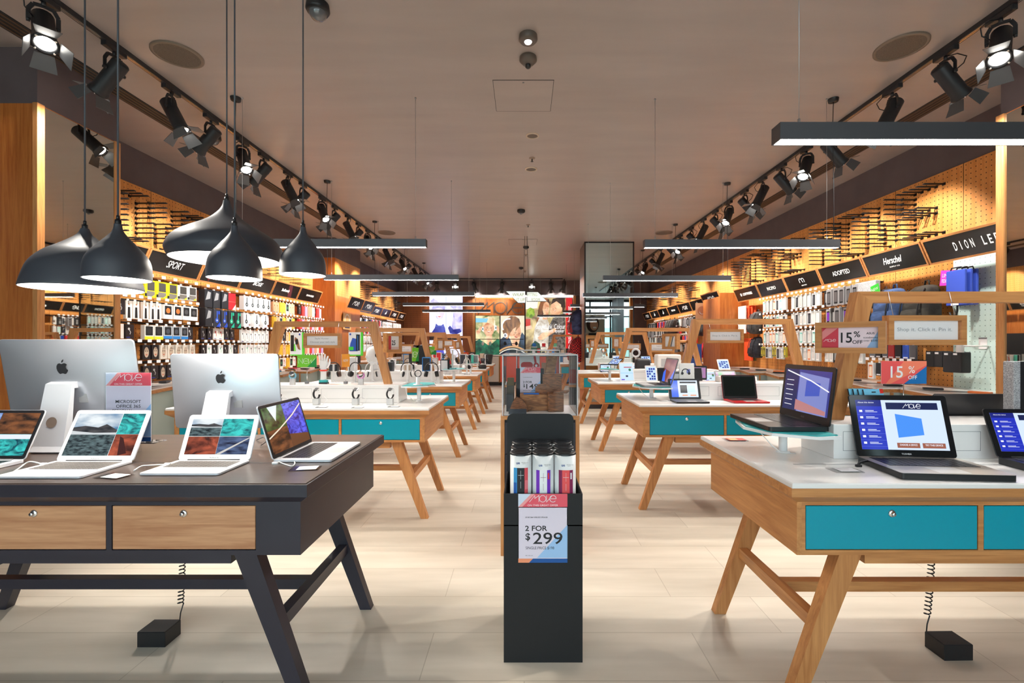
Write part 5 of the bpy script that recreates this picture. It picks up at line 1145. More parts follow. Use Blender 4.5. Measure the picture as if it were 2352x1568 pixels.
# ---------------------------------------------------------------- counters along the side walls
MINT = pr('counter_front', s2l((176, 192, 188)), .45); INL = pr('inlay_orange', s2l((214, 140, 60)), .5)
def counter(side, y0, y1, label, h=.96, near=.86, far=.62):
    s = 1 if side == 'R' else -1; X = XR-.025 if side == 'R' else XL+.025
    t = thing('wall_counter', (X, (y0+y1)/2, 0), 0, label, 'counter', 'low counters along the %s wall' % ('right' if side == 'R' else 'left')); L = (y1-y0)/2-.004
    P = [(0, -L), (-s*near, -L), (-s*far, L), (0, L)]
    if s < 0: P = P[::-1]
    P = P if s > 0 else P
    area = sum(P[i][0]*P[(i+1) % 4][1]-P[(i+1) % 4][0]*P[i][1] for i in range(4))
    if area < 0: P = P[::-1]
    sc = lambda k: [(x*k, y*(.995)) for x, y in P]
    mb(MINT).prism(sc(.96), .1, h-.045).build('cabinet', t); mb(BLACKM).prism(sc(.9), 0, .1).build('plinth', t)
    mb(WY).prism(sc(1.0), h-.045, h-.012).build('edge_band', t)
    b = mb(WHITE).prism(sc(.99), h-.012, h); b.m(BLACKM).poly([(-s*.15, -L*.1), (-s*.15, L*.08), (-s*far*.95, L*.55), (-s*far*.95, L*.30)][::(1 if s > 0 else -1)], h+.0012)
    b.m(INL).poly([(-s*.1, -L*.75), (-s*.1, -L*.70), (-s*near*.9, -L*.35), (-s*near*.9, -L*.40)][::(1 if s > 0 else -1)], h+.001)
    b.build('worktop', t)
    b = mb(WZ)
    for k in (-1, 1): b.box(-s*((near+far)/2*.96)-.0, -s*((near+far)/2*.96)+.01*s, k*L*.97-.012, k*L*.97+.012, .1, h-.045)
    b.build('stile', t)
on_ = ['first', 'second', 'third', 'fourth', 'fifth', 'sixth', 'seventh']
for i, (a, c) in enumerate([(3.72, 4.62), (4.62, 5.5), (5.5, 6.35), (6.35, 7.2), (7.2, 8.05), (8.05, 8.95)]): counter('R', a, c, '%s pale counter unit from the near right pillar along the right wall' % on_[i])
for i, (a, c) in enumerate([(4.2, 5.05), (5.05, 5.9), (5.9, 6.75), (6.75, 7.6), (7.6, 8.5), (8.5, 9.5)]): counter('L', a, c, '%s pale counter unit from the near left pillar along the left wall' % on_[i])
for i in range(4): counter('R', 10.2+i*1.4, 11.6+i*1.4, '%s far counter unit beyond the right partition' % on_[i]); counter('L', 11.3+i*1.2, 12.5+i*1.2, '%s far counter unit beyond the left pillar' % on_[i])
# cases and handsets lying on the counters
cc = [(40, 38, 42), (60, 50, 60), (190, 60, 70), (220, 220, 224), (40, 40, 44), (30, 120, 150), (150, 100, 60), (232, 120, 150)]
for i in range(26):
    y = 5.2+i*.16; b = mb(flat(*cc[i % 8])).rbox(-.035, .035, -.07, .07, 0, .022, .004)
    o = b.build('phone_case'); o.location = (XL+.45+.14*(i % 3)-.08, y, .965); o.rotation_euler = (0, 0, R(20+17*(i % 5))); tag(o, 'phone case lying in the cluttered display on the left wall counter', 'phone case', 'phone cases strewn on the left counter')
for i in range(12):
    y = 4.1+i*.36; b = mb(flat(*((40, 38, 42) if i % 3 else (224, 120, 60)))).rbox(-.035, .035, -.075, .075, 0, .018, .004)
    o = b.build('phone_case'); o.location = (XR-.35-.1*(i % 3), y, .961); o.rotation_euler = (0, 0, R(30+25*(i % 4))); tag(o, 'phone case lying on the white right wall counter', 'phone case', 'phone cases on the right counter')
# round headphones lying in the left counter clutter
def headset(scale, col, label, loc, rz, tiltx=0, group=None, stand=True, cup=None, standh=.27):
    t = thing('headphones', loc, rz, label, 'headphones', group); c = flat(*col); cupm = flat(*(cup or col))
    r_ = .082*scale; zc = standh-r_-.005 if stand else r_*1.2
    b = mb(c).tube([(r_*math.cos(a), 0, zc+r_*1.05*math.sin(a)) for a in [PI*i/16 for i in range(-1, 18)]], .006*scale, 8); b.build('headband', t)
    for s in (-1, 1):
        b = mb(c).tube([(s*r_, 0, zc), (s*r_*.98, 0, zc-.04*scale)], .005*scale, 6).build('arm', t)
        b = mb(cupm); b.M = T(s*r_*.88, 0, zc-.06*scale) @ RY(s*R(78)); b.lathe([(0, -.018), (.034*scale, -.016), (.038*scale, 0), (.036*scale, .014), (.02, .018), (0, .018)], 18); b.m(BLACKM).lathe([(.038*scale, -.016), (.030*scale, -.030), (.016*scale, -.026), (0, -.02)], 18); b.build('ear_cup', t)
    return t
def hstand(loc, label, h=.26, group=None):
    t = thing('headphone_stand', loc, 0, label, 'headphone stand', group)
    mb(ACRYL).lathe([(0, 0), (.05, 0), (.05, .006), (0, .006)], 20).build('foot', t)
    mb(WHITEM).box(-.011, .011, -.004, .004, .004, h-.012).box(-.03, .03, -.012, .012, h-.018, h-.012).build('post', t)
    mb(CORDW).tube([(0, -.01, .05), (.05, -.03, .03), (.07, 0, .004), (.09, .03, .004)], .002, 5).build('cord', t)
for i, (px, col, cup) in enumerate(((766, (40, 32, 28), (70, 46, 34)), (816, (36, 34, 36), (60, 56, 56)), (855, (214, 214, 216), (228, 228, 230)), (936, (40, 40, 44), (225, 225, 225)), (991, (52, 50, 52), (34, 34, 36)))):
    p = at(px, 880, 5.85); p.z = TZ; hstand(p, '%s white headphone stand on the second white left table' % on_[i], group='headphone stands')
    headset(1.0, col, '%s pair of headphones from the left on the second white left table' % on_[i], p, R((10, -15, 20, 0, 12)[i]), cup=cup, group='headphones on stands')

# ---------------------------------------------------------------- nearest white left table
def watch(px, label, tint):
    p = onz(px, 929, TZ); t = thing('smart_watch', (p.x, p.y, TZ+.052), R(-20), label, 'watch', 'square watches on clear blocks')
    r_ = .030; b = mb(tint).loft([[((r_+q)*math.cos(a)*1.0, y, .034+(r_+q)*1.15*math.sin(a)) for q, y in ((0, -.010), (.003, -.010), (.003, .010), (0, .010))] for a in [R(60+300*i/22) for i in range(23)]], True, True); b.build('strap', t)
    b = mb(CHROME); b.M = T(0, 0, .074) @ RX(R(35)); b.rbox(-.020, .020, -.017, .017, -.005, .005, .003); b.m(BLACK).box(-.017, .017, -.0175, .014, -.002, .0055); b.build('watch_case', t)
    s = thing('acrylic_block', (p.x, p.y, TZ), 0, 'clear block holding the %s' % label, 'acrylic block', 'clear watch blocks'); mb(pr('frosted_acrylic', (.85, .87, .88), .25, trans=.6)).rbox(-.024, .024, -.024, .024, 0, .052, .002).build('block', s)
    mb(CORDW).tube([(.02, .01, .05), (.06, 0, .07), (.09, .0, .04), (.06, -.02, .003), (.02, -.01, .003)], .0018, 5).build('security_cord', s)
for i, px in enumerate((638, 727, 817, 896)): watch(px, '%s square watch along the front of the nearest white left table' % on_[i], flat(40, 38, 40))
RZ_ = TZ+.15
Y2 = 4.08
def up(px, Y=Y2, z=RZ_): return Vector(((px-VX)*Y/F, Y, z))
def flagsign(loc, w_, h_, zc, rz, label, draw, base=True):
    t = thing('flag_sign', loc, rz, label, 'sign')
    mb(CHROME).cyl((0, .002, 0), (0, .002, zc-h_*.35), .002, n=6).build('rod', t)
    mb(GREYP).rbox(-.016, .016, -.012, .012, 0, .022, .002).build('foot', t)
    b = mb(PAPER).box(-w_/2, w_/2, 0, .0015, zc-h_/2, zc+h_/2); b.M = T(0, -.0006, zc) @ FRONT; draw(b, w_, h_); b.build('sign_card', t); return t
def newart(b, W, H):
    b.m(flat(112, 196, 40)).rect(-W/2, -H/2, W/2, H/2).m(flat(20, 140, 60)).poly([(0, -H/2), (W/2, -H/2), (W/2, H*.3)], .0003).m(PAPER).line([(-W*.42, -H*.2), (-W*.42, H*.22), (-W*.22, -H*.2), (-W*.22, H*.22)], H*.025, .0006).arc(-W*.05, 0, H*.21, 0, R(310), H*.025, .0006).line([(-W*.17, 0), (W*.07, 0)], H*.025, .0006).line([(W*.08, H*.2), (W*.08, -H*.2), (W*.22, H*.1), (W*.22, -H*.15), (W*.42, H*.22)], H*.025, .0006)
flagsign(up(705), .165, .108, .20, R(6), 'green NEW sign on a rod above the nearest white left riser', newart)
flagsign(up(794), .12, .115, .205, R(78), 'orange card seen edge-on above the nearest white left riser', lambda b, W, H: b.m(flat(246, 166, 60)).rect(-W/2, -H/2, W/2, H/2).m(PAPER).text('NEW', 0, 0, H*.2, .0005))
p = up(954, 5.75, TZ); flagsign(p, .10, .17, .37, R(50), 'narrow green NEW sign turned sideways between two headphones', newart)
p = up(988, 6.1, RZ_); flagsign(p, .165, .108, .265, R(0), 'green NEW sign above the right-hand headphones', newart)
def mannequin_hand(loc, label):
    t = thing('mannequin_hand', loc, 0, label, 'mannequin hand')
    mb(TEALM).rbox(-.032, .036, -.022, .022, .012, .034, .003).m(BLACK).box(-.032, .040, -.024, .024, 0, .012).build('base', t)
    b = mb(WHITEM); L = []
    for z, rx, ry, cx in ((.034, .026, .02, 0), (.08, .025, .019, 0), (.13, .027, .019, 0), (.155, .034, .017, 0), (.18, .038, .015, .002), (.20, .036, .013, .002), (.207, .028, .009, .002)):
        L.append([(cx+rx*math.cos(a), ry*math.sin(a), z) for a in [2*PI*i/16 for i in range(16)]])
    b.loft(L, True, True)
    for x, l, d in ((-.026, .062, -.012), (-.009, .076, -.003), (.009, .072, .005), (.026, .055, .014)): b.tube([(x, 0, .19), (x+d*.4, -.003, .19+l*.5), (x+d*.9, -.002, .19+l*.85), (x+d, 0, .19+l)], [.0095, .009, .008, .005], 8)
    b.tube([(.03, 0, .145), (.052, -.006, .175), (.058, -.008, .20), (.056, -.008, .222)], [.012, .011, .009, .005], 8)
    b.build('hand', t)
    mb(flat(226, 70, 56)).lathe([(.028, -.007), (.0325, -.006), (.0325, .006), (.028, .007)], 24).build('wristband', t).location = (0, 0, .118)
mannequin_hand(up(743), 'white mannequin hand wearing a red band on a turquoise base')
def head_m(loc, label):
    t = thing('display_bust', loc, R(-35), label, 'mannequin head'); b = mb(WHITEM); L = []
    for z, rx, ry, cy in ((0, .06, .065, .02), (.03, .050, .055, .02), (.08, .044, .05, .02), (.105, .05, .062, .005), (.13, .058, .078, -.004), (.165, .066, .088, -.002), (.20, .072, .096, .004), (.235, .074, .098, .008), (.27, .068, .09, .012), (.295, .052, .068, .016), (.312, .028, .036, .018), (.318, .006, .008, .018)):
        L.append([(rx*math.cos(a), cy+ry*math.sin(a), z) for a in [2*PI*i/20 for i in range(20)]])
    b.loft(L, True, True); b.build('bust', t)
    n = mb(WHITEM).loft([[(-.012, -.088, .165), (.012, -.088, .165), (.006, -.115, .168), (-.006, -.115, .168)], [(-.006, -.088, .215), (.006, -.088, .215), (.003, -.094, .215), (-.003, -.094, .215)]], True, True)
    n.ell((0, -.082, .145), (.022, .012, .006)).ell((0, -.078, .122), (.018, .014, .012)); n.build('face_features', t)
    mb(WHITEM).ell((-.073, .015, .185), (.008, .016, .028)).ell((.073, .015, .185), (.008, .016, .028)).build('ears', t)
    hp = mb(BLACK).tube([(.083*math.cos(a), .015, .23+.095*math.sin(a)) for a in [PI*i/16 for i in range(17)]], .006, 6)
    hp.cyl((-.09, .015, .2), (-.072, .015, .2), .035, n=16).cyl((.072, .015, .2), (.09, .015, .2), .035, n=16); 
    o = hp.build('headphones'); o.location = loc; o.rotation_euler = (0, 0, R(-35)); tag(o, 'black headphones worn by the white mannequin head', 'headphones')
head_m(at(856, 850, 6.05), 'white mannequin head wearing headphones on the second white left riser')
def armpack(loc, c, label):
    t = thing('armband_pack', loc, R(-8), label, 'armband pack', 'large armband packs on the nearest white left table')
    b = mb(flat(226, 228, 232)).box(-.058, .058, -.02, 0, 0, .20).m(flat(90, 214, 60)).box(.058, .072, -.02, .0, -.004, .20).box(-.058, .072, -.02, 0, -.010, 0); b.build('box', t)
    b = mb(flat(*c)); b.M = T(0, -.0206, .10) @ FRONT
    if c[2] > 100: b.poly([(-.05, -.07), (.03, -.07), (.02, .04), (-.02, .05), (-.04, 0)]).m(flat(30, 32, 36)).rect(.015, -.065, .05, .08, .0003).m(flat(50, 120, 200)).rect(.028, -.06, .034, .07, .0006).m(flat(60, 200, 60)).rect(-.056, -.06, -.01, -.03, .0006)
    else: b.rect(-.052, -.07, -.02, .075).m(flat(150, 100, 70)).poly([(.02, -.05), (.045, -.06), (.02, .04), (-.01, .06), (-.015, .03)], .0003).m(flat(26, 26, 30)).poly(rr(.024, .05, .006, 3, .008, .015), .0006).m(flat(110, 210, 70)).poly([(-.02, -.07), (.0, -.07), (-.01, 0), (-.02, -.01)], .0006)
    b.m(flat(40, 70, 160)).disc(.036 if c[2] < 100 else -.04, .082, .009, .0006).m(GREYP).text('belkin', -.02 if c[2] < 100 else .02, .084, .007, .0006)
    b.build('print', t)
    mb(ACRYL).box(-.004, .004, .002, .006, -.25, .19).box(-.03, .03, -.03, .03, -.256, -.25).build('clear_stand', t)
p = at(683, 816, 4.2); p.z = RZ_+.256; armpack(p, (34, 32, 36), 'white and green armband pack with a dark strap on the nearest white left table')
p = at(817, 815, 4.15); p.z = RZ_+.256; armpack(p, (40, 80, 170), 'blue-pictured armband pack with green edge by the right frame post')
def roundwatch(px, label, c1, c2, Y=3.98):
    p = up(px, Y); t = thing('round_watch', (p.x, p.y, p.z), R(10), label, 'watch')
    mb(pr('frosted_acrylic', (.85, .87, .88), .25, trans=.6)).rbox(-.02, .02, -.018, .018, 0, .055, .002).build('block', t)
    mb(flat(*c1)).tube([(.026*math.cos(a), .012*math.sin(a)*0, .08+.026*math.sin(a)) for a in [2*PI*i/16 for i in range(17)]], .006, 6).build('strap', t)
    b = mb(CHROME); b.M = T(-.004, -.012, .10) @ RX(R(60)); b.lathe([(0, -.004), (.022, -.004), (.024, 0), (.02, .005), (0, .005)], 22).m(flat(*c2)).disc(0, 0, .017, .0055); b.build('dial', t)
roundwatch(829, 'round pink and copper watch on a clear block', (206, 120, 190), (180, 130, 110))
roundwatch(672, 'round pale blue watch on a clear block beside the silver computer', (120, 190, 220), (40, 44, 50))
p = Vector((-.925, 4.02, TZ+.146)); t = thing('wristband', p, 0, 'black wristband on a white pedestal on the near left tray', 'wristband')
mb(WHITEM).lathe([(.04, 0), (.04, .006), (.018, .008), (.018, .07), (0, .07)], 20).build('pedestal', t); mb(BLACK).tube([(.028*math.cos(a), .004*math.sin(a), .098+.028*math.sin(a)) for a in [2*PI*i/24 for i in range(25)]], .004, 6).build('band', t)
headset(1.05, (186, 140, 96), 'tan headphones standing on the second left tray', Vector((-.95, 6.1, TZ+.176)), R(25), cup=(150, 110, 76))
hstand(Vector((-.95, 6.12, TZ+.176)), 'clear stand under the tan headphones')
# speakers and gadgets on the farther left tables
def gadget(name, loc, rz, b, label, cat, grp=None):
    t = thing(name, loc, rz, label, cat, grp); b.build('body', t); return t
def spk(W, H, c, g=(150, 150, 152)): return mb(flat(*c)).rbox(-W/2, W/2, -.03, .03, 0, H, .006).m(flat(*g)).box(-W/2+.012, W/2-.012, -.0312, -.0302, .012, H-.012)
Pz = lambda px, Y, z: Vector(((px-VX)*Y/F, Y, z))
gadget('speaker', Pz(1071, 8.0, TZ+.176), 0, spk(.12, .14, (232, 232, 232)), 'white speaker with grey grille on the third left tray, left of the dark cylinder', 'speaker')
gadget('speaker', Pz(1092, 8.05, TZ+.176), 0, spk(.11, .14, (236, 236, 236)), 'white speaker with grey grille on the third left tray, right of the mint one', 'speaker')
gadget('speaker', Pz(1078, 7.9, TZ+.176), 0, mb(BLACK).lathe([(0, 0), (.025, 0), (.025, .14), (0, .14)], 20), 'slim black cylinder speaker on the third left tray', 'speaker')
gadget('speaker', Pz(1085, 7.88, TZ+.176), 0, mb(flat(90, 210, 190)).lathe([(0, 0), (.022, 0), (.022, .14), (0, .14)], 20), 'slim mint cylinder speaker on the third left tray', 'speaker')
b = mb(BLACK); b.M = T(0, 0, .045) @ RY(PI/2); b.lathe([(0, -.08), (.03, -.08), (.042, -.06), (.042, .06), (.03, .08), (0, .08)], 20)
gadget('speaker', Pz(1108, 9.3, TZ), 0, b, 'black lying cylinder speaker at the corner of the fourth white left table', 'speaker')
cols = [(40, 40, 44), (225, 225, 228), (200, 40, 44), (60, 66, 76), (220, 220, 222), (44, 120, 190), (30, 32, 36), (190, 170, 150)]
for ti, (a, c, y0) in enumerate(LT[1:]):
    for k in range(7):
        x = a+.35+k*.24; H = .09+.03*((k*3+ti) % 4); z = RZ_
        if ti == 0 and abs(x+1.99) < .17: continue
        cx = flat(*cols[(k+ti*3) % 8])
        gadget('boxed_speaker' if k % 2 else 'speaker', (x, y0+.40, z), R(8*(k % 3)-8), spk(.11, H, cols[(k+ti*3) % 8], cols[(k+ti*2+3) % 8]), '%s of the small speakers and boxes, from the left, on left-hand riser %s' % (on_[k], ('two', 'three', 'four', 'five')[ti]), 'speaker', 'small speakers on the far left risers')
    if ti:
        for k in range(5):
            p = Vector((a+.6+k*.32, y0+.2, TZ)); hstand(p, '%s headphone stand on white left table %s' % (on_[k], ('three', 'four', 'five')[ti-1]), group='far headphone stands'); headset(1.0, cols[(k*2+ti) % 8], '%s headphones on white left table %s' % (on_[k], ('three', 'four', 'five')[ti-1]), p, R(k*15), group='far headphones')
def packhang(px, py, Y, w_, h_, c, label, draw=None):
    p = at(px, py, Y); b = mb(flat(*c)).box(-w_/2, w_/2, -.015, .015, -h_, 0); b.M = T(0, -.0156, -h_/2) @ FRONT
    if draw: draw(b, w_, h_)
    b.M = I4.copy(); b.m(CHROME).cyl((0, 0, 0), (0, 0, .05), .002, n=5).box(-.02, .02, -.004, .004, -.001, .008)
    t = thing('hanging_pack', p, 0, label, 'packaged headphones'); b.build('pack', t)
packhang(951, 793, 6.1, .13, .23, (36, 36, 38), 'black hanging headphone pack with a grey disc', lambda b, W, H: b.m(flat(170, 165, 165)).disc(0, H*.22, W*.38, .0004))
packhang(969, 793, 6.1, .13, .23, (32, 32, 34), 'plain black hanging headphone pack beside the disc one')

# ---------------------------------------------------------------- things on the right-hand tables
def art15(b, W, H):
    b.m(flat(238, 90, 90)).rect(-W/2, -H/2, W/2, H/2).m(flat(246, 130, 100)).poly([(-W*.0, H/2), (W/2, H/2), (W/2, H*.32), (W*.1, -H*.1), (-W*.3, -H/2), (-W*.4, -H/2)], .0002).m(flat(20, 110, 180)).poly([(-W*.0, -H/2), (W/2, -H/2), (W/2, H*.28)], .0003)
    b.m(PAPER).text('15', -W*.16, H*.02, H*.5, .0006, bold=.01).text('%', W*.17, H*.12, H*.30, .0006, bold=.0).text('OFF', W*.19, -H*.22, H*.16, .0006, bold=.01)
flagsign((1.785, 2.17, RZ_), .213, .107, .217, 0, 'red and blue 15% OFF card on a rod behind the device-page laptop', art15)
t = thing('card_pack_stack', (1.585, 2.055, RZ_), R(14), 'stack of blue and yellow gift card packs leaning on the nearest right riser', 'card packs')
for k in range(4):
    b = mb(flat(60, 60, 62)); b.M = T(-.012*k, .014*k, 0) @ RX(R(-14)); b.box(-.055, .055, -.003, .003, 0, .15).m(flat(120, 196, 226)).box(-.055, .055, -.0036, -.003, .10, .15).m(flat(246, 196, 50)).box(-.055, .055, -.0037, -.003, .092, .102).m(flat(150, 90, 60)).box(-.05, .05, -.0037, -.003, .06, .0605).box(-.05, .03, -.0037, -.003, .03, .0305)
    b.m(INK).box(-.012, .012, -.0038, -.003, .134, .139).m(flat(220, 50, 40)).box(.035, .055, -.0039, -.003, .13, .15); b.build('card', t)
t = thing('hang_tag', (1.495, 2.075, RZ_), R(20), 'red and white barcode tag standing at the foot of the left frame post', 'tag')
b = mb(flat(214, 60, 60)).at(RX(R(-12)) @ RY(R(16))).box(-.02, .02, -.001, .001, .02, .11).m(PAPER).box(-.016, .016, -.0016, -.001, .025, .075).m(INK)
for k in range(6): b.box(-.012+k*.004, -.0105+k*.004, -.002, -.0015, .03, .055)
b.build('tag_card', t)
t = thing('boxed_sleeve', (2.345, 2.15, RZ_), 0, 'tall black box reading ADOPTED with grey fabric sides at the right picture edge', 'boxed sleeve')
felt = noise_mat('grey_felt', s2l((120, 120, 124)), s2l((190, 190, 192)), (30, 30, 60), ns=6, rough=.9)
mb(felt).rbox(-.085, .085, -.02, .03, 0, .27, .004).build('sleeve', t); b = mb(BLACK).box(-.055, .055, -.024, -.02, 0, .27); b.M = T(0, -.0246, .10) @ FRONT; b.m(PAPER).text('ADOPTED', 0, .01, .010, 0, bold=.03, width=.085).text('Sofia sleeve', -.03, -.055, .005, 0).text('fits most laptops', -.024, -.064, .005, 0); b.build('black_wrap', t)
# second right table
gadget('packaged_headphones', (1.475, 4.19, RZ_), R(-14), (lambda b: (b.at(RX(R(-15))).rbox(-.065, .065, -.03, .012, 0, .175, .003), b.m(INK).at(RX(R(-15)) @ T(0, -.0306, .09) @ FRONT).arc(-.01, .0, .03, 0, PI, .008, .0004).disc(-.038, -.01, .012, .0005).disc(.02, -.01, .012, .0005).m(flat(120, 130, 200)).rect(.0, -.01, .03, .03, .0003), b)[-1])(mb(flat(232, 230, 226))), 'white leaning box picturing headphones on the second right riser', 'packaged headphones')
t = thing('card_stand', (1.40, 4.22, RZ_), 0, 'small white card stand with a grey header on the second right riser', 'card stand'); b = mb(PAPER).box(-.036, .036, -.002, .002, 0, .10).m(GREYP).box(-.036, .036, -.0026, -.002, .078, .10).m(flat(170, 165, 170)); b.M = T(0, -.003, .02) @ FRONT; b.text('15', 0, 0, .018); b.build('card', t)
for (x, W, lb) in ((1.34, .13, 'dark tablet back left of the card stand on the second right riser'), (1.60, .20, 'dark tablet back right of the headphone box on the second right riser')):
    gadget('tablet', (x, 4.40, RZ_), 0, mb(BLACK).at(RX(R(-14))).rbox(-W/2, W/2, -.004, .004, 0, .125, .003), lb, 'tablet', None)
def tablet(loc, rz, W, H, lean, label, art, bezel=WHITEM, grp=None, standh=0):
    t = thing('tablet', loc, rz, label, 'tablet', grp); M = T(0, 0, standh) @ RX(-lean)
    b = mb(bezel); b.M = M @ FRONT @ T(0, H/2, 0); b.prism(rr(W, H, .01), -.007, 0); b.build('tablet_body', t)
    s = mb(BLACK); s.M = M @ FRONT @ T(0, H/2, .0006); art(s, W-.022, H-.036); s.build('screen', t)
    b = mb(WHITEM).box(-.04, .04, -.02, .06, 0, .006); b.bar((0, .05, .004), (0, .004+math.sin(lean)*H*.5, standh+H*.45), .03, .006); b.build('holder', t); return t
def tile(b, W, H):
    b.m(glow(190, 215, 250)).rect(-W/2, -H/2, W/2, H/2).m(glow(40, 60, 150))
    for i in range(4):
        for j in range(5):
            if (i*5+j*3) % 4: b.rect(-W*.45+i*W*.23, -H*.45+j*H*.18, -W*.27+i*W*.23, -H*.32+j*H*.18, .0003)
def page(b, W, H): b.m(glow(196, 222, 252)).rect(-W/2, -H/2, W/2, H/2).m(glow(180, 60, 50)).rect(-W*.2, H*.25, W*.4, H*.3, .0003).m(glow(120, 190, 250)).rect(-W*.5, -H*.08, W*.5, -H*.06, .0003).m(glow(60, 120, 80)).disc(W*.25, H*.12, W*.1, .0003).m(glow(60, 60, 80)).rect(-W*.1, -H*.3, W*.08, -H*.2, .0003).m(glow(110, 60, 190)).rect(-W*.45, -H*.48, -W*.2, -H*.42, .0003)
def wall3(b, W, H): b.m(em_noise('pic_vivid', (60, 160, 90), (210, 70, 200), (1, 1, 1), 9, dist=1)).rect(-W/2, -H/2, W/2, H/2)
tablet((1.375, 6.14, TZ), R(8), .20, .265, R(14), 'larger white tablet with a news page on the third right table', page)
tablet((1.70, 6.14, TZ), R(8), .155, .22, R(14), 'smaller white tablet with a tile page on the third right table', tile)
tablet((1.70, 4.55, RZ_), R(-20), .19, .14, R(14), 'black tablet with a vivid picture behind the leaning headphone box', wall3, bezel=BLACK)
tablet((2.02, 4.6, RZ_), R(0), .21, .10, R(35), 'black tablet with a green and blue picture lying back on the second right riser', wall3, bezel=BLACK)
tablet((1.21, 6.35, TZ+.156), R(-60), .20, .14, R(52), 'black tablet tilted flat on the third right tray', tile, bezel=BLACK, standh=.06)
gadget('white_riser_block', (1.98, 4.32, RZ_), 0, mb(WHITE).rbox(-.17, .17, -.06, .06, 0, .05, .003), 'low white block on the second right riser behind the red laptop', 'riser block')
gadget('packaged_gadget', (2.60, 4.25, RZ_), R(-25), mb(flat(234, 100, 40)).at(RX(R(-30))).rbox(-.06, .06, -.02, .02, 0, .16, .003).m(BLACK).box(-.05, .05, -.0208, -.02, .01, .06).m(PAPER).box(-.03, .03, -.0208, -.02, .10, .13), 'orange and black leaning gadget box on the second right riser', 'gadget box')
gadget('packaged_gadget', (2.74, 4.25, RZ_), R(-10), mb(PAPER).at(RX(R(-30))).rbox(-.06, .06, -.02, .02, 0, .15, .003).m(flat(190, 190, 194)).box(-.05, .05, -.0208, -.02, .02, .1), 'white leaning gadget box right of the orange one', 'gadget box')
gadget('tablet', (2.50, 4.0, TZ), R(0), mb(flat(60, 190, 210)).at(RX(R(-15))).rbox(-.10, .10, -.008, .008, 0, .22, .006).m(BLACK).box(-.085, .085, -.0088, -.008, .02, .20), 'tablet in a turquoise case partly behind the large black laptop', 'tablet')
gadget('backpack_display', (1.78, 6.95, TZ+.02), 0, mb(flat(38, 36, 38)).rbox(-.11, .11, -.07, .07, 0, .26, .03).m(flat(70, 68, 70)).rbox(-.07, .07, -.085, -.07, .03, .12, .008), 'black laptop bag standing at the back of the third right table', 'bag')
gadget('printer', (2.08, 6.7, RZ_), 0, mb(flat(226, 224, 220)).rbox(-.17, .17, -.10, .10, 0, .20, .02).m(flat(176, 176, 176)).box(-.12, .12, -.102, -.10, .03, .14), 'pale wire-look storage box on the third right riser', 'storage box')
for ti, (x0, y0) in enumerate(((.948, 8.03), (.948, 5.93), (.86, 11.9))):
    for k in range(6):
        x = x0+.5+k*.26
        if ti == 1 and k < 4: continue
        tablet((x, y0+.385 if k % 2 else y0+.2, RZ_ if k % 2 and ti < 2 else TZ), R(-12+6*k), .19, .15, R(20), '%s small tablet from the left on %s' % (on_[k], ('the fourth right table', 'the right part of the third right table', 'the far table behind the column')[ti]), tile if k % 2 else page, bezel=WHITEM if k % 3 else BLACK)
riser(1.55, 12.24, .5, 'white riser box on the far table behind the column', 'white riser boxes on the tables')
aframe(1.22, 12.37, TZ+.15, 1.65, .58, .445, 'farthest oak trapezoid frame, left of the mirrored column', 'oak trapezoid frames')
gadget('desk_fan', (2.02, 8.35, RZ_), 0, mb(flat(200, 202, 206)).cyl((0, 0, 0), (0, 0, .12), .01).at(T(0, 0, .19) @ RX(PI/2)).lathe([(.075, -.01), (.085, 0), (.075, .01), (.055, .008), (.05, -.008), (.075, -.01)], 24), 'round grey ring device on the fourth right table', 'gadget')

# ---------------------------------------------------------------- right wall: bags and the pale pegboard bay
MP = pegmat('pegboard_mint', s2l((196, 220, 214)), s2l((204, 226, 220)), .05, .0045, holecol=(.12, .2, .19))
o = struct('trim_15', mb(MP).box(XR-.03, XR-.02, 3.70, 4.70, .96, 2.38)); 
def rw(px, py, X=4.30):  Y = X*F/(px-VX); return Vector((X, Y, CH-(py-VY)*Y/F))
def wallthing(name, p, b, label, cat, grp=None, parts=None):
    t = thing(name, p, -PI/2, label, cat, grp); b.build('body', t)
    for n, q in (parts or []): q.build(n, t)
    return t
p = rw(2218, 660, 4.25)
for k in range(3): wallthing('laptop_folio', (4.27-.045*k, p.y+.01*k, p.z), mb(flat(58, 84, 190)).rbox(-.10, .10, -.012, .012, -.17, .17, .008), '%s blue folio hanging on the pale pegboard' % ('rear', 'middle', 'front')[k], 'folio', 'blue folios', [('handle', mb(BLACK).tube([(-.06, 0, .17), (-.05, 0, .195), (.05, 0, .195), (.06, 0, .17)], .006, 6))]+([('price_ticket', mb(PAPER).box(-.04, .04, -.018, -.016, -.17, -.06))] if k == 2 else []))
wallthing('sign_card', rw(2178, 638, 4.2), mb(flat(232, 60, 190)).at(RY(R(6))).box(-.085, .085, -.002, .002, -.075, .075).m(PAPER).at(RY(R(6)) @ T(0, -.003, 0) @ FRONT).text('LIMITED', 0, .025, .035, 0, width=.13).text('EDITION', 0, -.03, .035, 0, width=.13), 'magenta LIMITED EDITION card on the pale pegboard', 'sign')
for k, (px, py) in enumerate(((2146, 806), (2165, 806), (2187, 808), (2208, 808))):
    p = rw(px, py, 4.2); wallthing('phone_pouch', p, mb(BLACKM).rbox(-.05, .05, -.05, .05, -.20 if k > 1 else -.16, 0, .01).m(PAPER).box(-.03, .01, -.052, -.05, -.03, -.012), '%s hanging black pouch from the left on the pale pegboard' % on_[k], 'pouch', 'black pouches')
p = rw(2205, 770, 4.1)
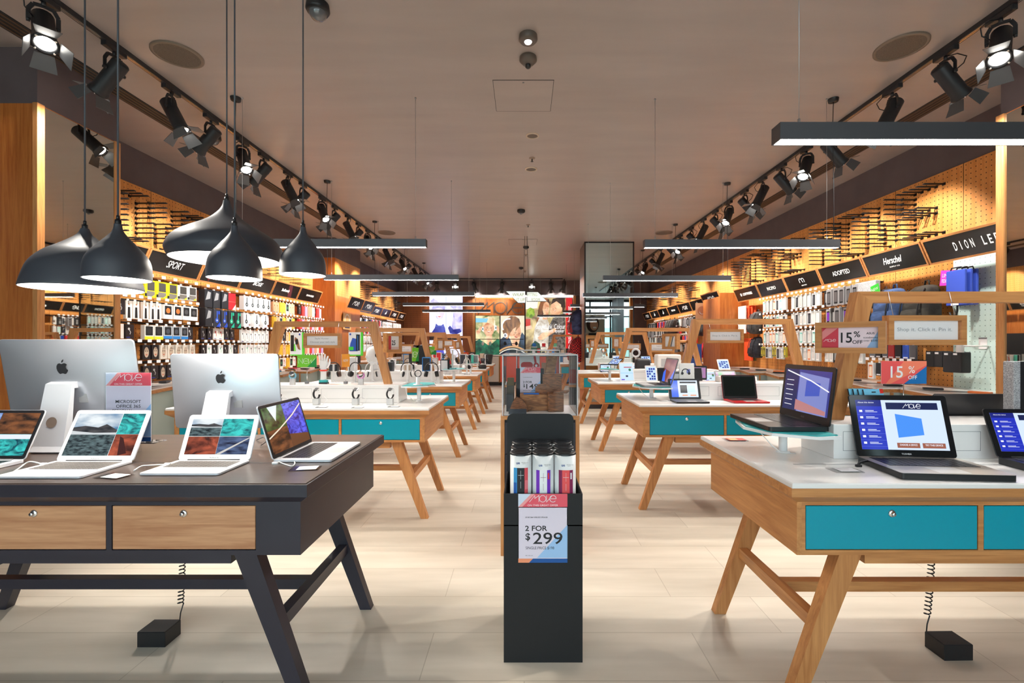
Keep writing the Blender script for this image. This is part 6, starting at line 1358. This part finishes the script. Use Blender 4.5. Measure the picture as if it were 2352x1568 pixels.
b = mb(WHITEM).cyl((0, .27, -.1), (0, 0, -.1), .008).tube([(0, 0, -.16), (0, 0, -.06), (-.012, -.01, .0), (-.02, -.02, .05)], [.03, .027, .028, .012], 10)
for d in (-.02, -.006, .008, .02): b.tube([(d, -.005, -.01), (d*1.3, -.02, .03), (d*1.4, -.045, .045)], [.009, .008, .006], 6)
b.tube([(.026, 0, -.05), (.045, -.02, -.01), (.04, -.04, .015)], [.01, .009, .006], 6)
wallthing('mannequin_hand', p, b, 'white mannequin hand holding a black phone case against the pale pegboard', 'mannequin hand')
wallthing('phone_case', p+Vector((-.06, .0, .06)), mb(BLACK).at(RY(R(24))).rbox(-.06, .06, -.008, .008, -.035, .035, .006).m(PAPER).box(.0, .03, -.009, -.008, -.01, .02), 'black phone case held by the white hand', 'phone case')
wallthing('umbrella_hook', rw(2190, 700, 4.2), mb(BLACK).tube([(.04, 0, .05), (.04, 0, -.06), (.03, 0, -.10), (0, 0, -.12), (-.03, 0, -.10), (-.04, 0, -.07)], .008, 8), 'black curved handle hanging above the white hand', 'umbrella handle')
wallthing('price_card', rw(2258, 788, 4.368), mb(PAPER).box(-.04, .04, -.003, 0, -.055, .055).m(GREYP).box(-.04, .04, -.0036, -.003, .04, .055), 'white price card alone at the right of the pale pegboard', 'price card')
# backpacks
def backpack(p, c, label, s=1.0, rz=-PI/2, c2=None):
    t = thing('backpack', p, rz, label, 'backpack'); m = noise_mat('fabric_%d_%d_%d' % c, s2l(c), s2l(tuple(min(255, int(v*1.5)+10) for v in c)), (3, 3, 5), ns=2.5, rough=.8, bump=.25, dist=.4)
    L = []
    for z, w_, d_ in ((-.46, .10, .06), (-.445, .15, .10), (-.3, .165, .115), (-.12, .16, .105), (-.02, .135, .085), (.03, .09, .06), (.045, .03, .03)):
        L.append([(x*s, (-d_+y)*s+.0, z*s) for x, y in rr(2*w_, 2*d_, min(w_, d_)*.7, 4)])
    mb(m).loft(L, True, True).build('bag_body', t)
    L = [[(x*s, (-.21+y)*s, z*s) for x, y in rr(2*w_, 2*d_, min(w_, d_)*.7, 4)] for z, w_, d_ in ((-.43, .09, .02), (-.41, .125, .04), (-.27, .125, .045), (-.22, .11, .03), (-.21, .06, .01))]
    mb(m if not c2 else flat(*c2)).loft(L, True, True).build('front_pocket', t)
    b = mb(BLACKM)
    for k in (-1, 1): b.tube([(k*.10*s, -.16*s, .0), (k*.11*s, -.225*s, -.10*s), (k*.11*s, -.245*s, -.2*s), (k*.11*s, -.258*s, -.36*s)], .007*s, 6)
    b.tube([(-.125*s, -.19*s, -.165*s), (0, -.205*s, -.175*s), (.125*s, -.19*s, -.165*s)], .005*s, 6); b.build('strap', t)
    mb(m).tube([(-.03*s, -.05*s, .03*s), (-.02*s, -.05*s, .09*s), (.02*s, -.05*s, .09*s), (.03*s, -.05*s, .03*s)], .008*s, 6).build('grab_loop', t)
    return t
backpack((4.2, 5.16, rw(2090, 668, 4.2).z), (44, 62, 96), 'blue backpack hanging below the handwritten board', 1.0)
backpack((4.24, 4.80, rw(2126, 668, 4.32).z), (40, 38, 34), 'black backpack hanging right of the blue one', 1.0)
backpack(rw(2040, 668, 4.25), (32, 32, 38), 'small black pack with coral straps hanging left of the blue backpack', .55, c2=(40, 40, 46))
wallthing('laptop_sleeve', rw(1992, 664, 4.1), mb(felt).rbox(-.17, .17, -.03, .03, -.09, .09, .01), 'grey felt laptop sleeve lying above the trapezoid frame on the right wall', 'laptop sleeve')
wallthing('sign_card', rw(2010, 664, 3.95), mb(flat(60, 196, 60)).at(RY(R(-14))).box(-.06, .06, -.002, .002, -.05, .05).m(PAPER).at(RY(R(-14)) @ T(0, -.003, 0) @ FRONT).text('NEW', 0, 0, .03, 0), 'small green NEW card in front of the felt sleeve', 'sign')
# bags beside the partition
for k in range(4): wallthing('document_bag', (4.30-.05*k, 8.72+.02*k, 2.02), mb(flat(236, 92, 50) if k < 3 else flat(230, 226, 222)).rbox(-.15, .15, -.012, .012, -.42, .10, .006).m(PAPER).box(-.04, .04, -.0135, -.012, -.08, .06), '%s orange hanging document bag by the right partition' % on_[k] if k < 3 else 'white-edged hanging document bag by the right partition', 'document bag', 'orange document bags')
for k in range(2): wallthing('document_bag', (4.30-.06*k, 8.72, 1.45), mb(flat(232, 84, 44) if k else flat(70, 74, 40)).rbox(-.14, .14, -.02, .02, -.36, .06, .006), '%s lower hanging bag by the right partition' % ('olive', 'orange')[k], 'document bag', 'lower document bags')
backpack((4.25, 8.3, 1.95), (52, 50, 50), 'dark grey bag hanging next to the upper orange bags', .8); backpack((4.25, 8.3, 1.50), (34, 34, 40), 'black satchel hanging next to the lower orange bags', .75)
# backpacks on the centre column
backpack((1.27, 10.35, 2.12), (34, 40, 66), 'navy and red backpack hanging on the side of the mirrored column', 1.1, -PI/2+.1, (150, 40, 46)); 
t = backpack((1.27, 10.4, 1.50), (150, 36, 40), 'red and black checked backpack on the side of the mirrored column', 1.1, -PI/2+.1, (70, 24, 30))
ck = pr('checked_fabric', (.1, .1, .1), .8); nt, N, L, pb = nodes(ck); tc = N.new('ShaderNodeTexCoord'); cx_ = N.new('ShaderNodeTexChecker'); cx_.inputs['Scale'].default_value = 34; cx_.inputs[1].default_value = (*s2l((190, 40, 44)), 1); cx_.inputs[2].default_value = (*s2l((60, 16, 22)), 1); L.new(tc.outputs['Object'], cx_.inputs[0]); L.new(cx_.outputs[0], pb.inputs[0])
for c in t.children: c.data.materials[0] = ck
# mirrored-wall handbags and others on the far right wall
for k, (y, z, c) in enumerate(((10.1, 1.95, (34, 32, 34)), (10.5, 1.95, (40, 36, 36)), (10.3, 1.45, (190, 30, 44)), (12.6, 2.05, (50, 46, 44)), (13.0, 2.05, (60, 54, 50)))): backpack((4.15, y, z), c, '%s bag hanging on the far right wall beyond the partition' % on_[k], .8)
# long blue banner and portrait panel on the partition end
b = mb(flat(86, 124, 220)).box(-.16, .16, -.01, 0, -.70, .70).m(BLACK).at(T(0, -.012, .45) @ FRONT).arc(0, 0, .05, PI, 2*PI, .02).line([(.05, 0), (.05, .12)], .02)
t = thing('banner', (4.0, 9.98, 1.5), 0, 'tall blue banner standing beyond the right partition', 'banner'); b.build('banner_panel', t); t.location = (3.72, 10.1, .7)
b = mb(flat(236, 190, 150)).box(-.24, .24, -.01, 0, 0, .34); b.M = T(0, -.011, .17) @ FRONT; b.m(flat(206, 140, 110)).disc(-.1, .0, .1, .0003).disc(.12, .02, .1, .0003).m(PAPER).arc(-.1, -.02, .05, PI, 2*PI, .012, .0006).arc(.12, 0, .05, PI, 2*PI, .012, .0006)
t = thing('portrait_panel', (3.95, 10.0, 1.95), 0, 'small warm portrait panel under the wordmark board at the right partition', 'poster'); b.build('panel', t)
# left pillar face
b = mb(flat(226, 176, 110)).box(-.22, .22, -.01, 0, 0, .36); b.M = T(0, -.011, .2) @ FRONT; b.m(flat(236, 232, 224)).arc(0, 0, .13, 0, 2*PI, .022, .0004).m(flat(40, 50, 90)).rect(-.14, -.17, .14, -.13, .0004)
t = thing('poster', (-3.92, 10.2, 1.72), PI/2, 'small poster with a pale ring on the side of the far left pillar', 'poster'); b.build('panel', t)
t = thing('poster', (-3.92, 10.7, 1.15), PI/2, 'dark tall panel on the side of the far left pillar', 'poster'); mb(BLACKM).box(-.3, .3, -.02, 0, -.2, .5).build('panel', t)

# ---------------------------------------------------------------- back wall
BK = 16.5
def bp(px, py): return at(px, py, BK)
def panel(x0, y0, x1, y1): p, q = bp(x0, y0), bp(x1, y1); return p.x, q.x, q.z, p.z
def backbox(name, px0, py0, px1, py1, mat, depth=.06, y=BK):
    x0, x1, z0, z1 = panel(px0, py0, px1, py1); return mb(mat).box(x0, x1, y-depth, y, z0, z1)
struct('trim_16', backbox('p', 928, 655, 987, 876, pegmat('peg_dark', s2l((150, 84, 44)), s2l((168, 98, 54)), .07, .009, ax='XZ')).m(MATS['peg_dark']).box(bp(1063, 0).x, bp(1086, 0).x, BK-.06, BK, 0, 3.1))
x0, x1, z0, z1 = panel(1086, 676, 1322, 880)
struct('trim_17', mb(WX).box(x0, x1, BK-.10, BK, z1-.05, z1+.03).m(WZ).box(x0, x0+.09, BK-.10, BK, 0, z1).box(x1-.09, x1, BK-.10, BK, 0, z1))
L_ = thing('strip_light', ((x0+x1)/2, BK-.05, z1-.06), 0, 'thin glowing strip along the top of the back wall posters', 'strip light'); mb(DIFF).box(x0-(x0+x1)/2+.1, (x1-x0)/2-.1, -.04, 0, -.03, 0).build('diffuser', L_)
def lightbox(px0, py0, px1, py1, label, cat, draw, y=BK-.05, es=.9):
    x0, x1, z0, z1 = panel(px0, py0, px1, py1); W = x1-x0; H = z1-z0
    t = thing('lightbox_poster' if cat == 'poster' else 'video_wall', ((x0+x1)/2, y, (z0+z1)/2), 0, label, cat)
    mb(BLACKM).box(-W/2-.01, W/2+.01, 0, .03, -H/2-.01, H/2+.01).build('frame', t)
    b = mb(BLACK); b.M = T(0, -.001, 0) @ FRONT; draw(b, W, H, lambda a, c: (a*W-W/2, c*H-H/2)); b.build('picture', t); return t
g = lambda *c: glow(*c, .95)
en = lambda n, c1, c2, sc=(1, 1, 1), ns=6, d=.6: em_noise(n, c1, c2, sc, ns, dist=d)
def sk(n): return en('pic_skin', (206, 132, 90), (255, 214, 172), (1, 1, 1.6), 5)
def vid(b, W, H, q):
    b.m(glow(212, 208, 255, 1.6)).rect(-W/2, -H/2, W/2, H/2)
    lil = en('pic_lilac', (150, 140, 220), (238, 232, 255), (1.5, 1, 1), 6); nav = en('pic_navy', (28, 34, 120), (84, 96, 190), (1, 1, 1), 5); pale = en('pic_pale', (214, 200, 240), (255, 250, 255), (1, 1, 1), 5)
    b.m(lil).poly([q(.02, .86), q(.12, .94), q(.2, .90), q(.3, .84), q(.28, .80), q(.1, .84)], .001).poly([q(.06, .66), q(.14, .80), q(.34, .84), q(.48, .74), q(.46, .60), q(.38, .66), q(.2, .66)], .001)
    b.m(pale).disc(*q(.28, .58), W*.17, .0012, 20, ry=H*.13).m(lil).arc(*q(.30, .50), W*.09, PI, 2*PI, W*.03, .002).m(glow(232, 90, 110)).poly([q(.24, .49), q(.36, .49), q(.30, .465)], .0025)
    b.m(nav).poly([q(.02, .02), q(.5, .02), q(.47, .20), q(.42, .30), q(.36, .26), q(.26, .26), q(.2, .31), q(.16, .2)], .002).m(pale).poly([q(.22, .31), q(.36, .30), q(.34, .42), q(.24, .42)], .0022)
    b.m(lil).poly([q(.66, .10), q(.98, .12), q(.98, .72), q(.86, .78), q(.74, .70), q(.70, .4)], .001).m(pale).disc(*q(.84, .56), W*.10, .002, 18, ry=H*.10).m(nav).poly([q(.56, .20), q(.62, .26), q(.72, .16), q(.92, .18), q(.97, .10), q(.8, .03), q(.62, .06)], .0025).m(lil).poly([q(.62, .74), q(.74, .66), q(.9, .70), q(.96, .62), q(.96, .76), q(.8, .82)], .0026)
    b.m(glow(150, 180, 235)).rect(-.006, -H/2, .006, H/2, .003).rect(-W/2, -H*.26, W/2, -H*.255, .003).rect(-W/2, H*.22, W/2, H*.225, .003)
lightbox(987, 680, 1063, 771, 'bright bluish white video wall of joined screens at the back left', 'video wall', vid)
lightbox(987, 781, 1063, 830, 'lower bluish screen under the video wall', 'video wall', lambda b, W, H, q: b.m(glow(230, 228, 255)).rect(-W/2, -H/2, W/2, H/2).m(glow(90, 90, 200)).poly([q(.1, 0), q(.5, 0), q(.4, .7), q(.2, .6)], .001).m(glow(220, 60, 80)).rect(*q(.3, .6), *q(.36, .9), .002))
def face(b, q, W, cx, cy, s, look=0, grin=True):
    """eyes, brows, nose and smile at a face centre; s = face half width in units of W"""
    c = lambda x, y: (q(cx, cy)[0]+x*s*W*math.cos(look)-y*s*W*math.sin(look), q(cx, cy)[1]+x*s*W*math.sin(look)+y*s*W*math.cos(look))
    b.m(g(96, 58, 40))
    for e in (-.42, .42): b.line([c(e-.2, .36), c(e, .44), c(e+.22, .36)], s*W*.07, .0062).line([c(e-.17, .16), c(e, .22), c(e+.17, .15)], s*W*.08, .0062)
    b.m(g(206, 130, 92)).line([c(.02, .2), c(-.10, -.18), c(.10, -.2)], s*W*.06, .0062).poly([c(-.72, -.1), c(-.5, .02), c(-.42, -.2), (c(-.6, -.3))], .0060).poly([c(.72, -.1), c(.5, .02), c(.42, -.2), c(.6, -.3)], .0060)
    P = [c(-.42, -.40), c(-.2, -.46), c(.2, -.46), c(.42, -.40), c(.3, -.62), c(0, -.74), c(-.3, -.62)]
    b.m(g(186, 70, 62)).poly(P, .0062)
    if grin: b.m(g(255, 250, 242)).poly([c(-.34, -.43), c(-.2, -.47), c(.2, -.47), c(.34, -.43), c(.22, -.58), c(-.22, -.58)], .0066)
def woman(b, W, H, q):
    b.m(en('pic_bokeh', (86, 112, 40), (250, 232, 176), (1, 1, 1), 5)).rect(-W/2, -H/2, W/2, H/2)
    b.m(en('pic_green', (4, 50, 38), (26, 120, 84), (1, 1, 1), 9)).poly([q(0, 0), q(1, 0), q(1, .38), q(.92, .42), q(.78, .34), q(.66, .28), q(.5, .26), q(.36, .32), q(.16, .40), q(0, .36)], .001)
    S = sk(0); HR = en('pic_blond', (206, 164, 96), (255, 246, 214), (1, 1, .3), 14)
    b.m(S).poly([q(.44, .30), q(.52, .25), q(.64, .27), q(.70, .34), q(.68, .54), q(.44, .54)], .0015)
    b.m(HR).poly([q(.26, .70), q(.28, .86), q(.38, .95), q(.54, .985), q(.72, .95), q(.82, .86), q(.83, .70), q(.78, .60), q(.32, .58)], .002)
    b.m(S).poly([q(.34, .76), q(.33, .64), q(.38, .54), q(.48, .475), q(.58, .465), q(.68, .50), q(.75, .58), q(.78, .68), q(.76, .78), q(.6, .82), q(.45, .82)], .003)
    b.m(HR).poly([q(.30, .70), q(.34, .84), q(.5, .92), q(.70, .90), q(.80, .80), q(.78, .72), q(.70, .80), q(.6, .79), q(.5, .83), q(.38, .78)], .004)
    face(b, q, W, .56, .655, .20, R(-6))
    b.m(g(236, 236, 240)).disc(*q(.30, .66), W*.05, .006, 16, ry=H*.06).disc(*q(.84, .69), W*.055, .006, 16, ry=H*.065).m(g(60, 110, 90)).disc(*q(.30, .66), W*.025, .0064, 12, ry=H*.03).disc(*q(.85, .69), W*.025, .0064, 12, ry=H*.03)
    b.m(S).poly([q(.06, .50), q(.18, .56), q(.27, .70), q(.22, .74), q(.12, .66), q(.02, .60)], .0065).poly([q(.98, .54), q(.9, .60), q(.88, .72), q(.93, .74), q(1, .66)], .0065)
    b.m(g(130, 200, 226)).poly([q(0, .83), q(.46, .83), q(.53, .93), q(0, .94)], .007)
def man(b, W, H, q):
    b.m(en('pic_cream', (226, 208, 172), (250, 240, 220), (1, 1, 1), 3)).rect(-W/2, -H/2, W/2, H/2); S = sk(0)
    b.m(en('pic_denim', (12, 20, 36), (56, 72, 100), (1, 1, 1), 8)).poly([q(0, 0), q(1, 0), q(1, .50), q(.90, .58), q(.80, .44), q(.62, .28), q(.34, .44), q(.12, .46), q(0, .40)], .001).m(g(24, 24, 28)).poly([q(.36, 0), q(.88, 0), q(.84, .36), q(.62, .26), q(.44, .34)], .0012)
    b.m(S).poly([q(.40, .40), q(.5, .24), q(.74, .22), q(.82, .44), q(.78, .52), q(.45, .54)], .0015).poly([q(.34, .66), q(.38, .50), q(.50, .38), q(.64, .32), q(.74, .34), q(.84, .46), q(.86, .62), q(.80, .76), q(.5, .80)], .002)
    b.m(en('pic_brown', (78, 44, 22), (186, 128, 76), (1, 1, .35), 12)).poly([q(.08, .60), q(.10, .78), q(.22, .91), q(.42, .99), q(.62, .985), q(.78, .92), q(.84, .80), q(.80, .72), q(.70, .66), q(.62, .60), q(.66, .72), q(.52, .66), q(.40, .56), q(.34, .44), q(.26, .40), q(.18, .46)], .003)
    b.m(S).poly([q(.24, .50), q(.30, .56), (q(.33, .48)), q(.28, .42)], .0045)
    face(b, q, W, .68, .52, .19, R(-16), False)
    b.m(g(240, 240, 244)).arc(*q(.36, .74), W*.30, R(80), R(215), .05, .005).disc(*q(.20, .50), W*.08, .0052, 16, ry=H*.06).m(g(120, 120, 126)).disc(*q(.19, .50), W*.04, .0056, 14, ry=H*.035)
    b.m(g(206, 158, 108)).arc(*q(.5, -.3), W*.85, R(50), R(130), .06, .006).m(g(250, 240, 220)).arc(*q(.5, -.36), W*.85, R(50), R(130), .03, .007).m(g(30, 24, 24)).arc(*q(.5, -.22), W*.85, R(52), R(128), .02, .0065)
lightbox(1093, 725, 1147.5, 815, 'lit poster of a laughing blond woman in a green top', 'poster', woman); lightbox(1150, 725, 1204.5, 815, 'lit poster of a brown-haired man looking down with white headphones', 'poster', man)
def couple(b, W, H, q):
    b.m(en('pic_garden', (92, 60, 34), (240, 214, 150), (1, 1, 1), 4)).rect(-W/2, -H/2, W/2, H/2).m(g(250, 246, 232)).poly([q(0, .80), q(.25, .82), q(.27, 1), q(0, 1)], .0008).m(en('pic_leaf', (70, 104, 20), (170, 200, 70), (1, 1, 1), 12)).poly([q(0, .68), q(.04, .80), q(.1, .83), q(.18, .80), q(.20, .70), q(.12, .64)], .001)
    S = sk(0); HB_ = en('pic_chestnut', (60, 30, 16), (160, 98, 58), (1, 1, .3), 12)
    b.m(HB_).poly([q(.20, .40), q(.24, .62), q(.28, .84), (q(.33, .96)), q(.42, 1), q(.50, .97), q(.5, .86), q(.46, .6), q(.42, .42)], .002)
    b.m(en('pic_knit', (176, 160, 140), (240, 232, 218), (1, 1, 1), 10)).poly([q(.14, .14), q(.20, .50), q(.30, .66), q(.44, .66), q(.5, .56), q(.54, .30), q(.46, .06)], .0025)
    b.m(S).poly([q(.39, .90), q(.36, .80), q(.38, .73), q(.43, .69), q(.48, .71), q(.51, .80), q(.50, .90), q(.45, .94)], .003).poly([q(.38, .72), q(.46, .70), q(.46, .62), q(.36, .62)], .0026)
    face(b, q, W, .445, .805, .058, R(-14))
    b.m(en('pic_check', (50, 48, 48), (124, 116, 108), (1, 1, 1), 22)).poly([q(.48, .06), q(.5, .5), q(.58, .64), q(.72, .70), q(.85, .74), q(.85, .04)], .0028)
    b.m(S).poly([q(.54, .86), q(.52, .76), q(.56, .68), q(.63, .66), q(.72, .70), q(.80, .80), q(.78, .92), q(.66, .96), q(.57, .93)], .0032)
    b.m(en('pic_dark', (24, 16, 12), (74, 50, 36), (1, 1, 1), 10)).poly([q(.54, .88), q(.58, .98), q(.68, 1), q(.84, 1), q(.855, .84), q(.80, .74), q(.76, .80), q(.76, .88), q(.66, .94)], .0036).m(S).disc(*q(.765, .80), W*.022, .004, 12, ry=H*.04)
    face(b, q, W, .62, .80, .062, R(24))
    b.m(S).poly([q(.26, .30), q(.34, .38), q(.54, .44), q(.64, .48), q(.66, .42), q(.54, .36), q(.38, .27), q(.3, .26)], .0035).m(g(206, 52, 40)).rect(*q(0, .50), *q(.10, .63), .003).m(g(240, 200, 170)).poly([q(0, .44), q(.14, .46), q(.12, .52), q(0, .5)], .0032).m(g(30, 60, 40)).poly([q(.10, .02), q(.12, .18), q(.2, .25), q(.3, .2), q(.34, .04)], .003).m(g(150, 92, 60)).poly([q(.44, .06), q(.6, .3), q(.68, .26), q(.62, .04)], .0034)
    b.m(g(214, 40, 44)).rect(*q(.86, 0), *q(1, 1), .0064).m(g(255, 255, 255)).text('SoundLink  Colour', *q(.54, .50), .17, .007, bold=.0, width=W*.62).text('Bluetooth  speaker', *q(.58, .425), .12, .007, width=W*.5)
    t0 = b.M.copy(); b.M = b.M @ T(*q(.93, .45), .0075) @ RZ(PI/2); b.text('bring music to life.  boombeat', 0, 0, .14, 0, width=H*.8); b.M = t0
lightbox(1207.5, 684, 1314, 815, 'wide lit poster of a smiling couple with speaker lettering and a red edge', 'poster', couple)
x0, x1, z0, z1 = panel(1093, 684, 1204.5, 725)
t = thing('logo_panel', ((x0+x1)/2, BK-.05, (z0+z1)/2), 0, 'veneered panel with the thin round wordmark above the two portrait posters', 'logo sign'); W = x1-x0; H = z1-z0
b = mb(WWALL).box(-W/2, W/2, 0, .03, -H/2, H/2); b.build('panel', t)
b = mb(pr('logo_steel', s2l((120, 112, 104)), .35, .6)); b.M = T(.02, -.04, -.04) @ FRONT; b.move(0, 0, .39, .026, 0); b.M = T(.02, -.02, -.04) @ FRONT; b.move(0, 0, .39, .03, 0); b.build('lettering', t)
# counters under the posters
b = mb(pr('back_counter_grey', s2l((206, 202, 194)), .4)); pc = [(1120, 1147, (206, 202, 194)), (1148, 1203, (238, 84, 54)), (1204, 1255, (238, 84, 54)), (1256, 1316, (60, 110, 160))]
for i, (a, c, col) in enumerate(pc):
    x0 = (a-VX)*15.6/F; x1 = (c-VX)*15.6/F; t = thing('back_counter', ((x0+x1)/2, 15.9, 0), 0, '%s back counter unit under the posters' % ('grey', 'left orange-fronted', 'right orange-fronted', 'blue-fronted')[i], 'counter')
    w_ = (x1-x0)/2; mb(flat(*col)).box(-w_+.01, w_-.01, -.3, .3, .12, .98).build('front', t); mb(WZ).box(-w_, -w_+.02, -.305, .3, .1, 1.0).box(w_-.02, w_, -.305, .3, .1, 1.0).build('edge', t); mb(WHITE).box(-w_, w_, -.32, .34, 1.0, 1.03).build('worktop', t); mb(BLACKM).box(-w_, w_, -.27, .3, 0, .11).build('plinth', t)
t = thing('display_rail', (bp(1148, 793).x, BK-.25, bp(1148, 779).z), 0, 'thin dark rail with hanging pendants in front of the portrait posters', 'rail')
b = mb(BLACK).cyl((-.85, 0, 0), (.85, 0, 0), .012, n=6)
for x in (-.84, .84): b.cyl((x, 0, 0), (x, .2, 0), .008, n=6)
b.build('rail', t)
for i, (px, c) in enumerate(((1109, (235, 235, 235)), (1126, (180, 226, 214)), (1160, (30, 30, 32)), (1186, (30, 30, 32)))):
    p = at(px, 781, BK-.25); q = thing('hanging_ornament', p, 0, '%s small item hanging from the dark rail' % on_[i], 'ornament', 'small items on the dark rail'); mb(flat(*c)).cyl((0, 0, 0), (0, 0, -.08), .006, n=5).ell((0, 0, -.12), (.05, .02, .07)).build('body', q)
for i, (px, c) in enumerate(((1227, (40, 120, 200)), (1249, (220, 50, 60)), (1275, (120, 200, 160)))):
    p = at(px, 796, 16.1); q = thing('small_speaker', p, 0, '%s little square speaker on a clear shelf before the wide poster' % ('blue', 'red', 'mint')[i], 'speaker', 'coloured speakers on the clear shelf'); mb(flat(*c)).rbox(-.06, .06, -.03, .03, 0, .12, .01).build('body', q); mb(WHITEM).box(-.10, .10, -.06, .34, -.02, 0).build('shelf', q)
for i in range(9):
    p = at(1215+i*11, 812, 15.9); p.z = 1.03; gadget('boxed_gadget', p, 0, mb(flat(*cols[i % 8])).rbox(-.05, .05, -.04, .04, 0, .12+.05*(i % 3), .004), '%s little box in the row on the back counter, from the left' % ['first', 'second', 'third', 'fourth', 'fifth', 'sixth', 'seventh', 'eighth', 'ninth'][i], 'gadget box', 'little boxes on the back counter')
p = Vector((-.92, 11.65, TZ)); gadget('speaker', p, 0, mb(flat(50, 52, 54)).lathe([(0, 0), (.10, 0), (.13, .22), (.13, .24), (.0, .25)], 20), 'dark round bin-shaped speaker on the far left table', 'speaker')
gadget('offer_sign', Pz(1067, 9.6, RZ_), 0, mb(flat(234, 84, 40)).box(-.08, .08, -.003, .003, .05, .18).m(PAPER).at(T(0, -.004, .12) @ FRONT).text('153', 0, 0, .06, 0, bold=.02), 'small orange sign reading 153 on the fourth left table', 'sign')
# woman banner in the shop front (seen in the mirrored column)
t = thing('window_banner', (3.45, YF+.3, 0), PI, 'banner of a laughing woman seen in the mirrored column', 'banner'); b = mb(flat(206, 190, 170)).box(-.55, .55, 0, .01, 1.3, 2.9); b.M = T(0, -.002, 2.1) @ FRONT
b.m(flat(60, 34, 24)).disc(.05, .3, .32, .001, ry=.42).m(flat(214, 160, 130)).disc(-.02, .25, .2, .002, ry=.28).m(flat(250, 248, 244)).disc(-.05, .12, .09, .003, ry=.04).m(flat(30, 28, 34)).poly([(-.3, -.75), (.35, -.75), (.25, -.15), (-.2, -.15)], .002).m(flat(214, 160, 130)).poly([(-.5, -.6), (-.3, -.6), (-.2, -.1), (-.4, -.2)], .0025).poly([(.35, -.6), (.5, -.6), (.45, -.2), (.25, -.15)], .0025); b.build('print', t)
